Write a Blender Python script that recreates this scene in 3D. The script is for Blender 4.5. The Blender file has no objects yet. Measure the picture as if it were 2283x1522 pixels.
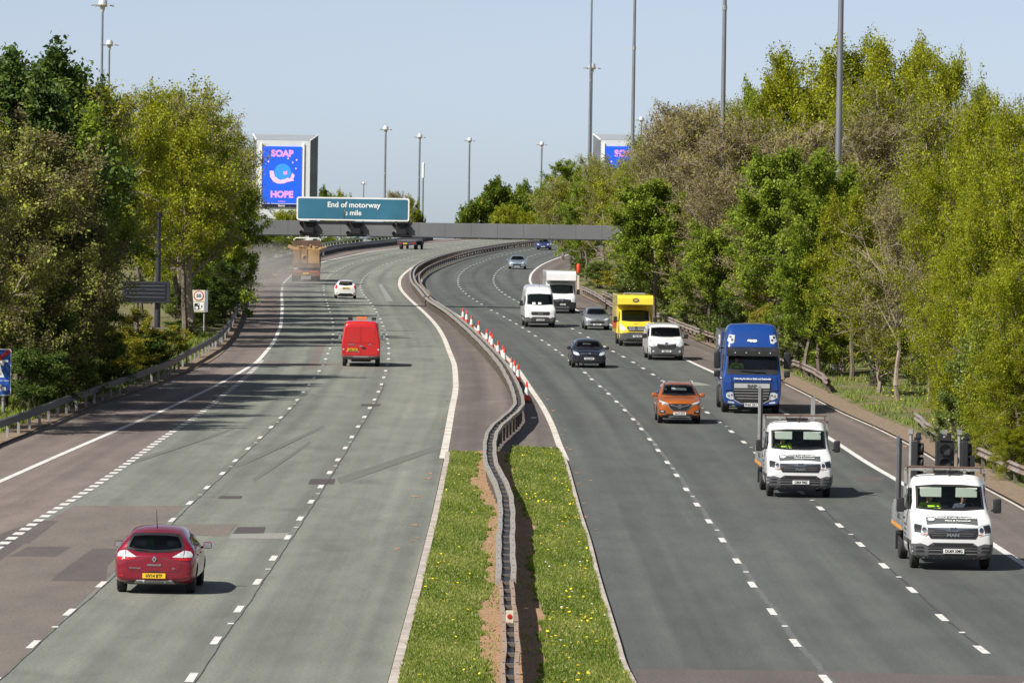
import bpy, bmesh, math, random
import numpy as np
from mathutils import Vector, Matrix
from mathutils.bvhtree import BVHTree
R = math.radians
rng = np.random.default_rng(7)
random.seed(7)
SC = bpy.context.scene
C = SC.collection
# ---------------------------------------------------------------- camera, sky, sun, exposure
CAMH, FPX, PW, PH, HOR = 8.7, 12100.0, 2283.0, 1522.0, 480.0
cd = bpy.data.cameras.new("camera"); cam = bpy.data.objects.new("camera", cd); C.objects.link(cam)
cd.sensor_width = 36.0; cd.lens = 36.0 * FPX / PW; cd.clip_start = 1.0; cd.clip_end = 20000.0
PITCH = math.atan((PH / 2 - HOR) / FPX)
CAMR = Matrix.Rotation(R(90) - PITCH, 3, 'X') @ Matrix.Rotation(R(0.9), 3, 'Z')
cam.matrix_world = Matrix.Translation((0, 0, CAMH)) @ CAMR.to_4x4()
SC.camera = cam
SUN_EL, SUN_DIR = R(44.5), (1.0, 0.82)           # shadows fall towards +x and slightly away
wd = bpy.data.worlds.new("World"); SC.world = wd; wd.use_nodes = True
nt = wd.node_tree; bg = nt.nodes["Background"]
sky = nt.nodes.new("ShaderNodeTexSky"); sky.sky_type = 'NISHITA'; sky.sun_disc = False
sky.sun_elevation = SUN_EL
sky.sun_rotation = math.atan2(-SUN_DIR[0], -SUN_DIR[1]) % (2 * math.pi)
sky.altitude = 40.0; sky.air_density = 0.36; sky.dust_density = 0.47; sky.ozone_density = 1.6
hs = nt.nodes.new("ShaderNodeHueSaturation"); hs.inputs["Saturation"].default_value = 0.60
nt.links.new(sky.outputs[0], hs.inputs["Color"])
nt.links.new(hs.outputs[0], bg.inputs["Color"]); bg.inputs["Strength"].default_value = 0.091
sd = bpy.data.lights.new("sun", 'SUN'); so = bpy.data.objects.new("sun", sd); C.objects.link(so)
sd.energy = 5.0; sd.angle = R(0.5); sd.color = (1.0, 0.955, 0.88)
so.rotation_euler = Vector((SUN_DIR[0], SUN_DIR[1], -math.hypot(*SUN_DIR) * math.tan(SUN_EL))).to_track_quat('-Z', 'Y').to_euler()
so.location = (-60, 60, 90)
vs = SC.view_settings; vs.view_transform = 'Standard'; vs.look = 'None'; vs.exposure = 0.45; vs.gamma = 1.0
SC.cycles.max_bounces = 6; SC.cycles.transparent_max_bounces = 16; SC.cycles.volume_bounces = 1
SC.cycles.caustics_reflective = False; SC.cycles.caustics_refractive = False

# ---------------------------------------------------------------- object helpers
def tag(o, label=None, cat=None, group=None, kind=None):
    if label: o['label'] = label
    if cat: o['category'] = cat
    if group: o['group'] = group
    if kind: o['kind'] = kind
    return o
def thing(name, label, cat, loc=(0, 0, 0), rz=0.0, group=None):
    o = bpy.data.objects.new(name, None); C.objects.link(o)
    o.location = loc; o.rotation_euler = (0, 0, rz); o.empty_display_size = .3
    return tag(o, label, cat, group)
def link(name, me, mats, parent=None, smooth=False):
    o = bpy.data.objects.new(name, me); C.objects.link(o)
    for m in (mats if isinstance(mats, (list, tuple)) else [mats]): me.materials.append(m)
    if smooth:
        me.polygons.foreach_set("use_smooth", np.ones(len(me.polygons), bool))
    if parent: o.parent = parent
    return o
def mesh(name, V, F, mats, parent=None, smooth=False, mi=None, uv=None):
    me = bpy.data.meshes.new(name); me.from_pydata([tuple(v) for v in V], [], [tuple(f) for f in F])
    if mi is not None: me.polygons.foreach_set("material_index", np.array(mi, np.int32))
    if uv is not None:
        l = me.uv_layers.new(name="UVMap"); li = np.zeros(len(me.loops), np.int32)
        me.loops.foreach_get("vertex_index", li); l.data.foreach_set("uv", np.array(uv, np.float32)[li].ravel())
    me.update()
    return link(name, me, mats, parent, smooth)
def fastmesh(name, V, n, mats, parent=None, tint=None, mi=None):
    """V: (faces*n, 3) array, every face has n own corners"""
    V = np.asarray(V, np.float32); nf = len(V) // n
    me = bpy.data.meshes.new(name); me.vertices.add(len(V)); me.vertices.foreach_set("co", V.ravel())
    me.loops.add(len(V)); me.loops.foreach_set("vertex_index", np.arange(len(V), dtype=np.int32))
    me.polygons.add(nf); me.polygons.foreach_set("loop_start", np.arange(nf, dtype=np.int32) * n)
    if tint is not None:
        a = me.attributes.new("tint", 'FLOAT', 'FACE'); a.data.foreach_set("value", np.asarray(tint, np.float32))
    if mi is not None: me.polygons.foreach_set("material_index", np.asarray(mi, np.int32))
    me.update(calc_edges=True)
    return link(name, me, mats, parent)
class MB:
    """collects simple solids into one mesh"""
    def __init__(s): s.v, s.f, s.m = [], [], []
    def add(s, V, F, m=0):
        b = len(s.v); s.v += [tuple(v) for v in V]; s.f += [tuple(b + i for i in f) for f in F]; s.m += [m] * len(F); return s
    def box(s, x0, x1, y0, y1, z0, z1, m=0, taper=0.0):
        t = taper
        V = [(x0, y0, z0), (x1, y0, z0), (x1, y1, z0), (x0, y1, z0), (x0 + t, y0 + t, z1), (x1 - t, y0 + t, z1), (x1 - t, y1 - t, z1), (x0 + t, y1 - t, z1)]
        return s.add(V, [(3, 2, 1, 0), (4, 5, 6, 7), (0, 1, 5, 4), (1, 2, 6, 5), (2, 3, 7, 6), (3, 0, 4, 7)], m)
    def tube(s, P, r, k=8, m=0, cap=True):
        P = [Vector(p) for p in P]; rr = r if isinstance(r, (list, tuple)) else [r] * len(P)
        V, F = [], []; up = None
        for i, p in enumerate(P):
            d = (P[min(i + 1, len(P) - 1)] - P[max(i - 1, 0)]).normalized()
            a = Vector((0, 0, 1)) if abs(d.z) < .9 else Vector((1, 0, 0))
            if up is not None and (up - d * up.dot(d)).length > .1: a = up
            u = (a - d * a.dot(d)).normalized(); up = u; w = d.cross(u)
            for j in range(k):
                t = 2 * math.pi * j / k; V.append(p + u * math.cos(t) * rr[i] + w * math.sin(t) * rr[i])
        for i in range(len(P) - 1):
            for j in range(k): F.append((i * k + j, i * k + (j + 1) % k, (i + 1) * k + (j + 1) % k, (i + 1) * k + j))
        if cap: F += [tuple(range(k))[::-1], tuple((len(P) - 1) * k + j for j in range(k))]
        return s.add(V, F, m)
    def lathe(s, prof, c=(0, 0, 0), k=24, axis='z', m=0):
        V, F = [], []
        for (r, h) in prof:
            for j in range(k):
                t = 2 * math.pi * j / k; a, b = r * math.cos(t), r * math.sin(t)
                p = {'z': (a, b, h), 'y': (a, h, -b), 'x': (h, a, b)}[axis]
                V.append((c[0] + p[0], c[1] + p[1], c[2] + p[2]))
        for i in range(len(prof) - 1):
            for j in range(k): F.append((i * k + j, i * k + (j + 1) % k, (i + 1) * k + (j + 1) % k, (i + 1) * k + j))
        F += [tuple(range(k))[::-1], tuple((len(prof) - 1) * k + j for j in range(k))]
        return s.add(V, F, m)
    def prism(s, poly, a0, a1, axis='x', m=0):
        n = len(poly)
        def pt(u, v, a): return {'x': (a, u, v), 'y': (u, a, v), 'z': (u, v, a)}[axis]
        V = [pt(u, v, a0) for u, v in poly] + [pt(u, v, a1) for u, v in poly]
        F = [tuple(range(n))[::-1], tuple(range(n, 2 * n))] + [(i, (i + 1) % n, n + (i + 1) % n, n + i) for i in range(n)]
        return s.add(V, F, m)
    def build(s, name, mats, parent=None, smooth=False, bevel=0.0, seg=2):
        me = bpy.data.meshes.new(name); me.from_pydata(s.v, [], s.f)
        me.polygons.foreach_set("material_index", np.array(s.m, np.int32))
        bm = bmesh.new(); bm.from_mesh(me)
        bmesh.ops.recalc_face_normals(bm, faces=bm.faces)
        if bevel > 0:
            es = [e for e in bm.edges if len(e.link_faces) == 2 and e.calc_face_angle(0) > .5]
            bmesh.ops.bevel(bm, geom=es, offset=bevel, segments=seg, profile=.6, affect='EDGES', clamp_overlap=True)
        bm.to_mesh(me); bm.free(); me.update()
        o = link(name, me, mats, parent, smooth)
        if smooth: sharp(me)
        return o
def sharp(me, ang=.7):
    try: me.set_sharp_from_angle(angle=ang)
    except Exception: pass
def copy_tree(o, parent=None):
    c = o.copy(); C.objects.link(c)
    if parent is not None: c.parent = parent
    for ch in list(o.children): copy_tree(ch, c)
    return c

# ---------------------------------------------------------------- materials
def lin(c):
    return tuple(((x / 255) / 12.92 if x / 255 <= .04045 else ((x / 255 + .055) / 1.055) ** 2.4) for x in c)
def mk(name, col, rough=.6, metal=0.0, var=.12, scale=6.0, coat=0.0, bump=0.0, bscale=40.0, spec=.5, dirt=None, dirtamt=.5, detail=4.0):
    m = bpy.data.materials.new(name); m.use_nodes = True; t = m.node_tree; N, L = t.nodes, t.links
    b = N["Principled BSDF"]; b.inputs["Roughness"].default_value = rough; b.inputs["Metallic"].default_value = metal
    b.inputs["Coat Weight"].default_value = coat; b.inputs["Coat Roughness"].default_value = .06
    b.inputs["Specular IOR Level"].default_value = spec
    tc = N.new("ShaderNodeTexCoord"); nz = N.new("ShaderNodeTexNoise"); nz.inputs["Scale"].default_value = scale; nz.inputs["Detail"].default_value = detail
    L.new(tc.outputs["Object"], nz.inputs["Vector"])
    rp = N.new("ShaderNodeValToRGB"); e = rp.color_ramp.elements
    e[0].position = .3; e[1].position = .7
    e[0].color = tuple(c * (1 - var) for c in col) + (1,); e[1].color = tuple(min(1, c * (1 + var)) for c in col) + (1,)
    L.new(nz.outputs["Fac"], rp.inputs["Fac"]); out = rp.outputs["Color"]
    if dirt:
        n2 = N.new("ShaderNodeTexNoise"); n2.inputs["Scale"].default_value = scale * .35; n2.inputs["Detail"].default_value = 6
        L.new(tc.outputs["Object"], n2.inputs["Vector"])
        mr = N.new("ShaderNodeMapRange"); mr.inputs[1].default_value = .45; mr.inputs[2].default_value = .72; mr.inputs[4].default_value = dirtamt
        L.new(n2.outputs["Fac"], mr.inputs[0]); mx = N.new("ShaderNodeMix"); mx.data_type = 'RGBA'
        L.new(mr.outputs[0], mx.inputs["Factor"]); L.new(out, mx.inputs["A"]); mx.inputs["B"].default_value = tuple(dirt) + (1,); out = mx.outputs["Result"]
    L.new(out, b.inputs["Base Color"])
    if bump > 0:
        nb = N.new("ShaderNodeTexNoise"); nb.inputs["Scale"].default_value = bscale; nb.inputs["Detail"].default_value = 3
        L.new(tc.outputs["Object"], nb.inputs["Vector"]); bu = N.new("ShaderNodeBump"); bu.inputs["Strength"].default_value = bump; bu.inputs["Distance"].default_value = .02
        L.new(nb.outputs["Fac"], bu.inputs["Height"]); L.new(bu.outputs[0], b.inputs["Normal"])
    return m
def glassmat(name, tint=(.55, .62, .58), clear=.8, rough=.02):
    m = bpy.data.materials.new(name); m.use_nodes = True; t = m.node_tree; N, L = t.nodes, t.links
    N.remove(N["Principled BSDF"]); o = N["Material Output"]
    tr = N.new("ShaderNodeBsdfTransparent"); tr.inputs[0].default_value = tuple(tint) + (1,)
    gl = N.new("ShaderNodeBsdfGlossy"); gl.inputs["Roughness"].default_value = rough; gl.inputs[0].default_value = (.9, .93, .95, 1)
    fr = N.new("ShaderNodeFresnel"); fr.inputs[0].default_value = 1.5
    mx = N.new("ShaderNodeMixShader"); L.new(fr.outputs[0], mx.inputs[0]); L.new(tr.outputs[0], mx.inputs[1]); L.new(gl.outputs[0], mx.inputs[2])
    L.new(mx.outputs[0], o.inputs["Surface"]); return m
def leafmat(name, cols, transl=.35, rough=.55):
    """leaf colour from the per-face 'tint' attribute (0..1) along a ramp, and slightly per tree"""
    m = bpy.data.materials.new(name); m.use_nodes = True; t = m.node_tree; N, L = t.nodes, t.links
    b = N["Principled BSDF"]; b.inputs["Roughness"].default_value = rough; b.inputs["Specular IOR Level"].default_value = .25
    at = N.new("ShaderNodeAttribute"); at.attribute_name = "tint"; at.attribute_type = 'GEOMETRY'
    oi = N.new("ShaderNodeObjectInfo"); ma = N.new("ShaderNodeMath"); ma.operation = 'MULTIPLY_ADD'; ma.inputs[1].default_value = .2; ma.inputs[2].default_value = -.1
    L.new(oi.outputs["Random"], ma.inputs[0]); ad = N.new("ShaderNodeMath"); ad.operation = 'ADD'; L.new(at.outputs["Fac"], ad.inputs[0]); L.new(ma.outputs[0], ad.inputs[1])
    rp = N.new("ShaderNodeValToRGB"); e = rp.color_ramp.elements
    while len(e) < len(cols): e.new(.5)
    for i, c in enumerate(cols): e[i].position = i / (len(cols) - 1); e[i].color = tuple(c) + (1,)
    L.new(ad.outputs[0], rp.inputs["Fac"]); L.new(rp.outputs[0], b.inputs["Base Color"])
    tl = N.new("ShaderNodeBsdfTranslucent"); L.new(rp.outputs[0], tl.inputs[0])
    mx = N.new("ShaderNodeMixShader"); mx.inputs[0].default_value = transl
    L.new(b.outputs[0], mx.inputs[1]); L.new(tl.outputs[0], mx.inputs[2]); L.new(mx.outputs[0], N["Material Output"].inputs["Surface"])
    return m
def flat(name, col, rough=.5, metal=0.0, emit=0.0):
    m = mk(name, col, rough, metal, var=.05, scale=3)
    if emit:
        b = m.node_tree.nodes["Principled BSDF"]; b.inputs["Emission Color"].default_value = tuple(col) + (1,); b.inputs["Emission Strength"].default_value = emit
    return m
M = {}
M['galv'] = mk('galvanised_steel', (.36, .36, .35), .5, .35, .18, 3, dirt=(.16, .12, .09), dirtamt=.5)
M['rail'] = mk('barrier_steel', (.30, .283, .255), .65, .0, .12, 14, dirt=(.17, .12, .085), dirtamt=.35)
M['rail_dark'] = mk('barrier_weathered', (.17, .17, .18), .55, .3, .2, 2, dirt=(.07, .06, .05), dirtamt=.6)
M['rail_rust'] = mk('barrier_old', (.22, .19, .17), .7, .0, .25, 2, dirt=(.13, .06, .035), dirtamt=.8)
M['post'] = mk('post_wood_steel', (.12, .10, .08), .7, 0, .2, 5)
M['mast'] = mk('mast_steel', (.25, .26, .28), .45, .55, .12, .6)
M['gantry'] = mk('gantry_steel', (.175, .18, .188), .55, .2, .08, .5, dirt=(.13, .13, .13), dirtamt=.45)
M['white'] = mk('white_enamel', (.80, .80, .78), .45, 0, .04, 3)
M['black'] = mk('black_plastic', (.018, .018, .02), .5, 0, .2, 5)
M['rubber'] = mk('tyre_rubber', (.022, .021, .02), .85, 0, .2, 8)
M['darkgrey'] = mk('grey_plastic', (.085, .085, .09), .55, 0, .12, 5)
M['chrome'] = mk('chrome', (.72, .73, .75), .18, 1.0, .03, 5)
M['silver'] = mk('silver_paint', (.50, .51, .52), .4, .25, .04, 5)
M['alloy'] = mk('alloy_rim', (.45, .46, .47), .35, .8, .1, 6)
M['lens'] = mk('lamp_lens', (.62, .66, .68), .12, .25, .25, 14, coat=1)
M['amber'] = mk('amber_lens', (.75, .22, .03), .25, 0, .1, 8, coat=1)
M['redlens'] = mk('red_lens', (.42, .012, .012), .2, 0, .15, 12, coat=1)
M['platey'] = flat('plate_yellow', (.85, .53, .01), .5)
M['platew'] = flat('plate_white', (.74, .74, .72), .5)
M['bulkhead'] = mk('bulkhead_grey', (.20, .215, .22), .8, 0, .1, 3)
M['ink'] = flat('ink_black', (.012, .012, .012), .6)
M['inkw'] = flat('ink_white', (.82, .82, .80), .5)
M['glass'] = glassmat('window_glass', (.86, .94, .92))
M['glassdark'] = glassmat('privacy_glass', (.10, .12, .12))
M['cabin'] = mk('cabin_trim', (.085, .095, .10), .8, 0, .2, 4)
M['seat'] = mk('seat_fabric', (.13, .14, .15), .9, 0, .25, 12)
M['visor'] = flat('visor_beige', (.62, .64, .56), .8)
M['skin'] = mk('skin', (.50, .30, .22), .6, 0, .06, 12)
M['hair'] = mk('hair_dark', (.035, .024, .018), .7, 0, .2, 20)
M['hivis'] = mk('hi_vis_yellow', (.55, .82, .03), .7, 0, .08, 10)
M['cloth'] = mk('dark_cloth', (.05, .055, .08), .85, 0, .2, 12)
M['green_cloth'] = mk('green_cloth', (.05, .30, .08), .85, 0, .15, 8)

# ---------------------------------------------------------------- ground shape and photo-to-ground lookup
def roadz(Y):
    Y = np.asarray(Y, float)
    z = .0080 * 22 * np.logaddexp(0, (Y - 190) / 22)
    k = np.clip(Y - 790, 0, None); z = z - np.where(k < 110, .00010 * k * k, 1.21 + (k - 110) * .022)
    return z
def ray(px, py):
    d = CAMR @ Vector(((px - PW / 2) / FPX, -(py - PH / 2) / FPX, -1.0)); return d
def at(px, py, dz=0.0):
    """ground point (plus dz) seen at photo pixel px, py"""
    d = ray(px, py); a, b = 40.0, 815.0
    for _ in range(50):
        Y = (a + b) / 2
        if CAMH + d.z / d.y * Y - float(roadz(Y)) - dz > 0: a = Y
        else: b = Y
    return Vector((d.x / d.y * Y, Y, float(roadz(Y)) + dz))
def atY(px, py, Y):
    d = ray(px, py); return Vector((d.x / d.y * Y, Y, CAMH + d.z / d.y * Y))
def pchip(x, y, xi):
    x, y = np.asarray(x, float), np.asarray(y, float); h = np.diff(x); dl = np.diff(y) / h; n = len(x); d = np.zeros(n)
    for i in range(1, n - 1):
        if dl[i - 1] * dl[i] > 0:
            w1, w2 = 2 * h[i] + h[i - 1], h[i] + 2 * h[i - 1]; d[i] = (w1 + w2) / (w1 / dl[i - 1] + w2 / dl[i])
    d[0], d[-1] = dl[0], dl[-1]
    k = np.clip(np.searchsorted(x, xi) - 1, 0, n - 2); t = (xi - x[k]) / h[k]
    return (1 + 2 * t) * (1 - t) ** 2 * y[k] + t * (1 - t) ** 2 * h[k] * d[k] + t * t * (3 - 2 * t) * y[k + 1] + t * t * (t - 1) * h[k] * d[k + 1]
class Curve:
    """a line along the road: X as a smooth function of Y"""
    def __init__(s, px, dz=0.0, P=None):
        P = P or [at(x, y, dz) for x, y in px]
        P = sorted([(p[1], p[0]) for p in P]); Q = [P[0]]
        for p in P[1:]:
            if p[0] - Q[-1][0] > .006 * p[0]: Q.append(p)
        s.Y = np.array([q[0] for q in Q]); s.X = np.array([q[1] for q in Q])
        s.w = -1 / s.Y; s.u = s.X / s.Y
        s.g0 = (s.X[1] - s.X[0]) / (s.Y[1] - s.Y[0]); k = max(0, len(Q) - 3); s.g1 = (s.X[-1] - s.X[k]) / (s.Y[-1] - s.Y[k])
    def __call__(s, Y):
        Y = np.asarray(Y, float)
        r = pchip(s.w, s.u, np.clip(-1 / Y, s.w[0], s.w[-1])) * np.clip(Y, s.Y[0], s.Y[-1])
        return r + np.clip(Y - s.Y[-1], 0, None) * s.g1 + np.clip(Y - s.Y[0], None, 0) * s.g0
    def off(s, d):
        c = Curve.__new__(Curve); c.__dict__.update(s.__dict__); f = s.__call__; o = Off(s, d); return o
    def head(s, Y): return math.atan2(float(s(Y + 2) - s(Y - 2)), 4.0)
class Off(Curve):
    def __init__(s, c, d): s.c, s.d = c, d
    def __call__(s, Y): return s.c(Y) + (s.d(np.asarray(Y, float)) if callable(s.d) else s.d)
def rows(y0, y1):
    """sampling in Y, finer close by"""
    n = int(60 * math.log(y1 / y0)) + 2; return np.exp(np.linspace(math.log(y0), math.log(y1), max(n, 3)))
def strip(name, a, b, y0, y1, dz, mat, parent=None, nx=1, ragged=0.0):
    Ys = rows(y0, y1); A, B = a(Ys), b(Ys); V, uv, F = [], [], []
    for i, Y in enumerate(Ys):
        z = float(roadz(Y)) + dz
        for j in range(nx + 1):
            t = j / nx; x = A[i] * (1 - t) + B[i] * t
            V.append((x, Y, z)); uv.append((x - A[i], Y))
    k = nx + 1
    for i in range(len(Ys) - 1):
        for j in range(nx): F.append((i * k + j, i * k + j + 1, (i + 1) * k + j + 1, (i + 1) * k + j))
    o = mesh(name, V, F, mat, parent, uv=uv); return o
# ---------------------------------------------------------------- lines of the road read off the photograph
LE = Curve([(-60, 1100), (0, 1073), (140.6, 1011), (240, 968), (360, 916.6), (446, 877), (497, 851.5), (552, 820), (572, 807), (594, 783), (609.5, 763), (619, 743), (626, 726), (628, 706), (629, 684), (628, 656), (630, 636), (640, 623), (653, 612), (716, 585), (763, 574), (817.5, 563), (890, 553), (937, 545.6), (1024, 538.5)])
TD = Curve([(-60, 1255), (0, 1217), (86, 1160), (144, 1124), (195.5, 1093), (254, 1054), (305, 1018), (346, 988.6), (391, 958), (425, 937), (460, 911.5), (497, 882), (535, 851.5), (576, 812), (592, 791)])
L1 = Curve([(-10, 1515), (70, 1440), (155, 1364), (226, 1302.5), (386, 1157), (425, 1119), (463, 1085), (497, 1054), (525, 1026), (578, 977), (621, 935.5), (657, 898), (681, 867.6), (702, 840), (719, 815), (733, 783), (742, 754), (743, 727), (740, 710.5), (735.4, 694.5), (728, 671.5), (722, 652), (721.6, 634), (731, 618.5), (740, 610), (753, 603), (782.5, 589), (828.5, 577), (877, 566), (925.5, 559.5), (966, 552), (1014, 545), (1064, 538.5)])
L2 = Curve([(424, 1515), (477, 1434), (531, 1360), (574, 1297), (611, 1242), (644, 1194), (671, 1153), (697, 1113), (718, 1080), (737, 1050), (770, 998), (797, 953), (820, 917), (840, 881), (852.6, 850.7), (860, 825.5), (865.7, 802.5), (867, 782), (864.6, 762), (860, 743), (854, 726), (847.5, 710.5), (839, 695), (825, 674), (815, 662), (810, 656), (805, 645), (803, 637), (806.6, 626), (813, 617), (822, 609), (833, 601.7), (848, 593), (883, 582.4), (918, 572.4), (975.6, 560.5), (1033, 551), (1081.6, 543), (1125, 537.5)])
E1 = Curve([(863, 1522), (888, 1429), (919, 1316), (940, 1233), (957, 1167), (977, 1079), (990, 1017.6), (997, 980), (1009, 910), (1017, 863), (1014.5, 817), (1008, 797), (1002.6, 784), (993, 759), (979.5, 734), (966, 716.5), (945, 695), (923.6, 676), (906, 659), (894.7, 645), (891, 634), (892, 624), (897.6, 614.4), (908, 605), (920, 596), (945, 583), (1000, 566), (1060, 554), (1120, 545), (1180, 538.3)])
E2 = Curve([(1414, 1521), (1397, 1487), (1383, 1439), (1362, 1370), (1338, 1291.5), (1318, 1213), (1297, 1147.5), (1280, 1086), (1265, 1034), (1247, 992), (1231.5, 949.7), (1210.5, 907.6), (1184, 868), (1158, 829), (1143, 811), (1124, 792), (1097, 766.6), (1072, 743.5), (1043, 720), (1024, 706), (995, 687.6), (964, 666.5), (950.6, 655), (940, 639.5), (938, 626), (943, 612.5), (956, 601), (975.6, 591), (1004.5, 579.7), (1043, 568), (1091, 556.6), (1149, 548), (1187.6, 543.5), (1240, 538.5)])
R1 = Curve([(1844, 1518), (1777, 1438), (1721.5, 1364), (1677, 1303), (1642, 1249), (1608.6, 1201), (1578.5, 1159.5), (1551, 1121), (1528, 1088), (1506, 1056), (1486, 1029), (1448, 979), (1413.6, 937), (1381, 902), (1348, 870), (1316, 842.7), (1302, 829), (1258, 795), (1232, 775), (1204, 756), (1178, 738.6), (1151, 722), (1124, 706.5), (1098, 693), (1076, 679.6), (1056.5, 667.4), (1040, 656), (1029.6, 646), (1023, 637), (1021, 628), (1022, 618.7), (1026.7, 610.6), (1034, 603.4), (1044, 596), (1057.5, 589.8), (1073, 583.6), (1091, 577), (1111, 571.6), (1144, 564), (1187.6, 555), (1227, 546.6), (1262, 540)])
R2 = Curve([(2290, 1522), (2195, 1453), (2105, 1381), (2033, 1315), (1971, 1261.5), (1919, 1214.5), (1871, 1171), (1828, 1132), (1803.5, 1112), (1661, 988), (1635.5, 966), (1586, 927), (1565, 910.5), (1477, 849), (1438, 823.5), (1399.7, 800.7), (1361.6, 780.4), (1327, 760), (1294.5, 743), (1262.5, 726), (1246, 718.3), (1164.5, 678), (1142.7, 666.5), (1124, 655), (1112, 645.6), (1104, 636), (1100, 626), (1101, 618), (1104.7, 610), (1111.5, 602.5), (1122, 595.5), (1148, 584), (1174, 574), (1204, 566), (1234, 560), (1256, 555), (1310, 545)])
E3 = Curve([(2420, 1340), (2283, 1258), (2210, 1211), (2014.5, 1079), (1939, 1035), (1846, 975), (1740, 915), (1597, 833), (1552, 812.5), (1523.5, 799), (1360, 723.7), (1299, 697), (1282, 690), (1236, 667), (1195, 646), (1185.7, 635.6), (1181.4, 624), (1183, 614.4), (1191.4, 603), (1207, 591), (1236, 578), (1256, 571), (1320, 553), (1370, 544)])
KR = Curve([(2420, 1215), (2283, 1131), (2203, 1088), (2117, 1041.6), (2049, 1000), (1966, 957.5), (1877, 918), (1798, 877), (1755.5, 856), (1597, 779), (1560, 763), (1523, 744), (1430, 716), (1375, 692), (1320, 671), (1284, 651), (1268, 636), (1262, 622), (1266, 606), (1282, 592), (1310, 578), (1370, 560)])
KL = Curve([(-60, 1020), (0, 992), (103, 947.5), (206, 906), (295, 875.5), (387.6, 841), (477, 800), (510, 770), (530, 735), (542, 700), (548, 668), (552, 640), (568, 617), (600, 603), (653, 590), (717, 572), (763, 560), (830, 549), (885, 541), (930, 537.5)])
Y0, Y1, YG = 92.0, 830.0, float(at(990, 1013)[1])     # near end, far end, start of the median grass

# ---------------------------------------------------------------- surfaces
def roadmat(name, col, dark, tracks=.10, centres=(1.9, 5.5, 9.1), joint=None):
    m = bpy.data.materials.new(name); m.use_nodes = True; t = m.node_tree; N, L = t.nodes, t.links
    b = N["Principled BSDF"]; b.inputs["Roughness"].default_value = .72; b.inputs["Specular IOR Level"].default_value = .42
    tc = N.new("ShaderNodeTexCoord")
    def noise(src, scale, detail, sx=1, sy=1):
        mp = N.new("ShaderNodeMapping"); mp.inputs["Scale"].default_value = (sx, sy, 1); L.new(tc.outputs[src], mp.inputs[0])
        n = N.new("ShaderNodeTexNoise"); n.inputs["Scale"].default_value = scale; n.inputs["Detail"].default_value = detail
        L.new(mp.outputs[0], n.inputs["Vector"]); return n.outputs["Fac"]
    def rampc(f, a, c0, d, c1):
        r = N.new("ShaderNodeValToRGB"); e = r.color_ramp.elements; e[0].position = a; e[1].position = d; e[0].color = (*c0, 1); e[1].color = (*c1, 1); L.new(f, r.inputs[0]); return r.outputs[0]
    def mul(a, bb, f=1.0):
        x = N.new("ShaderNodeMix"); x.data_type = 'RGBA'; x.blend_type = 'MULTIPLY'; x.inputs["Factor"].default_value = f; L.new(a, x.inputs["A"]); L.new(bb, x.inputs["B"]); return x.outputs["Result"]
    base = rampc(noise("Object", .16, 5, 1, .25), .3, tuple(c * .9 for c in col), .7, tuple(c * 1.1 for c in col))
    grit = rampc(noise("Object", 14, 3), .28, (.72, .72, .72), .72, (1.28, 1.28, 1.28))
    fine = rampc(noise("Object", 45, 2), .25, (.78, .78, .78), .75, (1.2, 1.2, 1.2))
    streak = rampc(noise("UV", 1.0, 3, 1.1, .006), .34, (.76, .765, .77), .66, (1.15, 1.15, 1.13))
    blot = rampc(noise("Object", 1.1, 6, 1, .2), .35, (.90, .90, .90), .65, (1.07, 1.07, 1.06))
    stain = rampc(noise("Object", .5, 6, 1, .35), .60, (1, 1, 1), .78, tuple(d / c for d, c in zip(dark, col)))
    out = mul(mul(mul(mul(mul(base, grit), fine), streak), blot), stain, .75)
    L.new(out, b.inputs["Base Color"])
    bu = N.new("ShaderNodeBump"); bu.inputs["Strength"].default_value = .35; bu.inputs["Distance"].default_value = .01
    L.new(noise("Object", 30, 2), bu.inputs["Height"]); L.new(bu.outputs[0], b.inputs["Normal"])
    return m
GREEN = (.184, .192, .164); BLUE = (.094, .099, .092); BROWN = (.186, .152, .135); RBROWN = (.148, .122, .108)
MR_L = roadmat('asphalt_greenish', GREEN, (.115, .124, .108)); MR_R = roadmat('asphalt_slate', BLUE, (.085, .096, .095))
MR_H = roadmat('asphalt_brown', BROWN, (.12, .10, .09)); MR_HR = roadmat('asphalt_brown_right', RBROWN, (.11, .095, .085))
MR_M = roadmat('asphalt_median', (.150, .125, .113), (.24, .215, .195))
def structure(o): o['kind'] = 'structure'; return o
WLINE = mk('road_paint', (.68, .67, .64), .7, 0, .18, 9, dirt=(.30, .29, .26), dirtamt=.6, detail=10)
WLINE2 = mk('road_paint_old', (.62, .58, .52), .75, 0, .2, 3, dirt=(.34, .29, .24), dirtamt=.6, detail=8)
ystrt = float(at(590, 792)[1])
def leftmain(Y): return np.where(np.asarray(Y) < ystrt, TD(np.minimum(Y, ystrt + 200)), LE(Y))
structure(strip('left_carriageway', leftmain, E1, Y0, Y1, 0.0, MR_L, nx=3))
structure(strip('left_hard_shoulder', KL, leftmain, Y0, Y1, 0.0, MR_H, nx=2))
structure(strip('right_carriageway', E2, E3, Y0, Y1, 0.0, MR_R, nx=3))
structure(strip('right_hard_shoulder', E3, KR, Y0, Y1, 0.0, MR_HR, nx=2))
structure(strip('median_paving', E1, E2, YG, Y1, 0.0, MR_M, nx=4))
# road into which the left slip lane falls away near the camera on the left stays inside the hard shoulder sheet

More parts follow.
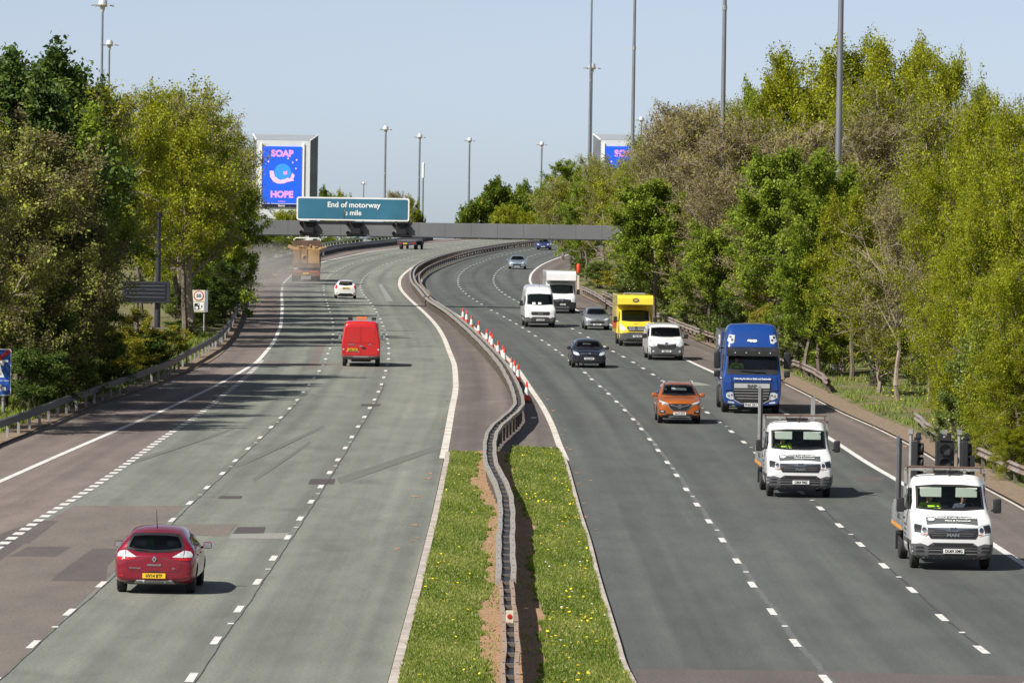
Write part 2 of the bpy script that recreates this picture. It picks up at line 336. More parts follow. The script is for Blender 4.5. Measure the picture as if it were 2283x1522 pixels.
def lines(name, parts):
    """parts: (curve, y0, y1, width) lists -> one flat marking mesh"""
    V, F, uv = [], [], []
    for c, a, b, w in parts:
        n = max(2, int(60 * math.log(b / a)) + 2); Ys = np.exp(np.linspace(math.log(a), math.log(b), n)); X = c(Ys)
        for i, Y in enumerate(Ys):
            z = float(roadz(Y)) + .010
            V += [(X[i] - w / 2, Y, z), (X[i] + w / 2, Y, z)]
            if i: k = len(V) - 4; F.append((k, k + 1, k + 3, k + 2))
    return V, F
def dashes(c, ref, mod, ln, w, y0, y1):
    Y = float(at(*ref)[1]) - ln / 2; Y -= mod * int((Y - y0) / mod); out = []
    while Y < y1:
        out.append((c, Y, Y + ln, w * random.uniform(.94, 1.03))); Y += mod
    return out
def marking(name, parts, mat, label=None):
    V, F = lines(name, parts); return structure(mesh(name, V, F, mat))
marking('lane_marking', dashes(L1, (226, 1302.5), 8.75, 2.0, .15, Y0, 820) , WLINE)
marking('lane_marking', dashes(L2, (574, 1297), 8.75, 2.0, .16, Y0, 820), WLINE)
marking('lane_marking', dashes(R1, (1677, 1303), 8.75, 2.0, .16, Y0, 820), WLINE)
marking('lane_marking', dashes(R2, (2033, 1315), 8.75, 2.0, .17, Y0, 820), WLINE)
marking('slip_lane_marking', dashes(TD, (144, 1124), 2.05, 1.12, .27, Y0, ystrt - 8), WLINE)
marking('edge_line', [(LE, Y0, Y1, .22)], WLINE)
marking('edge_line', [(E1.off(-.02), YG - 3, Y1, .27)], WLINE2)
marking('edge_line', [(E2.off(.0), YG - 3, Y1, .24)], WLINE2)
marking('edge_line', [(E3, Y0, Y1, .22)], WLINE)
marking('verge_line', [(KR.off(-.12), Y0, float(at(1755, 856)[1]), .09)], WLINE2)
studs = []
for c, ref in ((L1, (226, 1302.5)), (L2, (574, 1297)), (R1, (1677, 1303)), (R2, (2033, 1315))):
    Y = float(at(*ref)[1]) + 8.75 / 2
    while Y > 100: Y -= 17.5
    while Y < 330: studs.append((c.off(.05), Y, Y + .35, .13)); Y += 17.5
marking('road_studs', studs, WLINE)
# dark joint lines beside the lane markings
MJ = mk('bitumen_joint', (.045, .045, .045), .7, 0, .3, 6)
def wob(c, d, a=.008): return lambda Y: c(Y) + d + a * np.sin(np.asarray(Y) * .43) + a * np.sin(np.asarray(Y) * 1.3 + 1)
def joint(name, parts):
    V, F = [], []
    for c, a, b, w in parts:
        Ys = np.arange(a, b, .6); X = c(Ys)
        for i, Y in enumerate(Ys):
            z = float(roadz(Y)) + .0045; ww = w * (0.6 + .5 * abs(math.sin(Y * 1.7)))
            V += [(X[i] - ww / 2, Y, z), (X[i] + ww / 2, Y, z)]
            if i: k = len(V) - 4; F.append((k, k + 1, k + 3, k + 2))
    return structure(mesh(name, V, F, MJ))
MSEAL = mk('sealed_joint', (.118, .125, .121), .8, 0, .2, 6)
joint('road_joint', [(wob(L1, .10), Y0, 240, .030), (wob(L2, .13), Y0, 260, .030), (wob(R2, .06), 110, 300, .045)])
o = joint('sealed_joint', [(wob(R1, .07, .015), Y0, 330, .16)]); o.data.materials[0] = MSEAL

# resurfaced patches
def patch(name, px, mat, dz=.0025):
    P = [at(x, y, dz) for x, y in px]; return structure(mesh(name, P, [tuple(range(len(P)))], mat))
M_PB = roadmat('patch_pink', (.178, .152, .132), (.115, .098, .088)); M_PD = mk('patch_dark', (.070, .058, .057), .85, 0, .2, 9, detail=8)
M_PG = mk('patch_pale', (.245, .245, .215), .85, 0, .15, 9); M_PM = roadmat('patch_mid', (.122, .103, .096), (.11, .09, .085))
def grade(px):   # long polygon cut in small rows so it follows the ground
    return px
patch('road_patch', [(165, 1126), (414, 1127), (372, 1165), (300, 1233), (200, 1322), (60, 1455), (-20, 1530), (-20, 1238), (60, 1188)], M_PB)
patch('road_patch', [(386, 1168), (528, 1168), (505, 1194), (360, 1192)], M_PB, .005)
patch('road_patch', [(530, 1174), (592, 1174), (588, 1188), (519, 1189)], M_PD, .006)
patch('road_patch', [(518, 1189), (645, 1187), (632, 1200), (510, 1200)], M_PG, .0045)
patch('road_patch', [(693, 1067), (748, 1067), (745, 1079), (686, 1079)], M_PD)
patch('road_patch', [(492, 1105), (541, 1105), (538, 1111), (485, 1111)], M_PD)
patch('road_patch', [(207, 1222), (275, 1222), (240, 1262), (236, 1294), (112, 1294), (150, 1262)], M_PM, .006)
patch('road_patch', [(60, 1218), (160, 1218), (125, 1240), (20, 1240)], M_PM, .006)
patch('road_patch', [(0, 1190), (80, 1160), (130, 1160), (60, 1215), (0, 1250)], M_PM, .004)
patch('road_patch', [(706, 768), (726, 768), (705, 822), (686, 822)], M_PB)
patch('road_patch', [(600, 803), (640, 803), (630, 814), (590, 814)], M_PB)
patch('road_patch', [(1490, 849), (1558, 852), (1588, 859), (1500, 858)], M_PG)
patch('road_patch', [(806, 900), (850, 900), (846, 905), (804, 905)], M_PD)
patch('road_patch', [(1415, 1490), (1700, 1493), (2283, 1506), (2283, 1540), (1415, 1540)], M_PM)
patch('road_patch', [(1907, 1064), (1975, 1064), (1965, 1072), (1912, 1073)], M_PM)
MSKID = mk('tyre_mark', (.130, .137, .117), .8, 0, .2, 8)
for (a, b, w) in (((750, 1072), (985, 993), 14), ((520, 1040), (720, 950), 6), ((560, 1070), (690, 985), 5), ((260, 1040), (520, 955), 5)):
    patch('tyre_mark', [(a[0], a[1] - w / 2), (b[0], b[1] - w / 3), (b[0] + 4, b[1] + w / 3), (a[0] + 8, a[1] + w / 2)], MSKID)
MSCUF = mk('scuff_pale', (.225, .233, .205), .85, 0, .15, 3)
patch('road_scuff', [(843, 633), (851, 633), (877, 672), (862, 671)], MSCUF)

# ---------------------------------------------------------------- terrain sheet
def sstep(x, a, b): t = np.clip((x - a) / (b - a), 0, 1); return t * t * (3 - 2 * t)
def terrain(X, Y):
    l, r = KL(np.clip(Y, Y0, Y1 + 400)), KR(np.clip(Y, Y0, Y1 + 400))
    z = roadz(Y) - .06
    dl, dr = l - X, X - r
    near = 1 - sstep(Y, 900, 1300)
    lf = 1 - sstep(Y, 340, 460)
    z = z + lf * (sstep(dl, .5, 2.5) * .08 + sstep(dl, 4, 16) * 2.2 + sstep(dl, 20, 60) * 2) - (1 - lf) * near * sstep(dl, 1.2, 14) * 4.5
    z = z + near * (sstep(dr, .2, 2) * .22 + sstep(dr, 5, 22) * 3.2 + sstep(dr, 25, 60) * 2)
    z = z + .10 * np.sin(X * .9) * np.sin(Y * .13) * (sstep(dl, 1, 4) + sstep(dr, 1, 4))
    return z
Ys = np.concatenate([np.linspace(20, Y0, 20)[:-1], rows(Y0, 1000), np.linspace(1050, 6000, 60)])
offs_l = np.array([-2500, -800, -300, -120, -60, -40, -28, -20, -15, -11, -8, -6, -4, -3, -2, -1.2, -.6, -.05])
V, F = [], []
for Y in Ys:
    yy = min(Y, 1200); l, r = float(KL(yy)), float(KR(yy))
    xs = np.concatenate([l + offs_l, np.linspace(l + .2, r - .2, 14), r - offs_l[::-1]])
    for x, z in zip(xs, terrain(xs, np.full(len(xs), Y))): V.append((x, Y, z))
k = len(offs_l) * 2 + 14
for i in range(len(Ys) - 1):
    for j in range(k - 1): F.append((i * k + j, i * k + j + 1, (i + 1) * k + j + 1, (i + 1) * k + j))
M_SOIL = mk('verge_ground', (.105, .115, .035), .95, 0, .4, .8, dirt=(.21, .13, .08), dirtamt=.9, bump=.6, bscale=6, detail=8)
o = structure(mesh('ground', V, F, M_SOIL, smooth=True))
# bare soil verge beside the hard shoulders
M_DIRT = mk('bare_soil', (.225, .158, .112), .95, 0, .38, 11, dirt=(.12, .12, .05), dirtamt=.6, bump=.5, bscale=18, detail=10)
def rag(c, d, a, s): return lambda Y: c(Y) + d + a * (np.sin(np.asarray(Y) * .21 + s) + .7 * np.sin(np.asarray(Y) * .57 + 2 * s) + .6 * np.sin(np.asarray(Y) * 1.71 + s * s) + .5 * np.sin(np.asarray(Y) * 4.3 + 1.7 * s))
structure(strip('soil_verge', KR.off(-.02), rag(KR, 1.5, .35, 1), Y0, 560, .05, M_DIRT, nx=3))
structure(strip('soil_verge', rag(KL, -1.0, .15, 3), KL.off(.05), Y0, 420, .035, M_DIRT, nx=2))

# ---------------------------------------------------------------- median: barrier path, kerbs, soil, grass
BP = Curve(None, P=[at(x, y, .74) for x, y in [(1141, 1560), (1138, 1522), (1138, 1434), (1135, 1357), (1128, 1280), (1127.5, 1228), (1129, 1151), (1127.5, 1110), (1113, 1068), (1101, 1045), (1093, 1021), (1091, 995), (1095, 971), (1106, 950), (1127, 931), (1148, 913), (1157, 898), (1155, 880), (1143, 848), (1122, 811), (1093, 777), (1064, 748), (1030, 717), (996, 690), (954, 662.6), (937, 643), (921, 624), (918, 610.6), (924, 597), (940, 585.5), (970, 573), (1014, 561), (1072, 550.5), (1130, 541.5), (1187, 536)]])
M_GR = mk('median_turf', (.105, .150, .030), .95, 0, .35, 2.0, bump=.6, bscale=14, detail=8, dirt=(.19, .15, .06), dirtamt=.6)
M_KERB = mk('kerb_concrete', (.44, .39, .345), .85, 0, .18, 2.5, dirt=(.24, .20, .165), dirtamt=.7, detail=8)
def solidstrip(name, a, b, y0, y1, z0, z1, mat, n=None):
    Ys = rows(y0, y1); A, B = a(Ys), b(Ys); V, F = [], []
    for i, Y in enumerate(Ys):
        g = float(roadz(Y)); V += [(A[i], Y, g + z0), (A[i] + .02, Y, g + z1), (B[i] - .02, Y, g + z1), (B[i], Y, g + z0)]
        if i:
            k = 4 * i
            for j in range(3): F.append((k - 4 + j, k - 3 + j, k + 1 + j, k + j))
    F += [(0, 1, 2, 3), tuple(len(V) - 4 + j for j in (3, 2, 1, 0))]
    return mesh(name, V, F, mat)
structure(solidstrip('kerb', E1.off(.02), E1.off(.24), Y0, YG, -.05, .11, M_KERB))
structure(solidstrip('kerb', E2.off(-.17), E2.off(.02), Y0, YG - 2, -.05, .09, M_KERB))
YGR = float(at(1190, 1003)[1])
structure(strip('median_lawn', E1.off(.22), rag(BP, -.52, .08, 0), Y0, YG, .09, M_GR, nx=4))
structure(strip('median_lawn', rag(BP, .72, .06, 2), E2.off(-.15), Y0, YGR, .09, M_GR, nx=4))
M_MS = mk('median_soil', (.35, .20, .118), .95, 0, .36, 15, bump=.6, bscale=22, detail=10, dirt=(.20, .15, .07), dirtamt=.7)
structure(strip('median_soil', rag(BP, -.62, .08, 0), rag(BP, .85, .06, 2), Y0, YG + 1.5, .082, M_MS, nx=3))
def endcap(a, b, Y):
    p = MB(); xa, xb = float(a(Y)), float(b(Y)); p.box(xa, xb, Y, Y + .12, float(roadz(Y)) - .02, float(roadz(Y)) + .088); return p
structure(endcap(E1.off(.1), rag(BP, -.62, .08, 0), YG).build('kerb', M_KERB)); structure(endcap(rag(BP, .8, .06, 2), E2.off(-.1), YGR).build('kerb', M_KERB))

M_BL = leafmat('grass_blade', [(.095, .150, .018), (.175, .250, .032), (.30, .35, .065), (.58, .52, .27)], .4, .6)
def blades(name, N, a, b, y0, y1, dz, h0, h1, label, mat, w=.022, tl=(0, .75), power=1.6):
    u = rng.random(N); Y = y0 * (y1 / y0) ** u
    A, B = a(Y), b(Y); X = A + (B - A) * rng.random(N)
    z = roadz(Y) + dz
    cl = np.sin(X * 3.1 + Y * .7) + np.sin(X * 1.3 - Y * .41 + 2) + rng.normal(0, .6, N)
    h = np.clip(h0 + (h1 - h0) * (.5 + .22 * cl), h0 * .5, h1 * 1.3); ang = rng.random(N) * math.pi; ww = w * (.7 + .8 * rng.random(N))
    dx, dy = np.cos(ang) * ww, np.sin(ang) * ww; lx, ly = rng.normal(0, .35, N) * h, rng.normal(0, .35, N) * h
    P = np.stack([X - dx, Y - dy, z, X + dx, Y + dy, z, X + lx, Y + ly, z + h], 1).reshape(-1, 3)
    t = np.clip(rng.normal(.38, .16, N) + .10 * cl, tl[0], tl[1]) ; t[rng.random(N) < .075] = .97
    o = fastmesh(name, P, 3, mat, None, t); tag(o, label, 'grass', None, 'stuff'); return o
blades('grass', 92000, E1.off(.245), rag(BP, -.53, .13, 0), Y0, YG, .08, .05, .13, 'bright green mown grass with dandelions left of the central barrier', M_BL)
blades('grass', 80000, rag(BP, .71, .10, 2), E2.off(-.125), Y0, YGR, .08, .05, .14, 'bright green grass thick with dandelions right of the central barrier', M_BL)
M_DAN = mk('dandelion', (.85, .62, .01), .7, 0, .1, 9); M_SEED = mk('seed_head', (.62, .62, .58), .8, 0, .1, 9)
def flowers(name, N, a, b, y0, y1, dz, r, mat, label, seed, clump=True):
    g = np.random.default_rng(seed); P = []
    cy = y0 * (y1 / y0) ** g.random(40); ct = g.random(40)
    for i in range(N):
        j = g.integers(40)
        if clump and g.random() < .7: Y = float(np.clip(cy[j] + g.normal(0, 1.6), y0, y1)); t = float(np.clip(ct[j] + g.normal(0, .13), .02, .97))
        else: Y = y0 * (y1 / y0) ** g.random(); t = g.random()
        A, B = float(a(Y)), float(b(Y)); x = A + (B - A) * t; z = float(roadz(Y)) + dz + g.random() * .05; rr = r * (.7 + .6 * g.random())
        th = np.arange(6) * math.pi / 3; tx, ty = g.normal(0, .3, 2)
        for q in th: P.append((x + rr * math.cos(q), Y + rr * math.sin(q), z + rr * (math.cos(q) * tx + math.sin(q) * ty - .5 * 1)))
    o = fastmesh(name, np.array(P), 6, mat); return tag(o, label, 'flowers', None, 'stuff')
flowers('dandelions', 430, rag(BP, .85, .07, 2), E2.off(-.15), Y0, YGR, .17, .027, M_DAN, 'yellow dandelion heads scattered through the grass right of the barrier', 3)
flowers('dandelions', 160, E1.off(.3), rag(BP, -.65, .10, 0), Y0, YG, .17, .025, M_DAN, 'few yellow dandelion heads in the grass left of the barrier', 5)
flowers('seed_heads', 60, rag(BP, .85, .07, 2), E2.off(-.15), Y0, YGR, .18, .024, M_SEED, 'pale dandelion clocks in the grass right of the barrier', 8)

# ---------------------------------------------------------------- safety barriers
def rail_solid(mb, path, y0, y1, dx, zb, zt, w, m=0, step=1.6, jit=0.0):
    rj = np.random.default_rng(int(y0) + 5)
    """a box-section rail following path + dx"""
    n = max(3, int((y1 - y0) / step)); Ys = np.linspace(y0, y1, n)
    if y1 > 330: Ys = np.unique(np.concatenate([np.linspace(y0, 330, max(3, int((330 - y0) / step))), np.linspace(330, y1, max(3, int((y1 - 330) / 4)))])) if y0 < 330 else np.linspace(y0, y1, max(3, int((y1 - y0) / 4)))
    X = path(Ys) + dx; V, F = [], []
    for i, Y in enumerate(Ys):
        g = float(roadz(Y)); j = jit * math.sin(Y * .83) + jit * .9 * math.sin(Y * .31 + 1) + rj.normal(0, jit * .12)
        x = X[i] + j
        V += [(x - w / 2, Y, g + zb), (x - w / 2, Y, g + zt), (x + w / 2, Y, g + zt), (x + w / 2, Y, g + zb)]
        if i:
            k = 4 * i
            for q in range(4): F.append((k - 4 + q, k - 4 + (q + 1) % 4, k + (q + 1) % 4, k + q))
    F += [(0, 1, 2, 3), tuple(len(V) - 4 + q for q in (3, 2, 1, 0))]
    mb.add(V, F, m)
def posts(mb, path, y0, y1, dx, zt, w, d, sp, m=0):
    Y = y0
    while Y < y1:
        x = float(path(Y)) + dx; g = float(roadz(Y)); mb.box(x - w / 2, x + w / 2, Y - d / 2, Y + d / 2, g - .1, g + zt, m); Y += sp
YE = 812.0
bar = thing('central_barrier', 'long double-rail steel safety barrier snaking along the central reservation', 'barrier', (float(BP(150)), 150, float(roadz(150))))
def child_at(o, root):    # parts are built in world coordinates, then hung on the root
    o.parent = root; o.matrix_parent_inverse = Matrix.Translation(root.location).inverted() if root.rotation_euler.z == 0 else root.matrix_basis.inverted(); return o
YT = float(at(1128, 1290, .74)[1])
for dx in (-.165, .165):
    b_ = MB(); rail_solid(b_, BP, YT, YE, dx, .61, .75, .125, 0, jit=.008, step=.8); child_at(b_.build('rail', M['rail']), bar)
    b_ = MB(); rail_solid(b_, BP, Y0, YT - .02, dx * .74, .58, .72, .085, 0, jit=.010, step=.8); child_at(b_.build('rail', mk('barrier_tan', (.31, .23, .175), .75, 0, .2, 9, dirt=(.22, .13, .085), dirtamt=.6)), bar)
b_ = MB(); posts(b_, BP, Y0, YE, -.08, .60, .09, .09, 2.4); posts(b_, BP, Y0 + .2, YE, .10, .60, .09, .09, 2.4)
o = child_at(b_.build('posts', M['post']), bar); o['kind'] = 'stuff'
b_ = MB(); Y = Y0
while Y < 330:
    x = float(BP(Y)); g = float(roadz(Y)); b_.box(x - .1, x + .1, Y - .08, Y + .08, g + .63, g + .70); Y += 2.4
o = child_at(b_.build('spacer_brackets', M['post']), bar); o['kind'] = 'stuff'
b_ = MB(); Y = Y0
while Y < 300:
    for dx in ((-.165, .165) if Y > YT else (-.122, .122)):
        x = float(BP(Y)) + dx; g = float(roadz(Y)) - (.03 if Y < YT else 0); b_.box(x - .02, x + .02, Y - .04, Y + .04, g + .745, g + .757)
    Y += 2.4
o = child_at(b_.build('bolts', M['black']), bar); o['kind'] = 'stuff'
b_ = MB(); rail_solid(b_, BP, YT + .1, YE, 0, .60, .66, .20); rail_solid(b_, BP, Y0, YT, 0, .56, .62, .14); child_at(b_.build('gap_shade_strip', M['black']), bar)  # black strip added between the rails to darken the gap and close its cast shadow
# second far rail pair beside the bend
FB = Curve(None, P=[at(x, y, .6) for x, y in [(958, 655), (938, 632), (934, 616), (945, 602), (968, 589), (1000, 577), (1043, 564), (1091, 554), (1149, 545), (1200, 538)]])
b2 = thing('bend_barrier', 'low dark steel barrier on the inside of the far bend', 'barrier', (float(FB(600)), 600, float(roadz(600))))
y_a, y_b = float(FB.Y[0]), 800.0
m_ = MB(); rail_solid(m_, FB, y_a, y_b, 0, .45, .68, .12); child_at(m_.build('rail', M['rail_rust']), b2)
m_ = MB(); posts(m_, FB, y_a, y_b, .1, .6, .1, .1, 4.8); o = child_at(m_.build('posts', M['post']), b2); o['kind'] = 'stuff'
# left verge barrier
LB = Curve(None, P=[at(x, y, .74) for x, y in [(-70, 965), (0, 938), (84, 909), (150, 884), (189, 871), (242, 852), (297, 834), (376, 805), (420.6, 781), (460, 760), (489, 742), (512, 715), (527, 685), (535, 655), (541, 630), (556, 609), (590, 592), (651, 573), (717, 557), (763, 548), (828, 540.5), (870, 536)]])
lb = thing('verge_barrier', 'dark open box-beam steel barrier along the left hard shoulder', 'barrier', (float(LB(250)), 250, float(roadz(250))))
m_ = MB(); rail_solid(m_, LB, Y0, 780, 0, .50, .76, .15, jit=.01); child_at(m_.build('rail', mk('barrier_left', (.085, .09, .105), .5, .2, .2, 6, dirt=(.06, .06, .065), dirtamt=.5)), lb)
m_ = MB(); Y = Y0
while Y < 420:
    x = float(LB(Y)) - .02; gz_ = float(roadz(Y)); child_at(MB().box(x - .05, x + .05, Y - .06, Y + .06, gz_ - .1, gz_ + .62).build('post', M['galv']), lb); Y += 3.4
# bridge parapet beyond the truck
LBP = LB.off(-.9)
pp = thing('bridge_parapet', 'long grey bridge parapet with top rail and dark wall on the far left bend', 'parapet', (float(LBP(600)), 600, float(roadz(600))))
m_ = MB(); rail_solid(m_, LBP, 440, 800, 0, -.1, .72, .3); child_at(m_.build('wall', mk('parapet_wall', (.075, .075, .082), .85, 0, .2, .8)), pp)
m_ = MB(); rail_solid(m_, LBP, 440, 800, 0, 1.18, 1.32, .14); rail_solid(m_, LBP, 440, 800, 0, .76, .86, .1); posts(m_, LBP, 440, 800, 0, 1.2, .12, .2, 4.5)
child_at(m_.build('railing', M['galv']), pp)
# right verge barriers, three pieces
def verge_rail(name, label, px, mat, dbl=False):
    P = [at(x, y, .62) for x, y in px]; c = Curve(None, P=P); y_a, y_b = float(c.Y[0]), float(c.Y[-1])
    r = thing(name, label, 'barrier', (float(c(y_a)), y_a, float(roadz(y_a))), 0, 'old guard rails on the right verge')
    m = MB(); n = max(4, int((y_b - y_a) / 2)); Ys = np.linspace(y_a, y_b, n); V, F = [], []
    prof = [(-.05, .30), (.02, .36), (-.05, .43), (-.05, .49), (.02, .56), (-.05, .62), (-.09, .62), (-.02, .56), (-.09, .49), (-.09, .43), (-.02, .36), (-.09, .30)]
    for i, Y in enumerate(Ys):
        x = float(c(Y)) + .03 * math.sin(Y * .8); g = float(roadz(Y)) + .18
        for (a, b) in prof: V.append((x - a, Y, g + b - .05))
        if i:
            k = len(prof) * i
            for q in range(len(prof)): F.append((k - len(prof) + q, k - len(prof) + (q + 1) % len(prof), k + (q + 1) % len(prof), k + q))
    m.add(V, F); child_at(m.build('rail', mat), r)
    Y = y_a + .4
    while Y < y_b:
        x = float(c(Y)); g = float(roadz(Y)); child_at(MB().box(x + .08, x + .2, Y - .06, Y + .06, g - .1, g + .74).build('post', M['post']), r); Y += 3.2
    return r
verge_rail('verge_guard_rail', 'weathered grey guard rail on the bank behind the two white pickups', [(2038.6, 925), (2066, 950), (2134.6, 986), (2206.6, 1016), (2283, 1050), (2330, 1072)], M['rail_rust'])
verge_rail('verge_guard_rail', 'weathered guard rail ending on the grass beside the blue lorry', [(1738, 797), (1770, 808), (1798, 819), (1829, 837), (1843, 850)], M['rail_rust'])
verge_rail('verge_guard_rail', 'weathered guard rail behind the yellow van and white panel van', [(1454, 699), (1480, 706), (1504, 717), (1560, 738), (1640, 764)], M['rail_rust'])
verge_rail('verge_guard_rail', 'weathered guard rail on bare soil behind the silver hatchback', [(1294.6, 640), (1324, 654), (1344, 667), (1374, 687)], M['rail_rust'])
verge_rail('verge_guard_rail', 'upper guard rail half hidden in the bushes behind the yellow van', [(1342, 652), (1366, 663), (1382, 672)], M['rail_rust'])
# ---------------------------------------------------------------- trees
BARK = mk('bark_brown', (.150, .120, .095), .9, 0, .25, 3, bump=.5, bscale=12)
BARK_PALE = mk('bark_pale', (.27, .22, .165), .9, 0, .25, 3, dirt=(.13, .12, .07), dirtamt=.6)
BARK_DARK = mk('bark_dark', (.055, .045, .037), .9, 0, .3, 3)
TWIG = mk('bark_twig', (.285, .23, .185), .9, 0, .22, .5)
LG = leafmat('leaf_green', [(0.090, 0.135, 0.012), (0.170, 0.245, 0.020), (0.270, 0.345, 0.030), (0.420, 0.480, 0.060)], .42)
LY = leafmat('leaf_spring', [(0.165, 0.195, 0.010), (0.270, 0.305, 0.014), (0.385, 0.405, 0.018), (0.520, 0.510, 0.050)], .45)
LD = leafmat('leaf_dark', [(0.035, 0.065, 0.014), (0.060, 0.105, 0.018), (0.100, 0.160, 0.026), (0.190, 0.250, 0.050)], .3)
LP = leafmat('leaf_bronze', [(0.130, 0.100, 0.055), (0.205, 0.175, 0.080), (0.270, 0.290, 0.060), (0.420, 0.460, 0.070)], .35)
LI = leafmat('leaf_ivy', [(0.060, 0.095, 0.020), (0.120, 0.170, 0.030), (0.210, 0.265, 0.050), (0.340, 0.370, 0.130)], .22, .38)
LO = leafmat('leaf_orange', [(0.130, 0.160, 0.015), (0.230, 0.250, 0.022), (0.360, 0.330, 0.035), (0.460, 0.340, 0.060)], .42)
LB_ = leafmat('leaf_bud', [(0.200, 0.160, 0.070), (0.270, 0.230, 0.080), (0.300, 0.280, 0.070), (0.360, 0.340, 0.080)], .4)
LW = leafmat('leaf_willow', [(0.165, 0.205, 0.008), (0.260, 0.305, 0.011), (0.370, 0.400, 0.014), (0.490, 0.480, 0.040)], .5)
def norm(v): return v / np.maximum(np.linalg.norm(v, axis=-1, keepdims=True), 1e-6)
def prisms(A, B, ra, rb, k=3):
    """open k-sided prisms between points A and B -> quads"""
    d = norm(B - A); up = np.where(np.abs(d[:, 2:3]) < .9, np.array([[0, 0, 1.]]), np.array([[1., 0, 0]]))
    u = norm(np.cross(up, d)); w = np.cross(d, u); Q = []
    for j in range(k):
        t0, t1 = 2 * math.pi * j / k, 2 * math.pi * (j + 1) / k
        o0 = u * math.cos(t0) + w * math.sin(t0); o1 = u * math.cos(t1) + w * math.sin(t1)
        Q.append(np.stack([A + o0 * ra[:, None], A + o1 * ra[:, None], B + o1 * rb[:, None], B + o0 * rb[:, None]], 1))
    return np.concatenate(Q, 0).reshape(-1, 3)
def grow(g, H, W, base, nl, ns, nt, shape='round', wander=.03, up=.35, stems=1):
    """limbs, branches and twigs filling an envelope; returns segment arrays and twig points"""
    segs = []; tw = []
    def env(t):   # crown half width against height 0..1
        if shape == 'round': return W * math.sqrt(max(0.10, 1 - ((t - (.45 + .5 * base)) / (.62 - .4 * base)) ** 2))
        if shape == 'cone': return W * (1.02 - .80 * max(0, (t - .15)) ** 1.1) * min(1, .45 + 2.2 * t)
        if shape == 'fan': return W * (.25 + .85 * min(1, t / .7)) * (1 if t < .8 else math.sqrt(max(.08, 1 - ((t - .8) / .24) ** 2)))
        return W * (1 - .5 * t) * min(1, .6 + t * 2)
    for st in range(stems):
        off = np.array([g.normal(0, .06 * W * (stems > 1)), g.normal(0, .06 * W * (stems > 1)), 0]); lean = np.array([g.normal(0, .10 if stems > 1 else .03), g.normal(0, .10 if stems > 1 else .03), 0])
        n = 9; P = [off.copy()]
        for i in range(1, n + 1): P.append(off + lean * H * i / n + np.array([g.normal(0, wander * W), g.normal(0, wander * W), .93 * H * i / n]))
        P = np.array(P); r0 = .018 * H / math.sqrt(stems)
        for i in range(n): segs.append((P[i], P[i + 1], r0 * (1 - .88 * i / n), r0 * (1 - .88 * (i + 1) / n), 0))
        L = nl // stems
        for li in range(L):
            t = base + (1 - base) * ((li + g.random()) / L) ** .85 * .97
            i = min(n - 1, int(t * n)); p0 = P[i] + (P[i + 1] - P[i]) * (t * n - i)
            az = li * 2.4 + g.normal(0, .4); inc = up + .42 * t + g.normal(0, .20)
            ln = env(min(1, t + .12)) * (.82 + .30 * g.random())
            d = np.array([math.cos(az) * math.cos(inc), math.sin(az) * math.cos(inc), math.sin(inc)])
            m = 5; Q = [p0]
            for j in range(m): d = norm(d + np.array([0, 0, .07]) + g.normal(0, .09, 3)); Q.append(Q[-1] + d * ln / m)
            rl = r0 * (1 - .8 * t) * .55
            for j in range(m): segs.append((Q[j], Q[j + 1], rl * (1 - .8 * j / m), rl * (1 - .8 * (j + 1) / m), 1))
            for b in range(ns):
                tb = .22 + .78 * (b + g.random()) / ns; j = min(m - 1, int(tb * m)); q0 = Q[j] + (Q[j + 1] - Q[j]) * (tb * m - j)
                dl = norm(Q[j + 1] - Q[j]); d2 = norm(dl * .55 + g.normal(0, .55, 3) + np.array([0, 0, .22])); l2 = ln * (.50 - .22 * tb) * (.7 + .6 * g.random()) + .12 * W
                S = [q0]
                for c in range(3): d2 = norm(d2 + g.normal(0, .12, 3)); S.append(S[-1] + d2 * l2 / 3)
                for c in range(3): segs.append((S[c], S[c + 1], rl * .34 * (1 - .28 * c), rl * .34 * (1 - .28 * (c + 1)), 2))
                for k in range(nt):
                    tk = .15 + .85 * (k + g.random()) / nt; c = min(2, int(tk * 3)); s0 = S[c] + (S[c + 1] - S[c]) * (tk * 3 - c)
                    d3 = norm(norm(S[c + 1] - S[c]) * .7 + g.normal(0, .5, 3) + np.array([0, 0, .15])); l3 = W * .14 * (.5 + g.random())
                    segs.append((s0, s0 + d3 * l3, rl * .15, rl * .06, 3)); tw.append((s0, s0 + d3 * l3))
    A = np.array([s[0] for s in segs]); B = np.array([s[1] for s in segs]); ra = np.array([s[2] for s in segs]); rb = np.array([s[3] for s in segs]); lv = np.array([s[4] for s in segs])
    return A, B, ra, rb, lv, np.array(tw)
def leaves(g, tw, per, size, spread, droop=0.0, tintbias=0.0, asp=.62):
    size, per = (size * .70, int(per * 1.75)) if per > 5 else (size * .85, per + 2)
    n = len(tw); a, b = tw[:, 0], tw[:, 1]
    t = g.random((n, per, 1)); P = (a[:, None] * (1 - t) + b[:, None] * t) + g.normal(0, spread, (n, per, 3)); P[..., 2] -= droop * g.random((n, per))
    ct = g.normal(.46 + tintbias, .23, (n, 1)); tint = (ct + g.normal(0, .15, (n, per))).clip(0, 1).reshape(-1)
    P = P.reshape(-1, 3); N = len(P); nrm = norm(g.normal(0, 1, (N, 3)) + np.array([-.35, -.25, 1.1])); d = norm(np.cross(nrm, g.normal(0, 1, (N, 3)))); e = np.cross(nrm, d)
    s = size * (.45 + 1.1 * g.random((N, 1)) ** 1.4)
    Q = np.stack([P - d * s * .5, P + e * s * asp * .5 - d * s * .05, P + d * s * .5, P - e * s * asp * .5 - d * s * .05], 1).reshape(-1, 3)
    return Q, tint
PROTO = {}
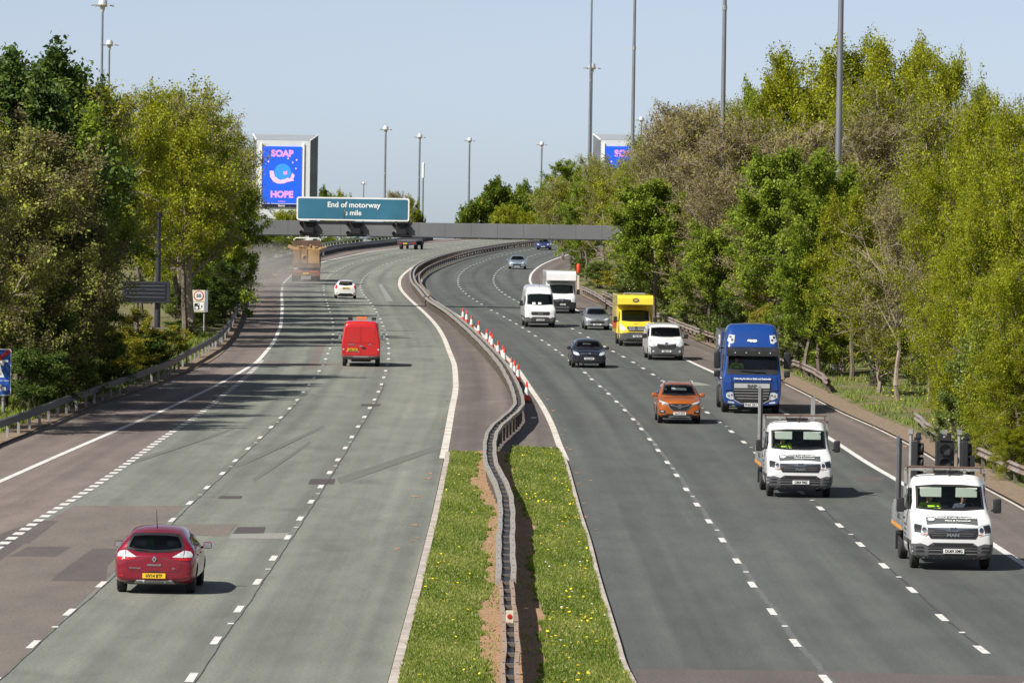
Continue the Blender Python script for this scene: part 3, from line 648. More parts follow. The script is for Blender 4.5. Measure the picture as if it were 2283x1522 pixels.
def proto(key, seed, leafm, barkm, per, size, spread, H=10., W=4., base=.12, nl=26, ns=6, nt=5, shape='round', up=.35, stems=1, droop=0.0, tr=0.0, twig=.9, thick=1.0, wander=.03, bias=0.0, asp=.62):
    g = np.random.default_rng(seed); A, B, ra, rb, lv, tw = grow(g, H, W, base, nl, ns, nt, shape, wander, up, stems)
    ra, rb = np.maximum(ra * thick, .006 * twig * (1 + (lv < 3))), np.maximum(rb * thick, .0045 * twig * (1 + (lv < 3)))
    big = lv < 2; Q = np.concatenate([prisms(A[big], B[big], ra[big], rb[big], 6), prisms(A[~big], B[~big], ra[~big], rb[~big], 3)])
    L, ti = leaves(g, tw, per, size, spread, droop, bias, asp) if per else (None, None)
    ref = L if (L is not None and per > 2) else tw.reshape(-1, 3)
    He, We = float(np.percentile(ref[:, 2], 99.2)), float(np.percentile(np.hypot(ref[:, 0], ref[:, 1]), 96))
    PROTO[key] = (Q, barkm, L, ti, leafm, He, We, {})
def tree(key, name, label, cat, px, top, wpx, s, group, push=True):
    wpx *= 1.12 if s > 12 else 1.0; minoff = 2.0 if px < 700 else 1.0
    lim = (.08 if px < 700 else .12) * wpx
    while s > 14 and push:      # keep the trunk off the road: stand it further back on the same line of sight
        Y = 12100.0 / s; X = (px - PW / 2) / s; l, r = float(KL(Y)), float(KR(Y)); m = minoff + min(lim / s, 1.4)
        if X < l - m or X > r + m: break
        s *= .985
    Y = 12100.0 / s; X = (px - PW / 2) / s
    gz = float(terrain(np.array([X]), np.array([Y]))[0]) - .15
    q = top - (px - PW / 2) * .0157; zt = CAMH + (HOR - q) / s
    h = max(zt - gz, .8); tk = key + 't'
    if h / (wpx / s) > 1.45 and tk in PROTO: key = tk
    Q, bm_, L, ti, lm, H, W, made = PROTO[key]; sz = h / H; sx = wpx / s * .5 / W
    o = thing(name, label, cat, (X, Y, gz), rng.random() * 6.28, group); o.scale = (sx, sx, sz)
    if 'trunk' not in made:
        t = fastmesh('trunk', Q, 4, bm_, o); c = fastmesh('crown', L, 4, lm, o, ti) if L is not None else None
        made['trunk'], made['crown'] = t.data, (c.data if c else None)
    else:
        t = bpy.data.objects.new('trunk', made['trunk']); C.objects.link(t); t.parent = o
        if made['crown']: c = bpy.data.objects.new('crown', made['crown']); C.objects.link(c); c.parent = o
    return o
for i in (0, 1):
    proto('syc%dt' % i, 111 + i, LG, BARK, 30, .23, .15, W=2.9, base=.30, nl=28, ns=6, nt=5, up=.15)
    proto('spring%dt' % i, 121 + i, LY, BARK, 22, .17, .15, W=2.9, base=.36, nl=28, ns=6, nt=6, up=.12)
    proto('bare%dt' % i, 131 + i, LB_, TWIG, 4, .13, .10, W=3.0, base=.28, nl=30, ns=9, nt=11, up=.55, twig=1.4, thick=.8, shape='fan')
    proto('willow%dt' % i, 141 + i, LW, BARK, 32, .13, .13, W=2.9, base=.16, nl=30, ns=6, nt=6, up=.10, droop=.25)
    proto('half%dt' % i, 191 + i, LY, TWIG, 7, .15, .12, W=3.0, base=.28, nl=30, ns=8, nt=8, up=.3, twig=1.8, bias=-.1)
    proto('bronze%dt' % i, 161 + i, LP, BARK_DARK, 28, .16, .14, W=2.9, base=.12, nl=28, ns=6, nt=6)
    proto('syc%d' % i, 11 + i, LG, BARK, 26, .30, .17, W=4.2, base=.10, nl=26, ns=6, nt=5)
    proto('spring%d' % i, 21 + i, LY, BARK, 20, .21, .17, W=4.2, base=.14, nl=28, ns=6, nt=6, up=.5)
    proto('bare%d' % i, 31 + i, LB_, TWIG, 4, .16, .12, W=4.4, base=.12, nl=30, ns=9, nt=11, up=.62, twig=1.6, thick=.9, shape='fan')
    proto('willow%d' % i, 41 + i, LW, BARK, 30, .17, .15, W=4.2, base=.06, nl=30, ns=6, nt=6, up=.4, droop=.25)
    proto('shrub%d' % i, 51 + i, LI, BARK, 30, .34, .22, W=5.5, base=.04, nl=24, ns=5, nt=5, up=.3, shape='bush', stems=3)
    proto('bronze%d' % i, 61 + i, LP, BARK_DARK, 26, .20, .16, W=4.2, base=.06, nl=28, ns=6, nt=6)
    proto('half%d' % i, 91 + i, LY, TWIG, 7, .20, .15, W=4.3, base=.10, nl=30, ns=8, nt=8, up=.55, twig=2.0, bias=-.1)
proto('dark0t', 171, LD, BARK_DARK, 36, .24, .16, W=2.9, base=.22, nl=28, ns=6, nt=5)
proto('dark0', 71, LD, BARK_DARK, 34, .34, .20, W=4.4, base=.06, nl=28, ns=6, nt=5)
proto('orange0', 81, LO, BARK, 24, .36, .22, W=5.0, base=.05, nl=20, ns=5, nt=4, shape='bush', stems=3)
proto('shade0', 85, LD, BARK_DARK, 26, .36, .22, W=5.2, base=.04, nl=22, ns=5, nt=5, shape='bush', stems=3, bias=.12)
proto('thin0', 95, LB_, BARK_PALE, 3, .15, .12, W=4.0, base=.34, nl=22, ns=6, nt=8, up=.75, twig=1.7, thick=.85, shape='fan')
proto('far0', 97, LG, BARK, 22, .5, .25, W=4.3, base=.05, nl=22, ns=5, nt=5, bias=-.2)
proto('far1', 98, LY, BARK, 16, .4, .25, W=4.3, base=.05, nl=22, ns=5, nt=5, bias=-.15)
GL, GR_, GF = 'trees and bushes on the left verge', 'trees and bushes on the right bank', 'distant trees beyond the gantry'
KN = {'syc': ('leafy_tree', 'tree'), 'spring': ('spring_tree', 'tree'), 'bare': ('bare_tree', 'tree'), 'willow': ('willow_tree', 'tree'), 'shrub': ('ivy_shrub', 'shrub'), 'bronze': ('bronze_tree', 'tree'), 'half': ('budding_tree', 'tree'), 'dark': ('dark_tree', 'tree'), 'orange': ('young_shrub', 'shrub'), 'shade': ('shade_shrub', 'shrub'), 'thin': ('slender_tree', 'tree'), 'far': ('distant_tree', 'tree')}
TREES = [
 ('syc0', 1292, 425, 105, 23, 'leafy tree over the hard shoulder bend below the gantry end', 0),
 ('syc1', 1296, 505, 65, 22.4, 'small leafy tree on the inside of the bend below the gantry', 0),
 ('shrub0', 1292, 575, 55, 23, 'ivy shrub just behind the orange-topped marker post', 0),
 ('spring1', 1490, 420, 170, 33, 'yellow-green tree low among the bare trees behind the yellow van', 0),
 ('syc0', 1580, 500, 150, 36.5, 'leafy green tree low behind the panel van and the blue lorry', 0),
 ('spring0', 1900, 440, 170, 45, 'yellow-green tree behind the slender twin trunks', 0),
 ('half1', 1250, 400, 130, 19, 'budding tree filling behind the bright tree at the gantry end', 0),
 ('half0', 1350, 350, 150, 22, 'budding tree behind the reddish one under the right tower', 0),
 ('spring1', 1440, 310, 160, 24, 'yellow-green tree behind the budding tree at the right tower', 0),
 ('bare1', 1530, 236, 200, 27.5, 'bare tree furthest back left of the third lamp mast', 0),
 ('half1', 1620, 225, 200, 29, 'budding tree furthest back right of the third lamp mast', 0),
 ('half0', 1700, 250, 200, 34, 'budding tree between the bare trees and the high row', 0),
 ('spring1', 1600, 330, 220, 30, 'yellow-green tree hidden among the bare trees', 0),
 ('half1', 2240, 235, 170, 45, 'budding tree behind the largest willow', 0),
 ('half0', 1990, 190, 230, 38, 'budding tree in front of the high row on the right', 0),
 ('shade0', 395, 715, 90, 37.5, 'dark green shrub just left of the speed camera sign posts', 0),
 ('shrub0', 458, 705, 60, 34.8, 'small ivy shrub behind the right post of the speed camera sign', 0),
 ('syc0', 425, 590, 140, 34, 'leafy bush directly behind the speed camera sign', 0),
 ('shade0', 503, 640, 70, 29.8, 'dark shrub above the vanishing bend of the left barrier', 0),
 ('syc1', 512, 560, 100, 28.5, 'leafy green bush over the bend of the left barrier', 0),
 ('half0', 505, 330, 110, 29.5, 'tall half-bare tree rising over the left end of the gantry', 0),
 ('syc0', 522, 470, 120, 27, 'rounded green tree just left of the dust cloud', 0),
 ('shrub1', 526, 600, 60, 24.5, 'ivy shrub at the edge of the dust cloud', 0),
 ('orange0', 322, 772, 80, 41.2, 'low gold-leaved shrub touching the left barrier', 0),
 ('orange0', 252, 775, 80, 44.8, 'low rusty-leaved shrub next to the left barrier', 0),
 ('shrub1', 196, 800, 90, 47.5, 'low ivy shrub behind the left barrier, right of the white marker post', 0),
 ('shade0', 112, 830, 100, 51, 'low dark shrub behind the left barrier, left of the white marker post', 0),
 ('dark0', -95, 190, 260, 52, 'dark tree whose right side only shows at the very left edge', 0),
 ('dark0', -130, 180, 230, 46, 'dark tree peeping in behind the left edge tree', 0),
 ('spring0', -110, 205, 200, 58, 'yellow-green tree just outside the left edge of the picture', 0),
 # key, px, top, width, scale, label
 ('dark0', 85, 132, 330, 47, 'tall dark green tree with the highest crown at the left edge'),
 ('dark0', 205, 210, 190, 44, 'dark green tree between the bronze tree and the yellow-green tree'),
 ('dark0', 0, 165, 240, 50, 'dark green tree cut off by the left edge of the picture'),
 ('spring0', 235, 205, 200, 36, 'yellow-green treetop showing beneath the two left lamp masts'),
 ('bronze0', 95, 292, 330, 56, 'bronze-leaved tree in front of the tallest dark tree on the left'),
 ('bronze1', 165, 440, 170, 53, 'smaller bronze-leaved tree right of the large bronze one'),
 ('bronze1', 10, 430, 200, 54, 'bronze-leaved tree at the left edge above the blue sign'),
 ('spring1', 345, 196, 250, 36, 'tall yellow-green tree left of the dark message sign'),
 ('half0', 420, 215, 250, 38, 'twiggy yellow-green tree with a thin spiky top on the left'),
 ('spring0', 300, 255, 170, 39.5, 'yellow-green tree beside the dark tree on the left'),
 ('half1', 485, 262, 160, 35, 'half-bare tree whose edge reaches towards the advert tower'),
 ('spring1', 410, 275, 230, 38.5, 'broad yellow tree in full sun above the message sign post'),
 ('half0', 525, 335, 90, 31, 'thin half-leafed tree just left of the advert tower'),
 ('half1', 548, 420, 80, 30, 'half-leafed tree with its branches across the advert tower'),
 ('syc0', 480, 430, 210, 35, 'green leafy tree behind the speed camera sign'),
 ('syc1', 545, 470, 130, 37, 'green leafy tree over the left end of the gantry'),
 ('syc1', 385, 540, 170, 33, 'green leafy tree behind the dark message sign'),
 ('syc0', 575, 500, 100, 31, 'small green tree under the left end of the gantry beam'),
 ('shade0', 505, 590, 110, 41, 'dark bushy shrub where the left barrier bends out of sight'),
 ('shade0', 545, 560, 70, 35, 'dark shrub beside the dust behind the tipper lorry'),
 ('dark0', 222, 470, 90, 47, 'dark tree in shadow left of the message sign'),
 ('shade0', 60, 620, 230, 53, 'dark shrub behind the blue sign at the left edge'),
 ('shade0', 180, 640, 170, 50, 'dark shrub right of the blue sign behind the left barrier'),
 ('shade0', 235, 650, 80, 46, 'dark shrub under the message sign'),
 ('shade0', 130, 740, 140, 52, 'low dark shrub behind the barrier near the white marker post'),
 ('orange0', 300, 692, 110, 51, 'sunlit yellow and orange shrub behind the left barrier'),
 ('orange0', 385, 728, 100, 47, 'sunlit orange-tipped shrub below the message sign'),
 ('orange0', 250, 730, 80, 53, 'small rusty shrub at the shaded end of the sunlit bushes'),
 ('orange0', 340, 752, 80, 50, 'low sunlit green-gold shrub close to the left barrier'),
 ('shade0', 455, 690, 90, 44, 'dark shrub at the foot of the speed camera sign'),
 ('far1', 632, 470, 90, 23, 'yellow-green tree behind the tipper lorry'),
 ('far1', 600, 505, 90, 25, 'bushy tree left of the tipper lorry'),
 ('far1', 650, 525, 60, 20, 'yellow bush between the tipper lorry and the gantry beam'),
 ('far0', 735, 532, 70, 17, 'green bush behind the parapet right of the tipper lorry'),
 ('far0', 790, 530, 70, 16, 'green bush behind the parapet under the gantry signals'),
 ('far0', 850, 528, 70, 15.5, 'dark bush behind the parapet near the far flatbed lorry'),
 ('far0', 722, 424, 55, 10.5, 'small dark treetop right of the advert tower'),
 ('far1', 757, 430, 70, 11, 'yellowish treetop showing above the motorway sign'),
 ('bare1', 880, 428, 60, 10.5, 'bare treetop above the right half of the motorway sign'),
 ('far1', 912, 440, 60, 10.5, 'gold-green treetop at the right end of the motorway sign'),
 ('far0', 932, 470, 30, 10.5, 'thin dark tree just right of the motorway sign'),
 ('far0', 1108, 404, 110, 9.2, 'tallest tree of the distant clump above the gantry beam'),
 ('far0', 1155, 412, 90, 9.2, 'distant tree right of the tallest one in the far clump'),
 ('far0', 1062, 440, 90, 9.6, 'distant tree at the left end of the far clump'),
 ('far0', 1195, 420, 80, 9.5, 'distant tree behind the rightmost far lamp mast'),
 ('far1', 1125, 458, 90, 10, 'paler distant tree in front of the far clump'),
 ('far0', 1030, 468, 45, 10, 'small distant tree next to the far lamp mast'),
 ('far1', 1175, 475, 80, 10.4, 'low pale tree at the right of the far clump'),
 ('syc1', 1462, 410, 190, 33.5, 'green tree in front of the right end of the gantry beam', False),
 ('shrub0', 1445, 570, 130, 33, 'green shrub below the right end of the gantry beam', False),
 ('syc0', 500, 420, 190, 32.5, 'green leafy tree hiding the left end of the gantry beam', False),
 ('shade0', 495, 590, 110, 34, 'dark shrub at the foot of the left gantry leg', False),
 ('syc0', 1256, 362, 105, 22, 'bright green tree at the right end of the gantry beam'),
 ('syc1', 1222, 440, 60, 21, 'bright green bushy tree reaching out over the gantry beam'),
 ('syc1', 1305, 395, 110, 24, 'green tree in front of the right advert tower'),
 ('half0', 1345, 372, 120, 25, 'reddish budding tree under the right advert tower'),
 ('spring0', 1395, 380, 140, 27, 'yellow-green tree right of the gantry end'),
 ('syc0', 1290, 470, 110, 24, 'leafy green tree above the orange-topped marker'),
 ('half1', 1425, 325, 130, 28, 'budding tree covering the right half of the advert tower'),
 ('bare0', 1490, 262, 150, 30, 'bare twiggy tree left of the third lamp mast'),
 ('bare1', 1570, 245, 210, 32, 'tall bare twiggy tree at the third lamp mast'),
 ('bare0', 1650, 270, 200, 35, 'bare brown tree right of the third lamp mast'),
 ('bare1', 1530, 350, 210, 33, 'wide bare grey-brown tree in the middle of the right bank'),
 ('bare0', 1610, 385, 230, 36, 'bare grey-brown tree in front of the other bare ones'),
 ('half0', 1450, 430, 150, 30, 'budding tree left of the bare grey-brown trees'),
 ('spring1', 1730, 180, 190, 33, 'yellow-green tree at the left shoulder of the high crown'),
 ('spring0', 1790, 128, 230, 33, 'high yellow-green tree left of the fourth lamp mast'),
 ('spring1', 1900, 92, 240, 33.5, 'highest yellow-green tree behind the fourth lamp mast'),
 ('spring0', 2020, 100, 240, 34, 'high yellow-green tree right of the fourth lamp mast'),
 ('spring1', 2110, 125, 180, 35, 'right-hand tree of the high yellow-green row'),
 ('half1', 2175, 205, 150, 36, 'twiggy tree at the right end of the high row'),
 ('syc0', 1680, 190, 110, 32.5, 'small green tree at the far left of the high row'),
 ('bare0', 1790, 285, 250, 38, 'bare tree below the high yellow-green row'),
 ('bare1', 1920, 262, 250, 40, 'bare reddish-brown tree right of the fourth lamp mast'),
 ('half1', 2060, 235, 230, 42, 'budding brown-green tree in front of the right end of the high row'),
 ('half0', 1880, 370, 220, 43, 'budding tree behind the leafy tree at the fourth lamp mast'),
 ('half1', 2040, 400, 220, 46, 'budding tree behind the slender twin trunks'),
 ('syc1', 1745, 345, 215, 42, 'bright green leafy tree in front of the bare trees'),
 ('syc0', 1830, 350, 205, 44, 'bright green leafy tree in front of the fourth lamp mast'),
 ('syc1', 1715, 480, 175, 43, 'lower bright green tree above the blue lorry'),
 ('syc0', 1800, 540, 170, 46, 'green leafy tree low on the bank right of the blue lorry'),
 ('thin0', 2005, 430, 260, 49.5, 'slender bare tree with pale twin trunks on the grass'),
 ('thin0', 2070, 520, 130, 50, 'thin pale sapling right of the twin trunks'),
 ('willow0', 2120, 330, 220, 50, 'yellow-green willow left of the largest willow'),
 ('willow1', 2225, 215, 260, 54, 'largest yellow-green willow at the right edge'),
 ('willow0', 2290, 305, 240, 60, 'yellow willow cut off by the right edge'),
 ('willow1', 2185, 450, 230, 60, 'willow in front of the largest willow'),
 ('willow0', 2265, 560, 220, 66, 'bright yellow-green willow low at the right edge'),
 ('willow1', 2130, 600, 170, 58, 'willow above the grass right of the slender trunks'),
 ('shrub0', 2205, 700, 190, 68, 'leafy green shrub behind the near guard rail'),
 ('willow0', 2275, 760, 170, 75, 'yellow-green willow bush above the leading white pickup'),
 ('shrub1', 1290, 560, 90, 23.5, 'green shrub behind the orange-topped marker'),
 ('shrub0', 1335, 580, 100, 25.5, 'green shrub above the far guard rail'),
 ('orange0', 1375, 600, 90, 27.5, 'gold-tinged shrub behind the yellow van'),
 ('shrub1', 1425, 600, 120, 29.5, 'green ivy shrub right of the yellow van'),
 ('shrub0', 1490, 620, 130, 32, 'ivy shrub behind the white panel van with the grey bumper'),
 ('shrub1', 1555, 630, 130, 34.5, 'ivy shrub left of the blue lorry'),
 ('shrub0', 1615, 610, 140, 37, 'dark ivy shrub behind the blue lorry'),
 ('shade0', 1660, 640, 120, 39, 'shaded ivy shrub directly above the blue lorry roof'),
 ('orange0', 1715, 680, 90, 43, 'small orange-leaved shrub right of the blue lorry roof'),
 ('shrub1', 1770, 700, 120, 45, 'green shrub beside the blue lorry mirror'),
 ('shrub0', 1840, 700, 120, 43.5, 'green shrub left of the dark ivy-covered trunk'),
 ('syc1', 1880, 640, 130, 44, 'young green tree beside the dark ivy-covered trunk'),
 ('shrub1', 2085, 700, 130, 47, 'green shrub behind the thin sapling'),
 ('willow1', 2125, 790, 110, 55, 'willow bush at the edge of the grass'),
 ('shrub0', 2150, 850, 120, 64, 'leafy shrub above the bend of the near guard rail'),
 ('willow0', 2225, 880, 150, 72, 'yellow bush leaning over the near guard rail'),
 ('willow1', 2262, 955, 110, 79, 'low yellow-green bush at the right edge by the leading pickup'),
 ('bare1', 1720, 470, 200, 40, 'bare tree hidden between the green trees at the fourth mast'),
 ('half1', 1960, 560, 200, 48, 'budding thicket behind the grass and the slender trunks'),
 ('shrub1', 1950, 690, 170, 42, 'green thicket behind the dark ivy-covered trunk'),
]
for (key, px, top, w, s, lab, *nopush) in TREES:
    n, cat = KN[key.rstrip('01')]; g = GF if key.startswith('far') or s < 12 else (GL if px < 900 else GR_)
    tree(key, n, lab, cat, px, top, w, s, g, not nopush)
blades('grass', 1800, rag(BP, -.60, .08, 0), rag(BP, -.16, .06, 1), Y0, YG, .075, .02, .07, 'dry straw and seedlings on the bare soil left of the central barrier', M_BL, .018, (.55, 1))
blades('grass', 1500, rag(BP, .16, .05, 0), rag(BP, .80, .06, 2), Y0, YGR, .075, .02, .07, 'dry straw and seedlings on the bare soil right of the central barrier', M_BL, .018, (.55, 1))
ORD = ['first', 'second', 'third', 'fourth', 'fifth', 'sixth', 'seventh', 'eighth', 'ninth', 'tenth', 'eleventh', 'twelfth', 'thirteenth', 'fourteenth', 'fifteenth', 'sixteenth', 'seventeenth', 'eighteenth', 'nineteenth', 'twentieth']
ROW = [(205, 3.2, 10.5, 'bronze0'), (214, 4.2, 13, 'half1'), (226, 3.2, 10, 'bronze1'), (238, 4, 12.5, 'dark0'), (249, 3.4, 11, 'syc1'), (259, 3.6, 12, 'half0'), (322, 5.0, 11, 'spring0'), (338, 3.4, 12, 'syc0'), (349, 3.4, 13, 'half0'), (360, 3.0, 11.5, 'syc1'), (371, 3.4, 13, 'spring1'), (383, 3.0, 12, 'half1'), (396, 3.2, 11, 'syc0'), (410, 3.6, 12, 'half0'), (425, 3.4, 10.5, 'syc1'), (442, 4, 11, 'half1')]
for i, (Y, d, h, key) in enumerate(ROW):
    s_ = FPX / Y; X = float(LB(Y)) - d; px = X * s_ + PW / 2; g = float(roadz(Y)); top = HOR + (CAMH - g - h) * s_ + (px - PW / 2) * .0157
    n, cat = KN[key.rstrip('01')]
    h *= 1.14; top = HOR + (CAMH - g - h) * s_ + (px - PW / 2) * .0157
    tree(key, n, '%s tree of the dense row close behind the left barrier, counting from the camera' % ORD[i], cat, px, top, 6.2 * s_, s_, 'dense row of trees behind the left barrier', False)
for i, (Y, d, h, key) in enumerate([(222, 1.5, 2.6, 'shade0'), (233, 1.5, 2.2, 'shrub0'), (244, 1.6, 2.8, 'shade0'), (256, 1.6, 2.3, 'orange0'), (268, 1.7, 2.0, 'shade0'), (338, 2.6, 2.6, 'shrub1'), (347, 1.5, 3.4, 'shade0'), (358, 1.4, 3.4, 'shrub0'), (370, 1.4, 3.6, 'shade0'), (384, 1.4, 3.4, 'shrub1'), (400, 1.4, 3.2, 'shade0')]):
    s_ = FPX / Y; X = float(LB(Y)) - d; px = X * s_ + PW / 2; g = float(roadz(Y)); top = HOR + (CAMH - g - h) * s_ + (px - PW / 2) * .0157
    n, cat = KN[key.rstrip('01')]
    tree(key, n, '%s low bush of the undergrowth touching the left barrier, counting from the camera' % ORD[i], cat, px, top, 3.0 * s_, s_, 'undergrowth touching the left barrier', False)
# ivy-covered double trunk on the grass
ivy = at(1950, 868); iv = thing('ivy_tree', 'dark ivy-covered double trunk standing on the grass verge', 'tree', (ivy.x, ivy.y, ivy.z - .1), 0, GR_)
MB().tube([(0, 0, 0), (-.05, 0, 1.2), (-.15, 0, 2.6), (-.3, 0, 5)], [.24, .17, .16, .1], 10).tube([(.35, .1, 0), (.38, .1, 1.4), (.5, .1, 3), (.7, .1, 5)], [.2, .15, .13, .09], 10).build('trunk', BARK_DARK, iv, True)
gg = np.random.default_rng(5); pts = np.stack([np.array([gg.choice([-.08, .4]) + gg.normal(0, .2), gg.normal(0, .2), gg.random() * 3.6]) for _ in range(420)])
Q, ti = leaves(gg, np.stack([pts, pts + .05], 1), 9, .15, .06); fastmesh('crown', Q, 4, LD, iv, ti)
# rough grass on the verges
M_BV = leafmat('verge_grass_blade', [(.10, .16, .02), (.18, .27, .035), (.27, .34, .06), (.40, .34, .15)], .4, .6)
blades('grass', 50000, KR.off(1.3), KR.off(9), 140, 420, .02, .10, .38, 'rough sunlit grass with dandelions on the right verge', M_BV, .04)
blades('grass', 26000, KL.off(-7), KL.off(-.9), 140, 330, .0, .10, .45, 'rough grass under the left verge barrier', M_BV, .04)
flowers('dandelions', 120, KR.off(1.6), KR.off(6), 205, 260, .45, .045, M_DAN, 'yellow dandelions dotted over the grass on the right verge', 12)
# ---------------------------------------------------------------- lettering
def text(s, size, mat, parent, name, frame, align='CENTER', bold=0.0, depth=.003, sx=1.0):
    """lettering as a mesh; frame = Matrix whose x/y axes are the plane of writing"""
    c = bpy.data.curves.new(name, 'FONT'); c.body = s; c.size = size; c.align_x = align; c.align_y = 'CENTER'; c.extrude = depth; c.offset = bold; c.resolution_u = 3
    o = bpy.data.objects.new(name, c); C.objects.link(o)
    me = bpy.data.meshes.new_from_object(o.evaluated_get(bpy.context.evaluated_depsgraph_get())); bpy.data.objects.remove(o); bpy.data.curves.remove(c)
    me.name = name; me.transform(Matrix.Diagonal((sx, 1, 1, 1))); me.transform(frame); me.materials.clear()
    return link(name, me, mat, parent)
def facing(x, y, z, to):   # writing plane at (x,y,z) whose normal points along `to`
    n = Vector(to).normalized(); u = Vector((0, 0, 1)).cross(n).normalized(); v = n.cross(u)
    m = Matrix((u, v, n)).transposed().to_4x4(); m.translation = (x, y, z); return m
CAMV = (0, -1, 0)
# ---------------------------------------------------------------- gantry
YGA = 405.0; zg = float(roadz(YGA)); gx0 = atY(490, 505, YGA).x; gx1 = atY(1452, 520, YGA).x
zt, zb = CAMH + (HOR - 499.5) * YGA / FPX, CAMH + (HOR - 531.5) * YGA / FPX
ga = thing('road_gantry', 'long grey steel gantry beam spanning both carriageways', 'gantry', ((gx0 + gx1) / 2, YGA, zg))
def gparts(o): return child_at(o, ga)
b = MB().box(gx0, gx1, YGA - .45, YGA + 1.5, zb, zt); gparts(b.build('beam', M['gantry'], bevel=.02))
b = MB(); x = gx0 + 1.2
while x < gx1: b.box(x - .012, x + .012, YGA - .462, YGA - .45, zb + .01, zt - .01); x += 1.95
o = gparts(b.build('panel_joints', mk('gantry_joint', (.13, .135, .14), .6)))
gparts(MB().box(gx0 - .05, gx1 + .05, YGA - .5, YGA + 1.55, zb - .06, zb).build('bottom_flange', M['black']))
for x in (atY(505, 600, YGA).x, atY(1440, 600, YGA).x): gparts(MB().box(x - .35, x + .35, YGA - .4, YGA + .4, zg - 3, zb).build('leg', M['gantry']))
sx0, sx1 = atY(662, 466, YGA).x, atY(913, 468, YGA).x; sz0, sz1 = CAMH + (HOR - 497.5) * YGA / FPX, CAMH + (HOR - 446) * YGA / FPX
sgn = thing('motorway_sign', 'wide blue-green sign reading End of motorway on top of the gantry', 'sign', ((sx0 + sx1) / 2, YGA - .6, sz0))
def rrect(w, h, r, n=5):
    P = []
    for cx, cy, a0 in ((w / 2 - r, h / 2 - r, 0), (-w / 2 + r, h / 2 - r, 90), (-w / 2 + r, -h / 2 + r, 180), (w / 2 - r, -h / 2 + r, 270)):
        for i in range(n + 1): a = R(a0 + 90 * i / n); P.append((cx + r * math.cos(a), cy + r * math.sin(a)))
    return P
sw, sh = sx1 - sx0, sz1 - sz0; M_SIGN = mk('sign_blue', (.030, .150, .235), .55, 0, .14, .7, dirt=(.030, .085, .12), dirtamt=.5, detail=8)
SL = sgn
MB().prism([(x, z + sh / 2) for x, z in rrect(sw, sh, .16)], -.05, .05, 'y').build('border', M['white'], SL)
MB().prism([(x, z + sh / 2) for x, z in rrect(sw - .22, sh - .22, .1)], -.062, -.05, 'y').build('panel', M_SIGN, SL)
MB().box(-.13 - .55, -.13 - .47, -.066, -.062, .12, sh - .12).build('stain', mk('sign_stain', (.025, .06, .075), .7, 0, .3, 3), SL)
text('End of motorway', .56, M['inkw'], SL, 'lettering', facing(.06, -.068, sh * .67, CAMV), bold=.012)
text('mile', .52, M['inkw'], SL, 'lettering', facing(.20, -.068, sh * .33, CAMV), bold=.012)
text('3', .34, M['inkw'], SL, 'lettering', facing(-.47, -.068, sh * .29, CAMV), bold=.008)
text('1', .30, mk('ink_stained', (.25, .32, .34), .6), SL, 'lettering', facing(-.62, -.068, sh * .42, CAMV), bold=.006)
for x in (-sw * .38, 0, sw * .38): MB().box(x - .06, x + .06, .055, .2, -.9, sh * .9).build('bracket', M['galv'], SL)
sig = None
M_SIGNAL = mk('signal_plate', (.16, .16, .165), .6, 0, .15, 3); M_REDL = mk('signal_lamp_red', (.11, .02, .016), .3, 0, .3, 20)
for px in (687, 791, 893):
    p = atY(px, 509 + (px - 687) * .012, YGA); loc = (p.x, YGA - .47, zb + .06)
    if sig is None:
        sig = thing('lane_signal', '', 'signal'); h = zt - zb
        MB().prism([(-.62, 0), (.45, 0), (.72, .25), (.72, h * .68), (.45, h * .9), (-.62, h * .9)], -.06, .0, 'y').build('back_plate', M_SIGNAL, sig)
        MB().box(-.30, .42, -.30, -.05, .12, h * .85).build('display_box', M['black'], sig, bevel=.02)
        MB().box(-.34, .46, -.55, -.05, h * .85, h * .85 + .04).build('hood', M['black'], sig)
        for x in (-.48, .56):
            for z in (.16, h * .74):
                l = MB().lathe([(.13, -.02), (.13, -.10), (.10, -.105), (.0, -.11)], (x, -.05, z), 14, 'y').build('lamp', M_REDL, sig)
                MB().lathe([(.145, -.0), (.145, -.26), (.125, -.26), (.125, -.1)], (x, -.05, z + .01), 14, 'y').build('lamp_hood', M['black'], l)
        r = sig
    else: r = copy_tree(sig)
    r.location = loc; r['group'] = 'lane signals hung on the gantry'
    r['label'] = {687: 'lane signal with red lamps under the left end of the motorway sign', 791: 'middle lane signal with red lamps under the motorway sign', 893: 'lane signal with red lamps under the right end of the motorway sign'}[px]
# ---------------------------------------------------------------- high masts
def mast_head(root, z, r=1.35):
    MB().lathe([(.18, z - .9), (.34, z - .25), (.75, z - .05), (.78, z + .08), (.60, z + .1), (.55, z + .5), (.42, z + .72), (0.02, z + .78)], (0, 0, 0), 16).build('ring', mk('mast_cap', (.62, .62, .63), .4, .3, .05, 3) if 'cap' not in M else M['cap'], root, True)
    for i in range(6):
        a = i * math.pi / 3 + .3; c, s = math.cos(a), math.sin(a); m = MB()
        m.tube([(c * .7, s * .7, z), (c * r * .8, s * r * .8, z + .02)], .04, 6)
        V = [(rr * c - w * s, rr * s + w * c, z + h) for rr, w, h in ((r * .75, -.16, -.10), (r * .75, .16, -.10), (r * 1.12, .18, -.16), (r * 1.12, -.18, -.16), (r * .75, -.13, .07), (r * .75, .13, .07), (r * 1.12, .13, -.0), (r * 1.12, -.13, -.0))]
        m.add(V, [(3, 2, 1, 0), (4, 5, 6, 7), (0, 1, 5, 4), (1, 2, 6, 5), (2, 3, 7, 6), (3, 0, 4, 7)]); m.build('floodlight', M['galv'], root)
M['cap'] = mk('mast_cap', (.62, .62, .63), .4, .3, .05, 3)
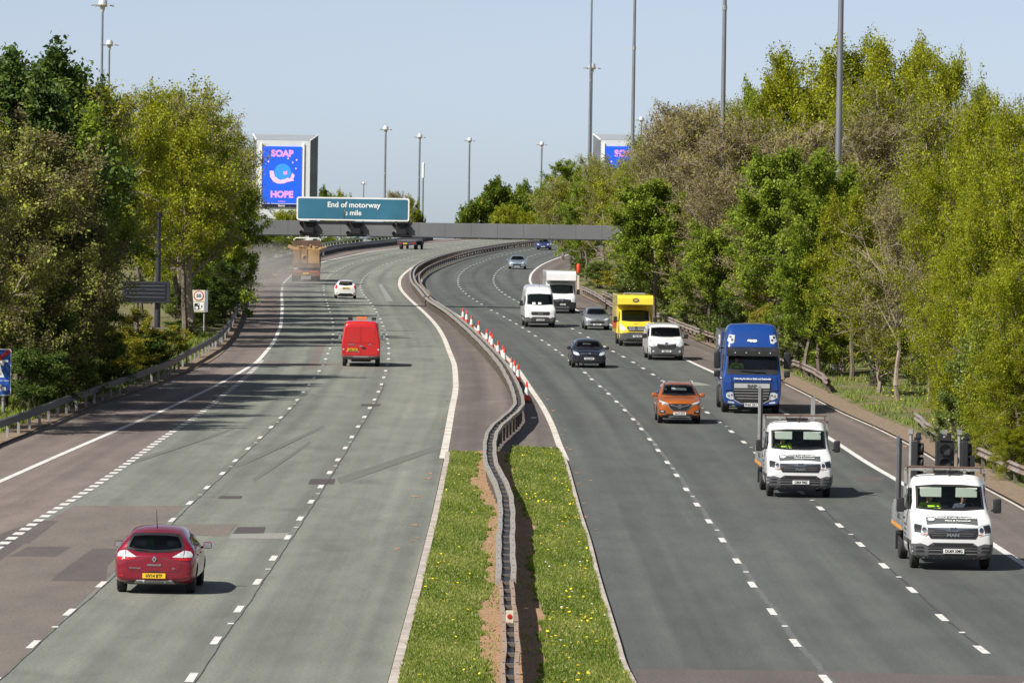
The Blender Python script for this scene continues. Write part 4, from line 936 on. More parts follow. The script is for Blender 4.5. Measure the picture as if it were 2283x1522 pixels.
def mast(px, py, s, ztop, label, rb=.26, rt=.11, zbase=None, head=1.35):
    Y = FPX / s; X = (px - PW / 2) / s + (PH / 2 - py) * .0157 / s * 0
    X = atY(px, py, Y).x
    g = float(terrain(np.array([X]), np.array([Y]))[0]) - .2
    if ztop is None: ztop = atY(px, py, Y).z
    r = thing('lamp_mast', label, 'lamp mast', (X, Y, g), 0, 'high mast lamps along the motorway'); H = ztop - g
    MB().tube([(0, 0, 0), (0, 0, H * .33), (0, 0, H * .66), (0, 0, H - .7)], [rb, rb - (rb - rt) * .33, rb - (rb - rt) * .66, rt], 14).build('mast_tube', M['mast'], r, True)
    for f in (.33, .66):
        MB().lathe([(rb - (rb - rt) * f + .03, H * f - .15), (rb - (rb - rt) * f + .03, H * f + .15)], (0, 0, 0), 14).build('joint_collar', M['galv'], r)
    mast_head(r, H, head); return r
mast(1868, 420, 43, 33, 'thickest lamp mast rising from the green tree on the right', .21, .10)
mast(1611, 300, 33, 34, 'lamp mast rising out of the bare trees on the right', .21, .10)
mast(1410, 330, 26, 34, 'lamp mast crossing in front of the right advert tower', .20, .10)
mast(1314, 330, 20, 34.5, 'lamp mast at the left edge of the right advert tower', .20, .10)
mast(229, 12, 17.6, None, 'taller of the two lamp masts above the left trees', .22, .13, head=1.3)
mast(244, 100, 13.4, None, 'shorter of the two lamp masts above the left trees', .24, .15)
mast(1320, 152, 13.4, None, 'lamp mast whose head shows halfway up a nearer mast', .2, .14)
mast(1430, 268, 9.6, None, 'small far lamp mast above the right advert tower', .24, .18)
mast(860, 289, 10.6, None, 'far lamp mast left of the others above the motorway sign', .26, .20, head=1.25)
mast(936, 306, 9.8, None, 'far lamp mast beside the white phone aerial', .27, .21, head=1.25)
mast(1047, 314, 9.2, None, 'far lamp mast standing alone against the sky in the middle', .27, .21, head=1.25)
mast(1208, 323, 8.6, None, 'far lamp mast at the right of the distant tree clump', .27, .21, head=1.25)
mast(811, 410, 5.4, None, 'tiniest most distant lamp mast above the motorway sign', .28, .22, head=1.3)
Y = FPX / 8.6; X = atY(943, 430, Y).x; g = float(terrain(np.array([X]), np.array([Y]))[0])
r = thing('phone_aerial', 'slim pole with a white cylinder on top beside a far lamp mast', 'aerial', (X, Y, g)); zt_ = atY(943, 363, Y).z - g
MB().tube([(0, 0, 0), (0, 0, zt_ - 4)], [.28, .2], 10).build('pole', M['mast'], r)
MB().lathe([(.1, zt_ - 4), (.36, zt_ - 3.9), (.36, zt_ - .1), (.25, zt_)], (0, 0, 0), 14).build('aerial_cylinder', M['white'], r, True)
# ---------------------------------------------------------------- advert towers
M_CLAD = mk('tower_cladding', (.40, .44, .48), .4, .35, .06, .4); M_CLADL = mk('tower_light', (.62, .65, .66), .5, .1, .05, .3); M_RIB = mk('tower_ribbed', (.17, .18, .2), .5, .3, .15, .5)
M_SCR = flat('screen_blue', (.012, .085, .62), .3, 0, .45); M_PINK = flat('screen_pink', (.60, .23, .66), .3, 0, .55); M_PALE = flat('screen_pale', (.62, .38, .78), .3, 0, .5); M_BUB = flat('screen_bubble', (.03, .22, .62), .3, 0, .45); M_NAVY = flat('screen_navy', (.012, .012, .06), .4)
def tower(px0, px1, sp0, sp1, label, side, s=14.6):
    Y = FPX / s; cx = (px0 + px1) / 2; X = atY(cx, 380, Y).x; g = float(terrain(np.array([X]), np.array([Y]))[0]) - 1
    off = lambda px: (px - cx) / s
    def zz(py): return CAMH + (HOR - (py - (cx - PW / 2) * .0157)) / s - g
    r = thing('advert_tower', label, 'billboard', (X, Y, g), 0, 'tall advert towers')
    zt_, zi = zz(300), zz(313); x0, x1 = off(px0), off(px1)
    if side > 0: xo0, xi0, xi1, xo1 = x0, x0 + .6, x1 - 1.1, x1
    else: xo0, xi0, xi1, xo1 = x0, x0 + 1.1, x1 - .6, x1
    b = MB().box(xi0, xi1, .0, 1.6, 0, zi); b.build('body', M_CLADL, r)
    b = MB()
    for (xa, xb, za, zb2) in ((xo0, xi0, 0, zt_), (xi1, xo1, 0, zt_)):
        inner, outer = (xb, xa) if xa == xo0 else (xa, xb)
        b.add([(inner, -.02, 0), (inner, -.02, zi), (outer, 2.4, zt_), (outer, 2.4, 0), (inner, 1.7, 0), (inner, 1.7, zi)], [(0, 1, 2, 3), (0, 3, 4), (1, 5, 2), (3, 2, 5, 4), (0, 4, 5, 1)])
        n = 34
        for k in range(n):   # ribs across the flank
            z = zi * (k + .5) / n; b.add([(inner, -.04, z - .05), (inner, -.04, z + .05), (outer, 2.38, z * zt_ / zi + .05), (outer, 2.38, z * zt_ / zi - .05), (inner, -.09, z), (outer, 2.3, z * zt_ / zi)], [(0, 4, 5, 3), (4, 1, 2, 5)])
    b.build('ribbed_flank', M_RIB, r)
    MB().add([(xi0, -.02, zi), (xi1, -.02, zi), (xo1, 2.4, zt_), (xo0, 2.4, zt_), (xi0, 1.7, zi), (xi1, 1.7, zi)], [(0, 1, 2, 3), (0, 3, 4), (1, 5, 2), (4, 3, 2, 5)]).build('sloping_head', M_CLAD, r)
    for xi, xo in ((xi0, xo0), (xi1, xo1)): MB().tube([(xi, -.05, zi), (xo, 2.38, zt_)], .10, 6).build('corner_trim', M['white'], r)
    a0, a1, z0, z1 = off(sp0), off(sp1), zz(462), zz(327)
    MB().box(a0 - .42, a0 - .16, -.22, .0, z0, z1 + .5).build('screen_surround', M['white'], r); MB().box(a1 + .16, a1 + .42, -.22, .0, z0, z1 + .5).build('screen_surround', M['white'], r)
    sc = MB().box(a0, a1, -.20, -.02, z0 + .55, z1).build('screen', M_SCR, r); w, h = a1 - a0, z1 - z0; mx = (a0 + a1) / 2
    MB().box(a0, a1, -.21, -.02, z0 + .48, z0 + .55).build('screen_trim', M['white'], sc)
    MB().box(a0, a1, -.20, -.02, z0, z0 + .46).build('name_strip', M_NAVY, r)
    text('Storm', .42, M['inkw'], r, 'lettering', facing(mx, -.21, z0 + .22, CAMV), bold=.01)
    text('SOAP', 1.35, M_PINK, sc, 'lettering', facing(mx, -.21, z1 - h * .12, CAMV), bold=.07)
    text('HOPE', 1.35, M_PINK, sc, 'lettering', facing(mx, -.21, z0 + h * .205, CAMV), bold=.07)
    text('~~~~~~', .3, M_PINK, sc, 'lettering', facing(mx, -.21, z0 + h * .095, CAMV), bold=.03)
    cz = z0 + h * .575
    MB().prism([(mx + 1.3 * math.cos(t) + .1, cz + 1.3 * math.sin(t)) for t in np.linspace(0, 2 * math.pi, 28)[:-1]], -.215, -.2, 'y').build('round_bubble', M_BUB, sc)
    P = [(-1.9, .35), (-1.3, .35), (-1.1, -.5), (-.3, -1.05), (.5, -.85), (.9, -.65), (1.25, -.8), (1.55, .1), (1.95, -.3), (1.6, -1.15), (.9, -1.3), (.3, -1.55), (-.6, -1.6), (-1.3, -1.3), (-1.8, -.6)]
    MB().prism([(mx + x, cz + z - .15) for x, z in P], -.225, -.2, 'y').build('pink_foam', M_PALE, sc)
    MB().prism([(mx + .2, cz + .1), (mx + .75, cz + .2), (mx + .8, cz - .3), (mx + .25, cz - .35)], -.222, -.2, 'y').build('pink_foam', M_PINK, sc)
    for dx, dz in ((-2.1, 1.6), (2.2, 1.9), (1.6, 1.5), (2.1, .6), (1.7, -1.2), (.9, 2.1)):
        MB().prism([(mx + dx + .13 * math.cos(t), cz + dz + .13 * math.sin(t)) for t in np.linspace(0, 2 * math.pi, 9)[:-1]], -.215, -.2, 'y').build('small_bubble', M_PALE, sc)
    return r
tower(562, 707, 586, 672, 'advert tower with blue SOAP HOPE screen left of the gantry sign', 1)
tower(1322, 1473, 1350, 1437, 'advert tower half hidden behind the trees on the right', -1)
# ---------------------------------------------------------------- roadside signs on the left
def post_sign_base(px, py, dz=0): p = at(px, py); return p
Y = 262.0; RS = 331.0 / 262.0; p = atY(443, 671, 331.0); g = float(terrain(np.array([p.x]), np.array([331.0]))[0]); sS = FPX / Y
r = thing('speed_camera_sign', 'tall grey sign with 50 limit and camera symbol on two posts', 'sign', (p.x, 331.0, g)); r.scale = (RS,) * 3; zc = (p.z - g) / RS; w2, h2 = 20.5 / sS, 24.5 / sS
MB().box(-w2, w2, -.02, .02, zc - h2, zc + h2).build('back_board', mk('sign_grey', (.25, .29, .36), .5, .2, .08, 3), r)
MB().box(-w2 * .68, w2 * .68, -.032, -.02, zc - h2 + .005, zc + h2 - .005).build('cream_panel', mk('sign_cream', (.70, .66, .50), .5, 0, .05, 4), r)
ring = lambda R0, R1, x, z, y0, y1: MB().lathe([(R0, y0), (R1, y0), (R1, y1), (R0, y1)], (x, 0, z), 28, 'y')
zc1 = zc + h2 * .48
MB().lathe([(0.01, -.040), (.245, -.040), (.245, -.034), (.01, -.034)], (0, 0, zc1), 28, 'y').build('red_ring', mk('sign_red', (.45, .02, .02), .5), r)
MB().lathe([(0.01, -.045), (.195, -.045), (.195, -.041), (.01, -.041)], (0, 0, zc1), 28, 'y').build('white_disc', M['white'], r)
text('50', .235, M['ink'], r, 'lettering', facing(0, -.048, zc1 - .005, CAMV), bold=.008)
zc2 = zc - h2 * .48
MB().box(-.28, .28, -.036, -.032, zc2 - .225, zc2 + .225).build('symbol_border', M['ink'], r); MB().box(-.262, .262, -.040, -.036, zc2 - .207, zc2 + .207).build('symbol_panel', M['white'], r)
cm_ = MB().box(-.20, .04, -.046, -.040, zc2 - .16, zc2 + .15).box(.13, .18, -.046, -.040, zc2 - .06, zc2 + .05).box(.06, .12, -.046, -.040, zc2 - .12, zc2 - .10).build('camera_symbol', M['ink'], r)
MB().lathe([(.035, -.05), (.07, -.05), (.07, -.046), (.035, -.046)], (-.09, 0, zc2 - .07), 18, 'y').build('camera_ring', M['white'], cm_)
MB().lathe([(.015, -.05), (.035, -.05), (.035, -.046), (.015, -.046)], (-.01, 0, zc2 + .09), 18, 'y').build('camera_ring', M['white'], cm_)
for x in (-.27, .27): MB().tube([(x, .05, -.2), (x, .05, zc + h2)], .04, 8).build('post', M['galv'], r)
# dark message sign
Y = 300.0; p = atY(327, 651, Y); pp_ = atY(352, 650, Y); g = float(terrain(np.array([pp_.x]), np.array([Y]))[0]); sS = FPX / Y
r = thing('message_sign', 'blank dark electronic message sign on a tall black post', 'sign', (pp_.x, Y, g)); dx = p.x - pp_.x; zc = p.z - g
w2, h2 = 53 / sS, 24 / sS; M_VMS = mk('sign_dark', (.030, .033, .042), .45, .1, .2, 2)
MB().box(dx - w2, dx + w2, -.38, -.16, zc - h2, zc + h2).build('cabinet', M_VMS, r, bevel=.02)
for k in (-.46, -.1, .26, .6): MB().box(dx - w2 * .85, dx + w2 * .78, -.40, -.38, zc + h2 * k - .02, zc + h2 * k + .02).build('display_line', mk('display_line', (.09, .095, .11), .5) if k == -.46 else bpy.data.materials['display_line'], r)
MB().box(dx - w2 * .9, dx + w2 * .85, -.39, -.38, zc - h2 * .8, zc + h2 * .8).build('display', mk('sign_display', (.018, .02, .026), .3), r)
MB().tube([(0, 0, -.2), (0, 0, zc + 2), (0, 0, atY(352, 480, Y).z - g)], [.17, .14, .11], 12).build('post', M_VMS, r, True)
MB().lathe([(.2, 0), (.2, .25), (.12, .3)], (0, 0, atY(352, 480, Y).z - g - .1), 12).build('post_cap', M['black'], r)
MB().tube([(.0, 0, .9), (.0, 0, 0)], [.2, .28], 12).build('post_foot', M['darkgrey'], r)
r = thing('handrail', 'thin white handrail in the bushes under the message sign', 'railing', (pp_.x, Y - 2, g)); hz = atY(350, 732, Y - 2).z - g
for a, b in (((-1.2, 0, hz), (1.05, 0, hz)), ((1.05, 0, hz), (1.05, 0, -.1)), ((-1.2, 0, hz), (-1.2, 0, -.1)), ((-.1, 0, hz), (-.1, 0, -.1))): MB().tube([a, b], .025, 6).build('rail', M['galv'], r)
# blue end-of-motorway sign cut by the frame
Y = 186.0; RS = 218.0 / 186; p = atY(-18, 829, 218.0); g = float(terrain(np.array([p.x]), np.array([218.0]))[0]); sS = FPX / Y; zc = (p.z - g) / RS
r = thing('end_motorway_sign', 'blue sign with crossed-out motorway symbol cut off at the left edge', 'sign', (p.x, 218.0, g)); r.scale = (RS,) * 3; w2, h2 = 43 / sS, 52 / sS
M_SB = mk('sign_blue_bright', (.018, .085, .42), .5, 0, .25, 2, dirt=(.02, .10, .25), dirtamt=.6)
MB().prism([(x, z + zc) for x, z in rrect(2 * w2, 2 * h2, .08)], -.02, .02, 'y').build('border', M['white'], r)
MB().prism([(x, z + zc) for x, z in rrect(2 * w2 - .06, 2 * h2 - .06, .06)], -.028, -.02, 'y').build('panel', M_SB, r)
MB().box(-w2 + .03, w2 - .03, -.032, -.028, zc - h2 * .37, zc - h2 * .35).build('divider', M['white'], r)
for sg in (-1, 1): MB().prism([(sg * .05, zc - h2 * .22), (sg * .42, zc - h2 * .22), (sg * .26, zc + h2 * .38), (sg * .05, zc + h2 * .38)], -.034, -.028, 'y').build('symbol_lane', M['white'], r)
MB().box(-.56, .56, -.034, -.028, zc + h2 * .44, zc + h2 * .52).box(-.42, -.28, -.034, -.028, zc + h2 * .28, zc + h2 * .44).box(.28, .42, -.034, -.028, zc + h2 * .28, zc + h2 * .44).build('symbol_bridge', M['white'], r)
MB().prism([(-w2 + .06, zc - h2 * .33), (-w2 + .18, zc - h2 * .33), (w2 - .04, zc + h2 - .12), (w2 - .04, zc + h2 - .04), (w2 - .14, zc + h2 - .04), (-w2 + .06, zc - h2 * .22)], -.040, -.034, 'y').build('red_bar', bpy.data.materials['sign_red'], r)
text('1/3 mile', .30, M['inkw'], r, 'lettering', facing(.0, -.033, zc - h2 * .68, CAMV), bold=.008)
for x in (-.35, .40): MB().tube([(x, .06, -.2), (x, .06, zc + h2 * .8)], .055, 10).build('post', M['galv'], r)
# white marker post by the barrier, orange-topped marker, reflector on the central barrier
p = at(152, 916); r = thing('marker_post', 'short white marker post with dark strip at the left barrier', 'post', tuple(p))
MB().box(-.06, .06, -.03, .03, -.1, .95).build('post_blade', M['white'], r, bevel=.01); MB().box(-.03, .03, -.036, -.03, .35, .85).build('reflector', M['black'], r)
p = at(1281, 652); g = float(terrain(np.array([p.x + .8]), np.array([p.y]))[0]); r = thing('marker_post', 'white marker post with an orange-red cover beside the right hard shoulder', 'post', (p.x + .3, p.y, p.z)); hh = atY(1279, 588, p.y).z - p.z
MB().box(-.09, .09, -.06, .06, -.1, hh - 1).build('post_blade', mk('post_pale', (.55, .5, .46), .7), r, bevel=.02)
MB().lathe([(.10, hh - .8), (.15, hh - .7), (.16, hh - .1), (.10, hh), (.02, hh + .02)], (0, 0, 0), 12).build('orange_cover', mk('orange_cover', (.75, .06, .02), .6), r, True)
p = at(1136, 1396, .62); r = thing('barrier_reflector', 'white plate with two red dots on the central barrier', 'reflector', (float(BP(p.y)), p.y, float(roadz(p.y)) + .42))
MB().box(-.075, .075, -.015, .015, 0, .52).build('plate', mk('plate_cream', (.62, .56, .42), .6), r, bevel=.008)
for z in (.40, .24): MB().lathe([(.05, -.016), (.05, -.024), (.01, -.026)], (0, 0, z), 16, 'y').build('red_dot', M['redlens'], r)
# ---------------------------------------------------------------- traffic cones
cone = None; M_CO = mk('cone_orange', (.72, .055, .02), .6, 0, .12, 5); M_CW = mk('cone_sleeve', (.68, .68, .66), .5, 0, .12, 6, dirt=(.4, .36, .32), dirtamt=.4)
CONES = [(1032, 717), (1040, 723), (1051, 735), (1067, 749), (1085, 768), (1093, 775), (1097, 781), (1110, 797), (1121, 808), (1124, 815), (1139, 838), (1147, 846), (1154.5, 855), (1168, 897)]
CL = ['farthest traffic cone of the row behind the central barrier', 'second farthest traffic cone of the row', 'third farthest traffic cone, standing by the white edge line', 'tall traffic cone where the barrier row straightens', 'traffic cone just before the close pair in the middle of the row', 'traffic cone next to the close pair', 'low traffic cone half hidden by the barrier', 'traffic cone between the two groups of the row', 'traffic cone with another right in front of it', 'traffic cone right in front of another cone', 'fourth nearest traffic cone', 'nearly hidden traffic cone beside the second nearest', 'second nearest traffic cone with a dark base', 'nearest traffic cone at the bend of the barrier']
for i, (px, py) in enumerate(CONES):
    p = at(px, py); x = max(p.x, float(BP(p.y)) + .52)
    if cone is None:
        cone = thing('traffic_cone', '', 'traffic cone')
        MB().box(-.24, .24, -.24, .24, 0, .09, taper=.02).build('base', M['black'], cone, bevel=.02)
        MB().lathe([(.19, .09), (.145, .34)], (0, 0, 0), 18).build('lower_body', M_CO, cone, True)
        MB().lathe([(.147, .34), (.085, .69)], (0, 0, 0), 18).build('white_sleeve', M_CW, cone, True)
        MB().lathe([(.085, .69), (.042, .93), (.03, .96)], (0, 0, 0), 18).build('tip', M_CO, cone, True)
        r = cone
    else: r = copy_tree(cone)
    r.scale = (.80, .80, .98); r.location = (x, p.y, float(roadz(p.y)) + .003); r.rotation_euler = (0, 0, rng.random() * 6); r['label'] = CL[i]; r['group'] = 'traffic cones behind the central barrier'
# litter and debris in the median and by the kerb
lt = MB(); g_ = np.random.default_rng(3)
for i in range(60):
    Y = 130 + 120 * g_.random(); e = [E1.off(-.35), E2.off(.3), KR.off(-.3)][i % 3]; x = float(e(Y)) + g_.normal(0, .12); z = float(roadz(Y)) + .006; q = g_.uniform(.02, .07); lt.box(x - q, x + q, Y - q, Y + q, z, z + q * .6)
o = lt.build('litter', mk('litter', (.36, .22, .15), .8, 0, .4, 4)); tag(o, 'small leaves and grit lying along the kerb lines', 'litter', None, 'stuff')
p = at(1190, 932); r = MB().box(-.11, .11, -.07, .07, 0, .05).build('paper_scrap', M['white']); r.location = p; tag(r, 'small pale scrap lying in the shadow of the central barrier', 'litter')
# ---------------------------------------------------------------- vehicle toolkit (local axes: x forward, front bumper at x = 0, y left, z up)
def paint(name, col, metal=.15, rough=.32, dirt=None, dirtamt=.25):
    m = mk(name, col, rough, metal, .03, 2, coat=.9, dirt=dirt or tuple(.6 * c + .05 for c in col), dirtamt=dirtamt)
    t = m.node_tree; N, L = t.nodes, t.links; b = N["Principled BSDF"]
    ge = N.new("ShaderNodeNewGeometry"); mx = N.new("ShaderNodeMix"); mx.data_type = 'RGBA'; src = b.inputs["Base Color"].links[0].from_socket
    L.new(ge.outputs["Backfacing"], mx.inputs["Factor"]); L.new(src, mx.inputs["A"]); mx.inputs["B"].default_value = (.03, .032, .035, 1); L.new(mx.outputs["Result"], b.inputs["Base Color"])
    return m
def st(x, zb, zm, zbelt, zroof, w, wbelt, wroof, cr=.03, up=None):
    return (x, [(0, zb), (w * .82, zb), (w * .97, zb + .10), (w, zm), (.45 * w + .55 * wbelt + .012, zbelt - .10), (wbelt, zbelt), (wroof, zroof - .045), (wroof * .70, zroof - .004), (0, zroof + cr)])
class Body:
    def __init__(s, S, mat, root, name='body', level=2, arches=(), crease=()):
        V, F = [], []; n = 9; k = 16
        for x, P in S:
            V += [(x, y, z) for y, z in P] + [(x, -y, z) for y, z in P[7:0:-1]]
        for i in range(len(S) - 1):
            for j in range(k): F.append((i * k + j, i * k + (j + 1) % k, (i + 1) * k + (j + 1) % k, (i + 1) * k + j))
        for e, flip in ((0, False), ((len(S) - 1) * k, True)):
            fs = [(e, e + 15, e + 1)] + [(e + j, e + 16 - j, e + 15 - j, e + j + 1) for j in range(1, 7)] + [(e + 7, e + 9, e + 8)]
            F += [f[::-1] if flip else f for f in fs]
        me = bpy.data.meshes.new(name); me.from_pydata(V, [], F); bm = bmesh.new(); bm.from_mesh(me)
        bmesh.ops.recalc_face_normals(bm, faces=bm.faces); bm.verts.ensure_lookup_table()
        cl = bm.edges.layers.float.get('crease_edge') or bm.edges.layers.float.new('crease_edge')
        for e in bm.edges:
            a, b = e.verts[0].index, e.verts[1].index
            for kind, val, c in crease:
                if kind == 'ring' and a // k == b // k == (val if val >= 0 else len(S) + val): e[cl] = c
                if kind == 'line' and a // k != b // k and a % k == b % k and (a % k == val or a % k == (16 - val) % 16): e[cl] = c
        bm.to_mesh(me); bm.free()
        o = bpy.data.objects.new(name, me); C.objects.link(o); me.materials.append(mat); me.materials.append(M['black'])
        md = o.modifiers.new('s', 'SUBSURF'); md.levels = md.render_levels = level
        cut = None
        if arches:
            c = MB()
            for (x, r, w) in arches:
                for sg in (-1, 1): c.lathe([(r, sg * (w - .34)), (r, sg * (w + .3))], (x, 0, r * .86), 28, 'y')
            cut = c.build('cut', [M['black'], M['black']]); cut.data.polygons.foreach_set("material_index", np.ones(len(cut.data.polygons), np.int32))
            b = o.modifiers.new('b', 'BOOLEAN'); b.operation = 'DIFFERENCE'; b.object = cut; b.solver = 'EXACT'
        dg = bpy.context.evaluated_depsgraph_get(); ev = bpy.data.meshes.new_from_object(o.evaluated_get(dg))
        o.modifiers.clear(); o.data = ev; bpy.data.meshes.remove(me); ev.name = name
        if cut: cm = cut.data; bpy.data.objects.remove(cut); bpy.data.meshes.remove(cm)
        ev.polygons.foreach_set("use_smooth", np.ones(len(ev.polygons), bool)); sharp(ev, .9)
        o.parent = root; s.o, s.me, s.root = o, ev, root; s.mat = mat
        s.bvh = BVHTree.FromPolygons([v.co.copy() for v in ev.vertices], [tuple(p.vertices) for p in ev.polygons]); s.dead = []
    AX = {'+x': ((8, 0, 0), (-1, 0, 0)), '-x': ((-30, 0, 0), (1, 0, 0)), '+y': ((0, 6, 0), (0, -1, 0)), '-y': ((0, -6, 0), (0, 1, 0)), '+z': ((0, 0, 8), (0, 0, -1))}
    def _pt(s, u, v, ax):
        if ax[1] == 'x': return Vector((0, u, v))
        if ax[1] == 'y': return Vector((u, 0, v))
        return Vector((u, v, 0))
    def hit(s, u, v, ax):
        o, d = Vector(s.AX[ax][0]), Vector(s.AX[ax][1]); h = s.bvh.ray_cast(s._pt(u, v, ax) + o, d)
        if h[0] is None:
            p = s._pt(u, v, ax); i = ax[1] == 'y'
            p2 = p + Vector(((-.3 if ax == '+x' else -2) if ax[1] == 'x' else 0, 0, 0)); h = s.bvh.find_nearest(p2 if ax[1] != 'y' else p + Vector((0, .8 if ax[0] == '+' else -.8, 0)))
        n = h[1]
        if n.dot(d) > 0: n = -n
        return h[0], n
    def _place(s, bm, ax, off, skirt):
        d = Vector(s.AX[ax][1]); nm = {}
        for v in bm.verts:
            p, n = s.hit(*((v.co.x, v.co.y)), ax); nm[v] = n; v.co = p + n * off
        bm.normal_update()
        for f in bm.faces:
            if f.normal.dot(d) > 0: f.normal_flip()
        if skirt:
            for e in [e for e in bm.edges if len(e.link_faces) == 1]:
                a, b = e.verts; c = bm.verts.new(b.co - nm[b] * (off + .012)); f = bm.verts.new(a.co - nm[a] * (off + .012)); bm.faces.new((a, b, c, f))
            bmesh.ops.remove_doubles(bm, verts=bm.verts, dist=1e-5); bmesh.ops.recalc_face_normals(bm, faces=bm.faces)
    def patch(s, name, poly, mat, ax='+x', off=.006, parent=None, res=.09, skirt=True, mirror=False):
        bm = bmesh.new(); bm.faces.new([bm.verts.new((u, v, 0)) for u, v in poly]); bmesh.ops.triangulate(bm, faces=bm.faces)
        for _ in range(5):
            L = [e for e in bm.edges if e.calc_length() > res]
            if not L: break
            bmesh.ops.subdivide_edges(bm, edges=L, cuts=1); bmesh.ops.triangulate(bm, faces=bm.faces)
        s._place(bm, ax, off, skirt); me = bpy.data.meshes.new(name); bm.to_mesh(me); bm.free()
        o = link(name, me, mat, parent or s.root, True); sharp(me, .6)
        if mirror:
            mp = [(-u, v) for u, v in poly][::-1] if ax[1] in 'x' else [(u, -v) for u, v in poly][::-1]
            return o, s.patch(name, mp, mat, ax, off, parent, res, skirt)
        return o
    def ring(s, name, outer, inner, mat, ax, off=.008, parent=None):
        bm = bmesh.new(); n = len(outer); A = [bm.verts.new((u, v, 0)) for u, v in outer]; B = [bm.verts.new((u, v, 0)) for u, v in inner]
        for i in range(n): bm.faces.new((A[i], A[(i + 1) % n], B[(i + 1) % n], B[i]))
        for _ in range(4):
            L = [e for e in bm.edges if e.calc_length() > .10]
            if not L: break
            bmesh.ops.subdivide_edges(bm, edges=L, cuts=1); bmesh.ops.triangulate(bm, faces=bm.faces)
        s._place(bm, ax, off, False); me = bpy.data.meshes.new(name); bm.to_mesh(me); bm.free(); return link(name, me, mat, parent or s.root, True)
    def window(s, name, poly, ax, glass, frit=.05, see=True, off=.004):
        c = (sum(p[0] for p in poly) / len(poly), sum(p[1] for p in poly) / len(poly))
        def shrink(d):
            out = []; n = len(poly); ar = sum(poly[i][0] * poly[(i + 1) % n][1] - poly[(i + 1) % n][0] * poly[i][1] for i in range(n)); sg = 1 if ar > 0 else -1
            for i in range(n):
                p, a, b = Vector(poly[i]), Vector(poly[i - 1]), Vector(poly[(i + 1) % n]); e1, e2 = (p - a).normalized(), (b - p).normalized()
                n1, n2 = Vector((-e1.y, e1.x)) * sg, Vector((-e2.y, e2.x)) * sg; m = n1 + n2; m = m / max(.35, m.length_squared / 2); out.append(tuple(p + m * d))
            return out
        g = s.patch(name, poly, glass, ax, off, skirt=False)
        s.ring('window_seal', poly, shrink(frit), M['black'], ax, off + .003, parent=g)
        if see: s.dead.append((shrink(frit * .35), ax))
        return g
    def finish(s):
        bm = bmesh.new(); bm.from_mesh(s.me)
        def inside(p, poly):
            c = False; n = len(poly)
            for i in range(n):
                (x1, y1), (x2, y2) = poly[i], poly[i - 1]
                if (y1 > p[1]) != (y2 > p[1]) and p[0] < (x2 - x1) * (p[1] - y1) / (y2 - y1) + x1: c = not c
            return c
        kill = set()
        for poly, ax in s.dead:
            d = Vector(s.AX[ax][1]); pr = (lambda co: (co.y, co.z)) if ax[1] == 'x' else ((lambda co: (co.x, co.z)) if ax[1] == 'y' else (lambda co: (co.x, co.y)))
            side = (lambda co: True) if ax[1] != 'y' else ((lambda co: co.y > .2) if ax == '+y' else (lambda co: co.y < -.2))
            for f in bm.faces:
                if f.normal.dot(d) < -.12 and side(f.calc_center_median()) and all(inside(pr(v.co), poly) for v in f.verts): kill.add(f)
        if kill: bmesh.ops.delete(bm, geom=list(kill), context='FACES')
        bm.to_mesh(s.me); bm.free(); s.me.update()
def wheel(root, x, y, r, w=.2, rim=None, spokes=5, side=1):
    m = MB().lathe([(r * .55, -w / 2), (r * .9, -w / 2), (r, -w * .36), (r, w * .36), (r * .9, w / 2), (r * .55, w / 2)], (0, 0, 0), 26, 'y')
    t = m.build('wheel', M['rubber'], root, True); t.location = (x, y, r)
    q = MB(); s_ = side; q.lathe([(r * .66, s_ * w * .40), (r * .60, s_ * w * .46), (r * .56, s_ * w * .25)], (0, 0, 0), 24, 'y'); q.lathe([(r * .16, s_ * w * .22), (r * .14, s_ * w * .46), (0.01, s_ * w * .46)], (0, 0, 0), 12, 'y')
    for i in range(spokes):
        a = 2 * math.pi * i / spokes; c, n = math.cos(a), math.sin(a); q.tube([(c * r * .1, s_ * w * .40, n * r * .1), (c * r * .60, s_ * w * .38, n * r * .60)], r * .075, 5)
    q.lathe([(r * .55, s_ * w * .05), (0.01, s_ * w * .05)], (0, 0, 0), 20, 'y', 1)
    q.build('rim', [rim or M['alloy'], M['black']], t, False); return t
def plate(root, x, y, z, s, mat, front=1, w=.52, h=.112, tilt=0):
    p = MB().box(-.012, .012, -w / 2, w / 2, -h / 2, h / 2).build('number_plate', mat, root, bevel=.004); p.location = (x, y, z); p.rotation_euler = (0, tilt, 0)
    if s: text(s, h * .92, M['ink'], p, 'lettering', facing(front * .0135, 0, -.003, (front, 0, 0)), bold=.0045, depth=.001, sx=.86)
    return p
def mirror(root, x, y, z, mat, w=.22, h=.16, d=.12, glass=True, front=1):
    sg = 1 if y > 0 else -1; o = MB().box(-d / 2, d / 2, -w / 2, w / 2, -h / 2, h / 2).build('wing_mirror', mat, root, True, bevel=.04, seg=3); o.location = (x, y, z)
    MB().tube([(0, -sg * w * .3, -h * .2), (.02, -sg * (w * .75), -h * .35)], .025, 6).build('mirror_arm', M['black'], o)
    if glass: MB().box(-d / 2 - .004, -d / 2, -w * .42, w * .42, -h * .4, h * .4).build('mirror_glass', M['chrome'], o)
    return o
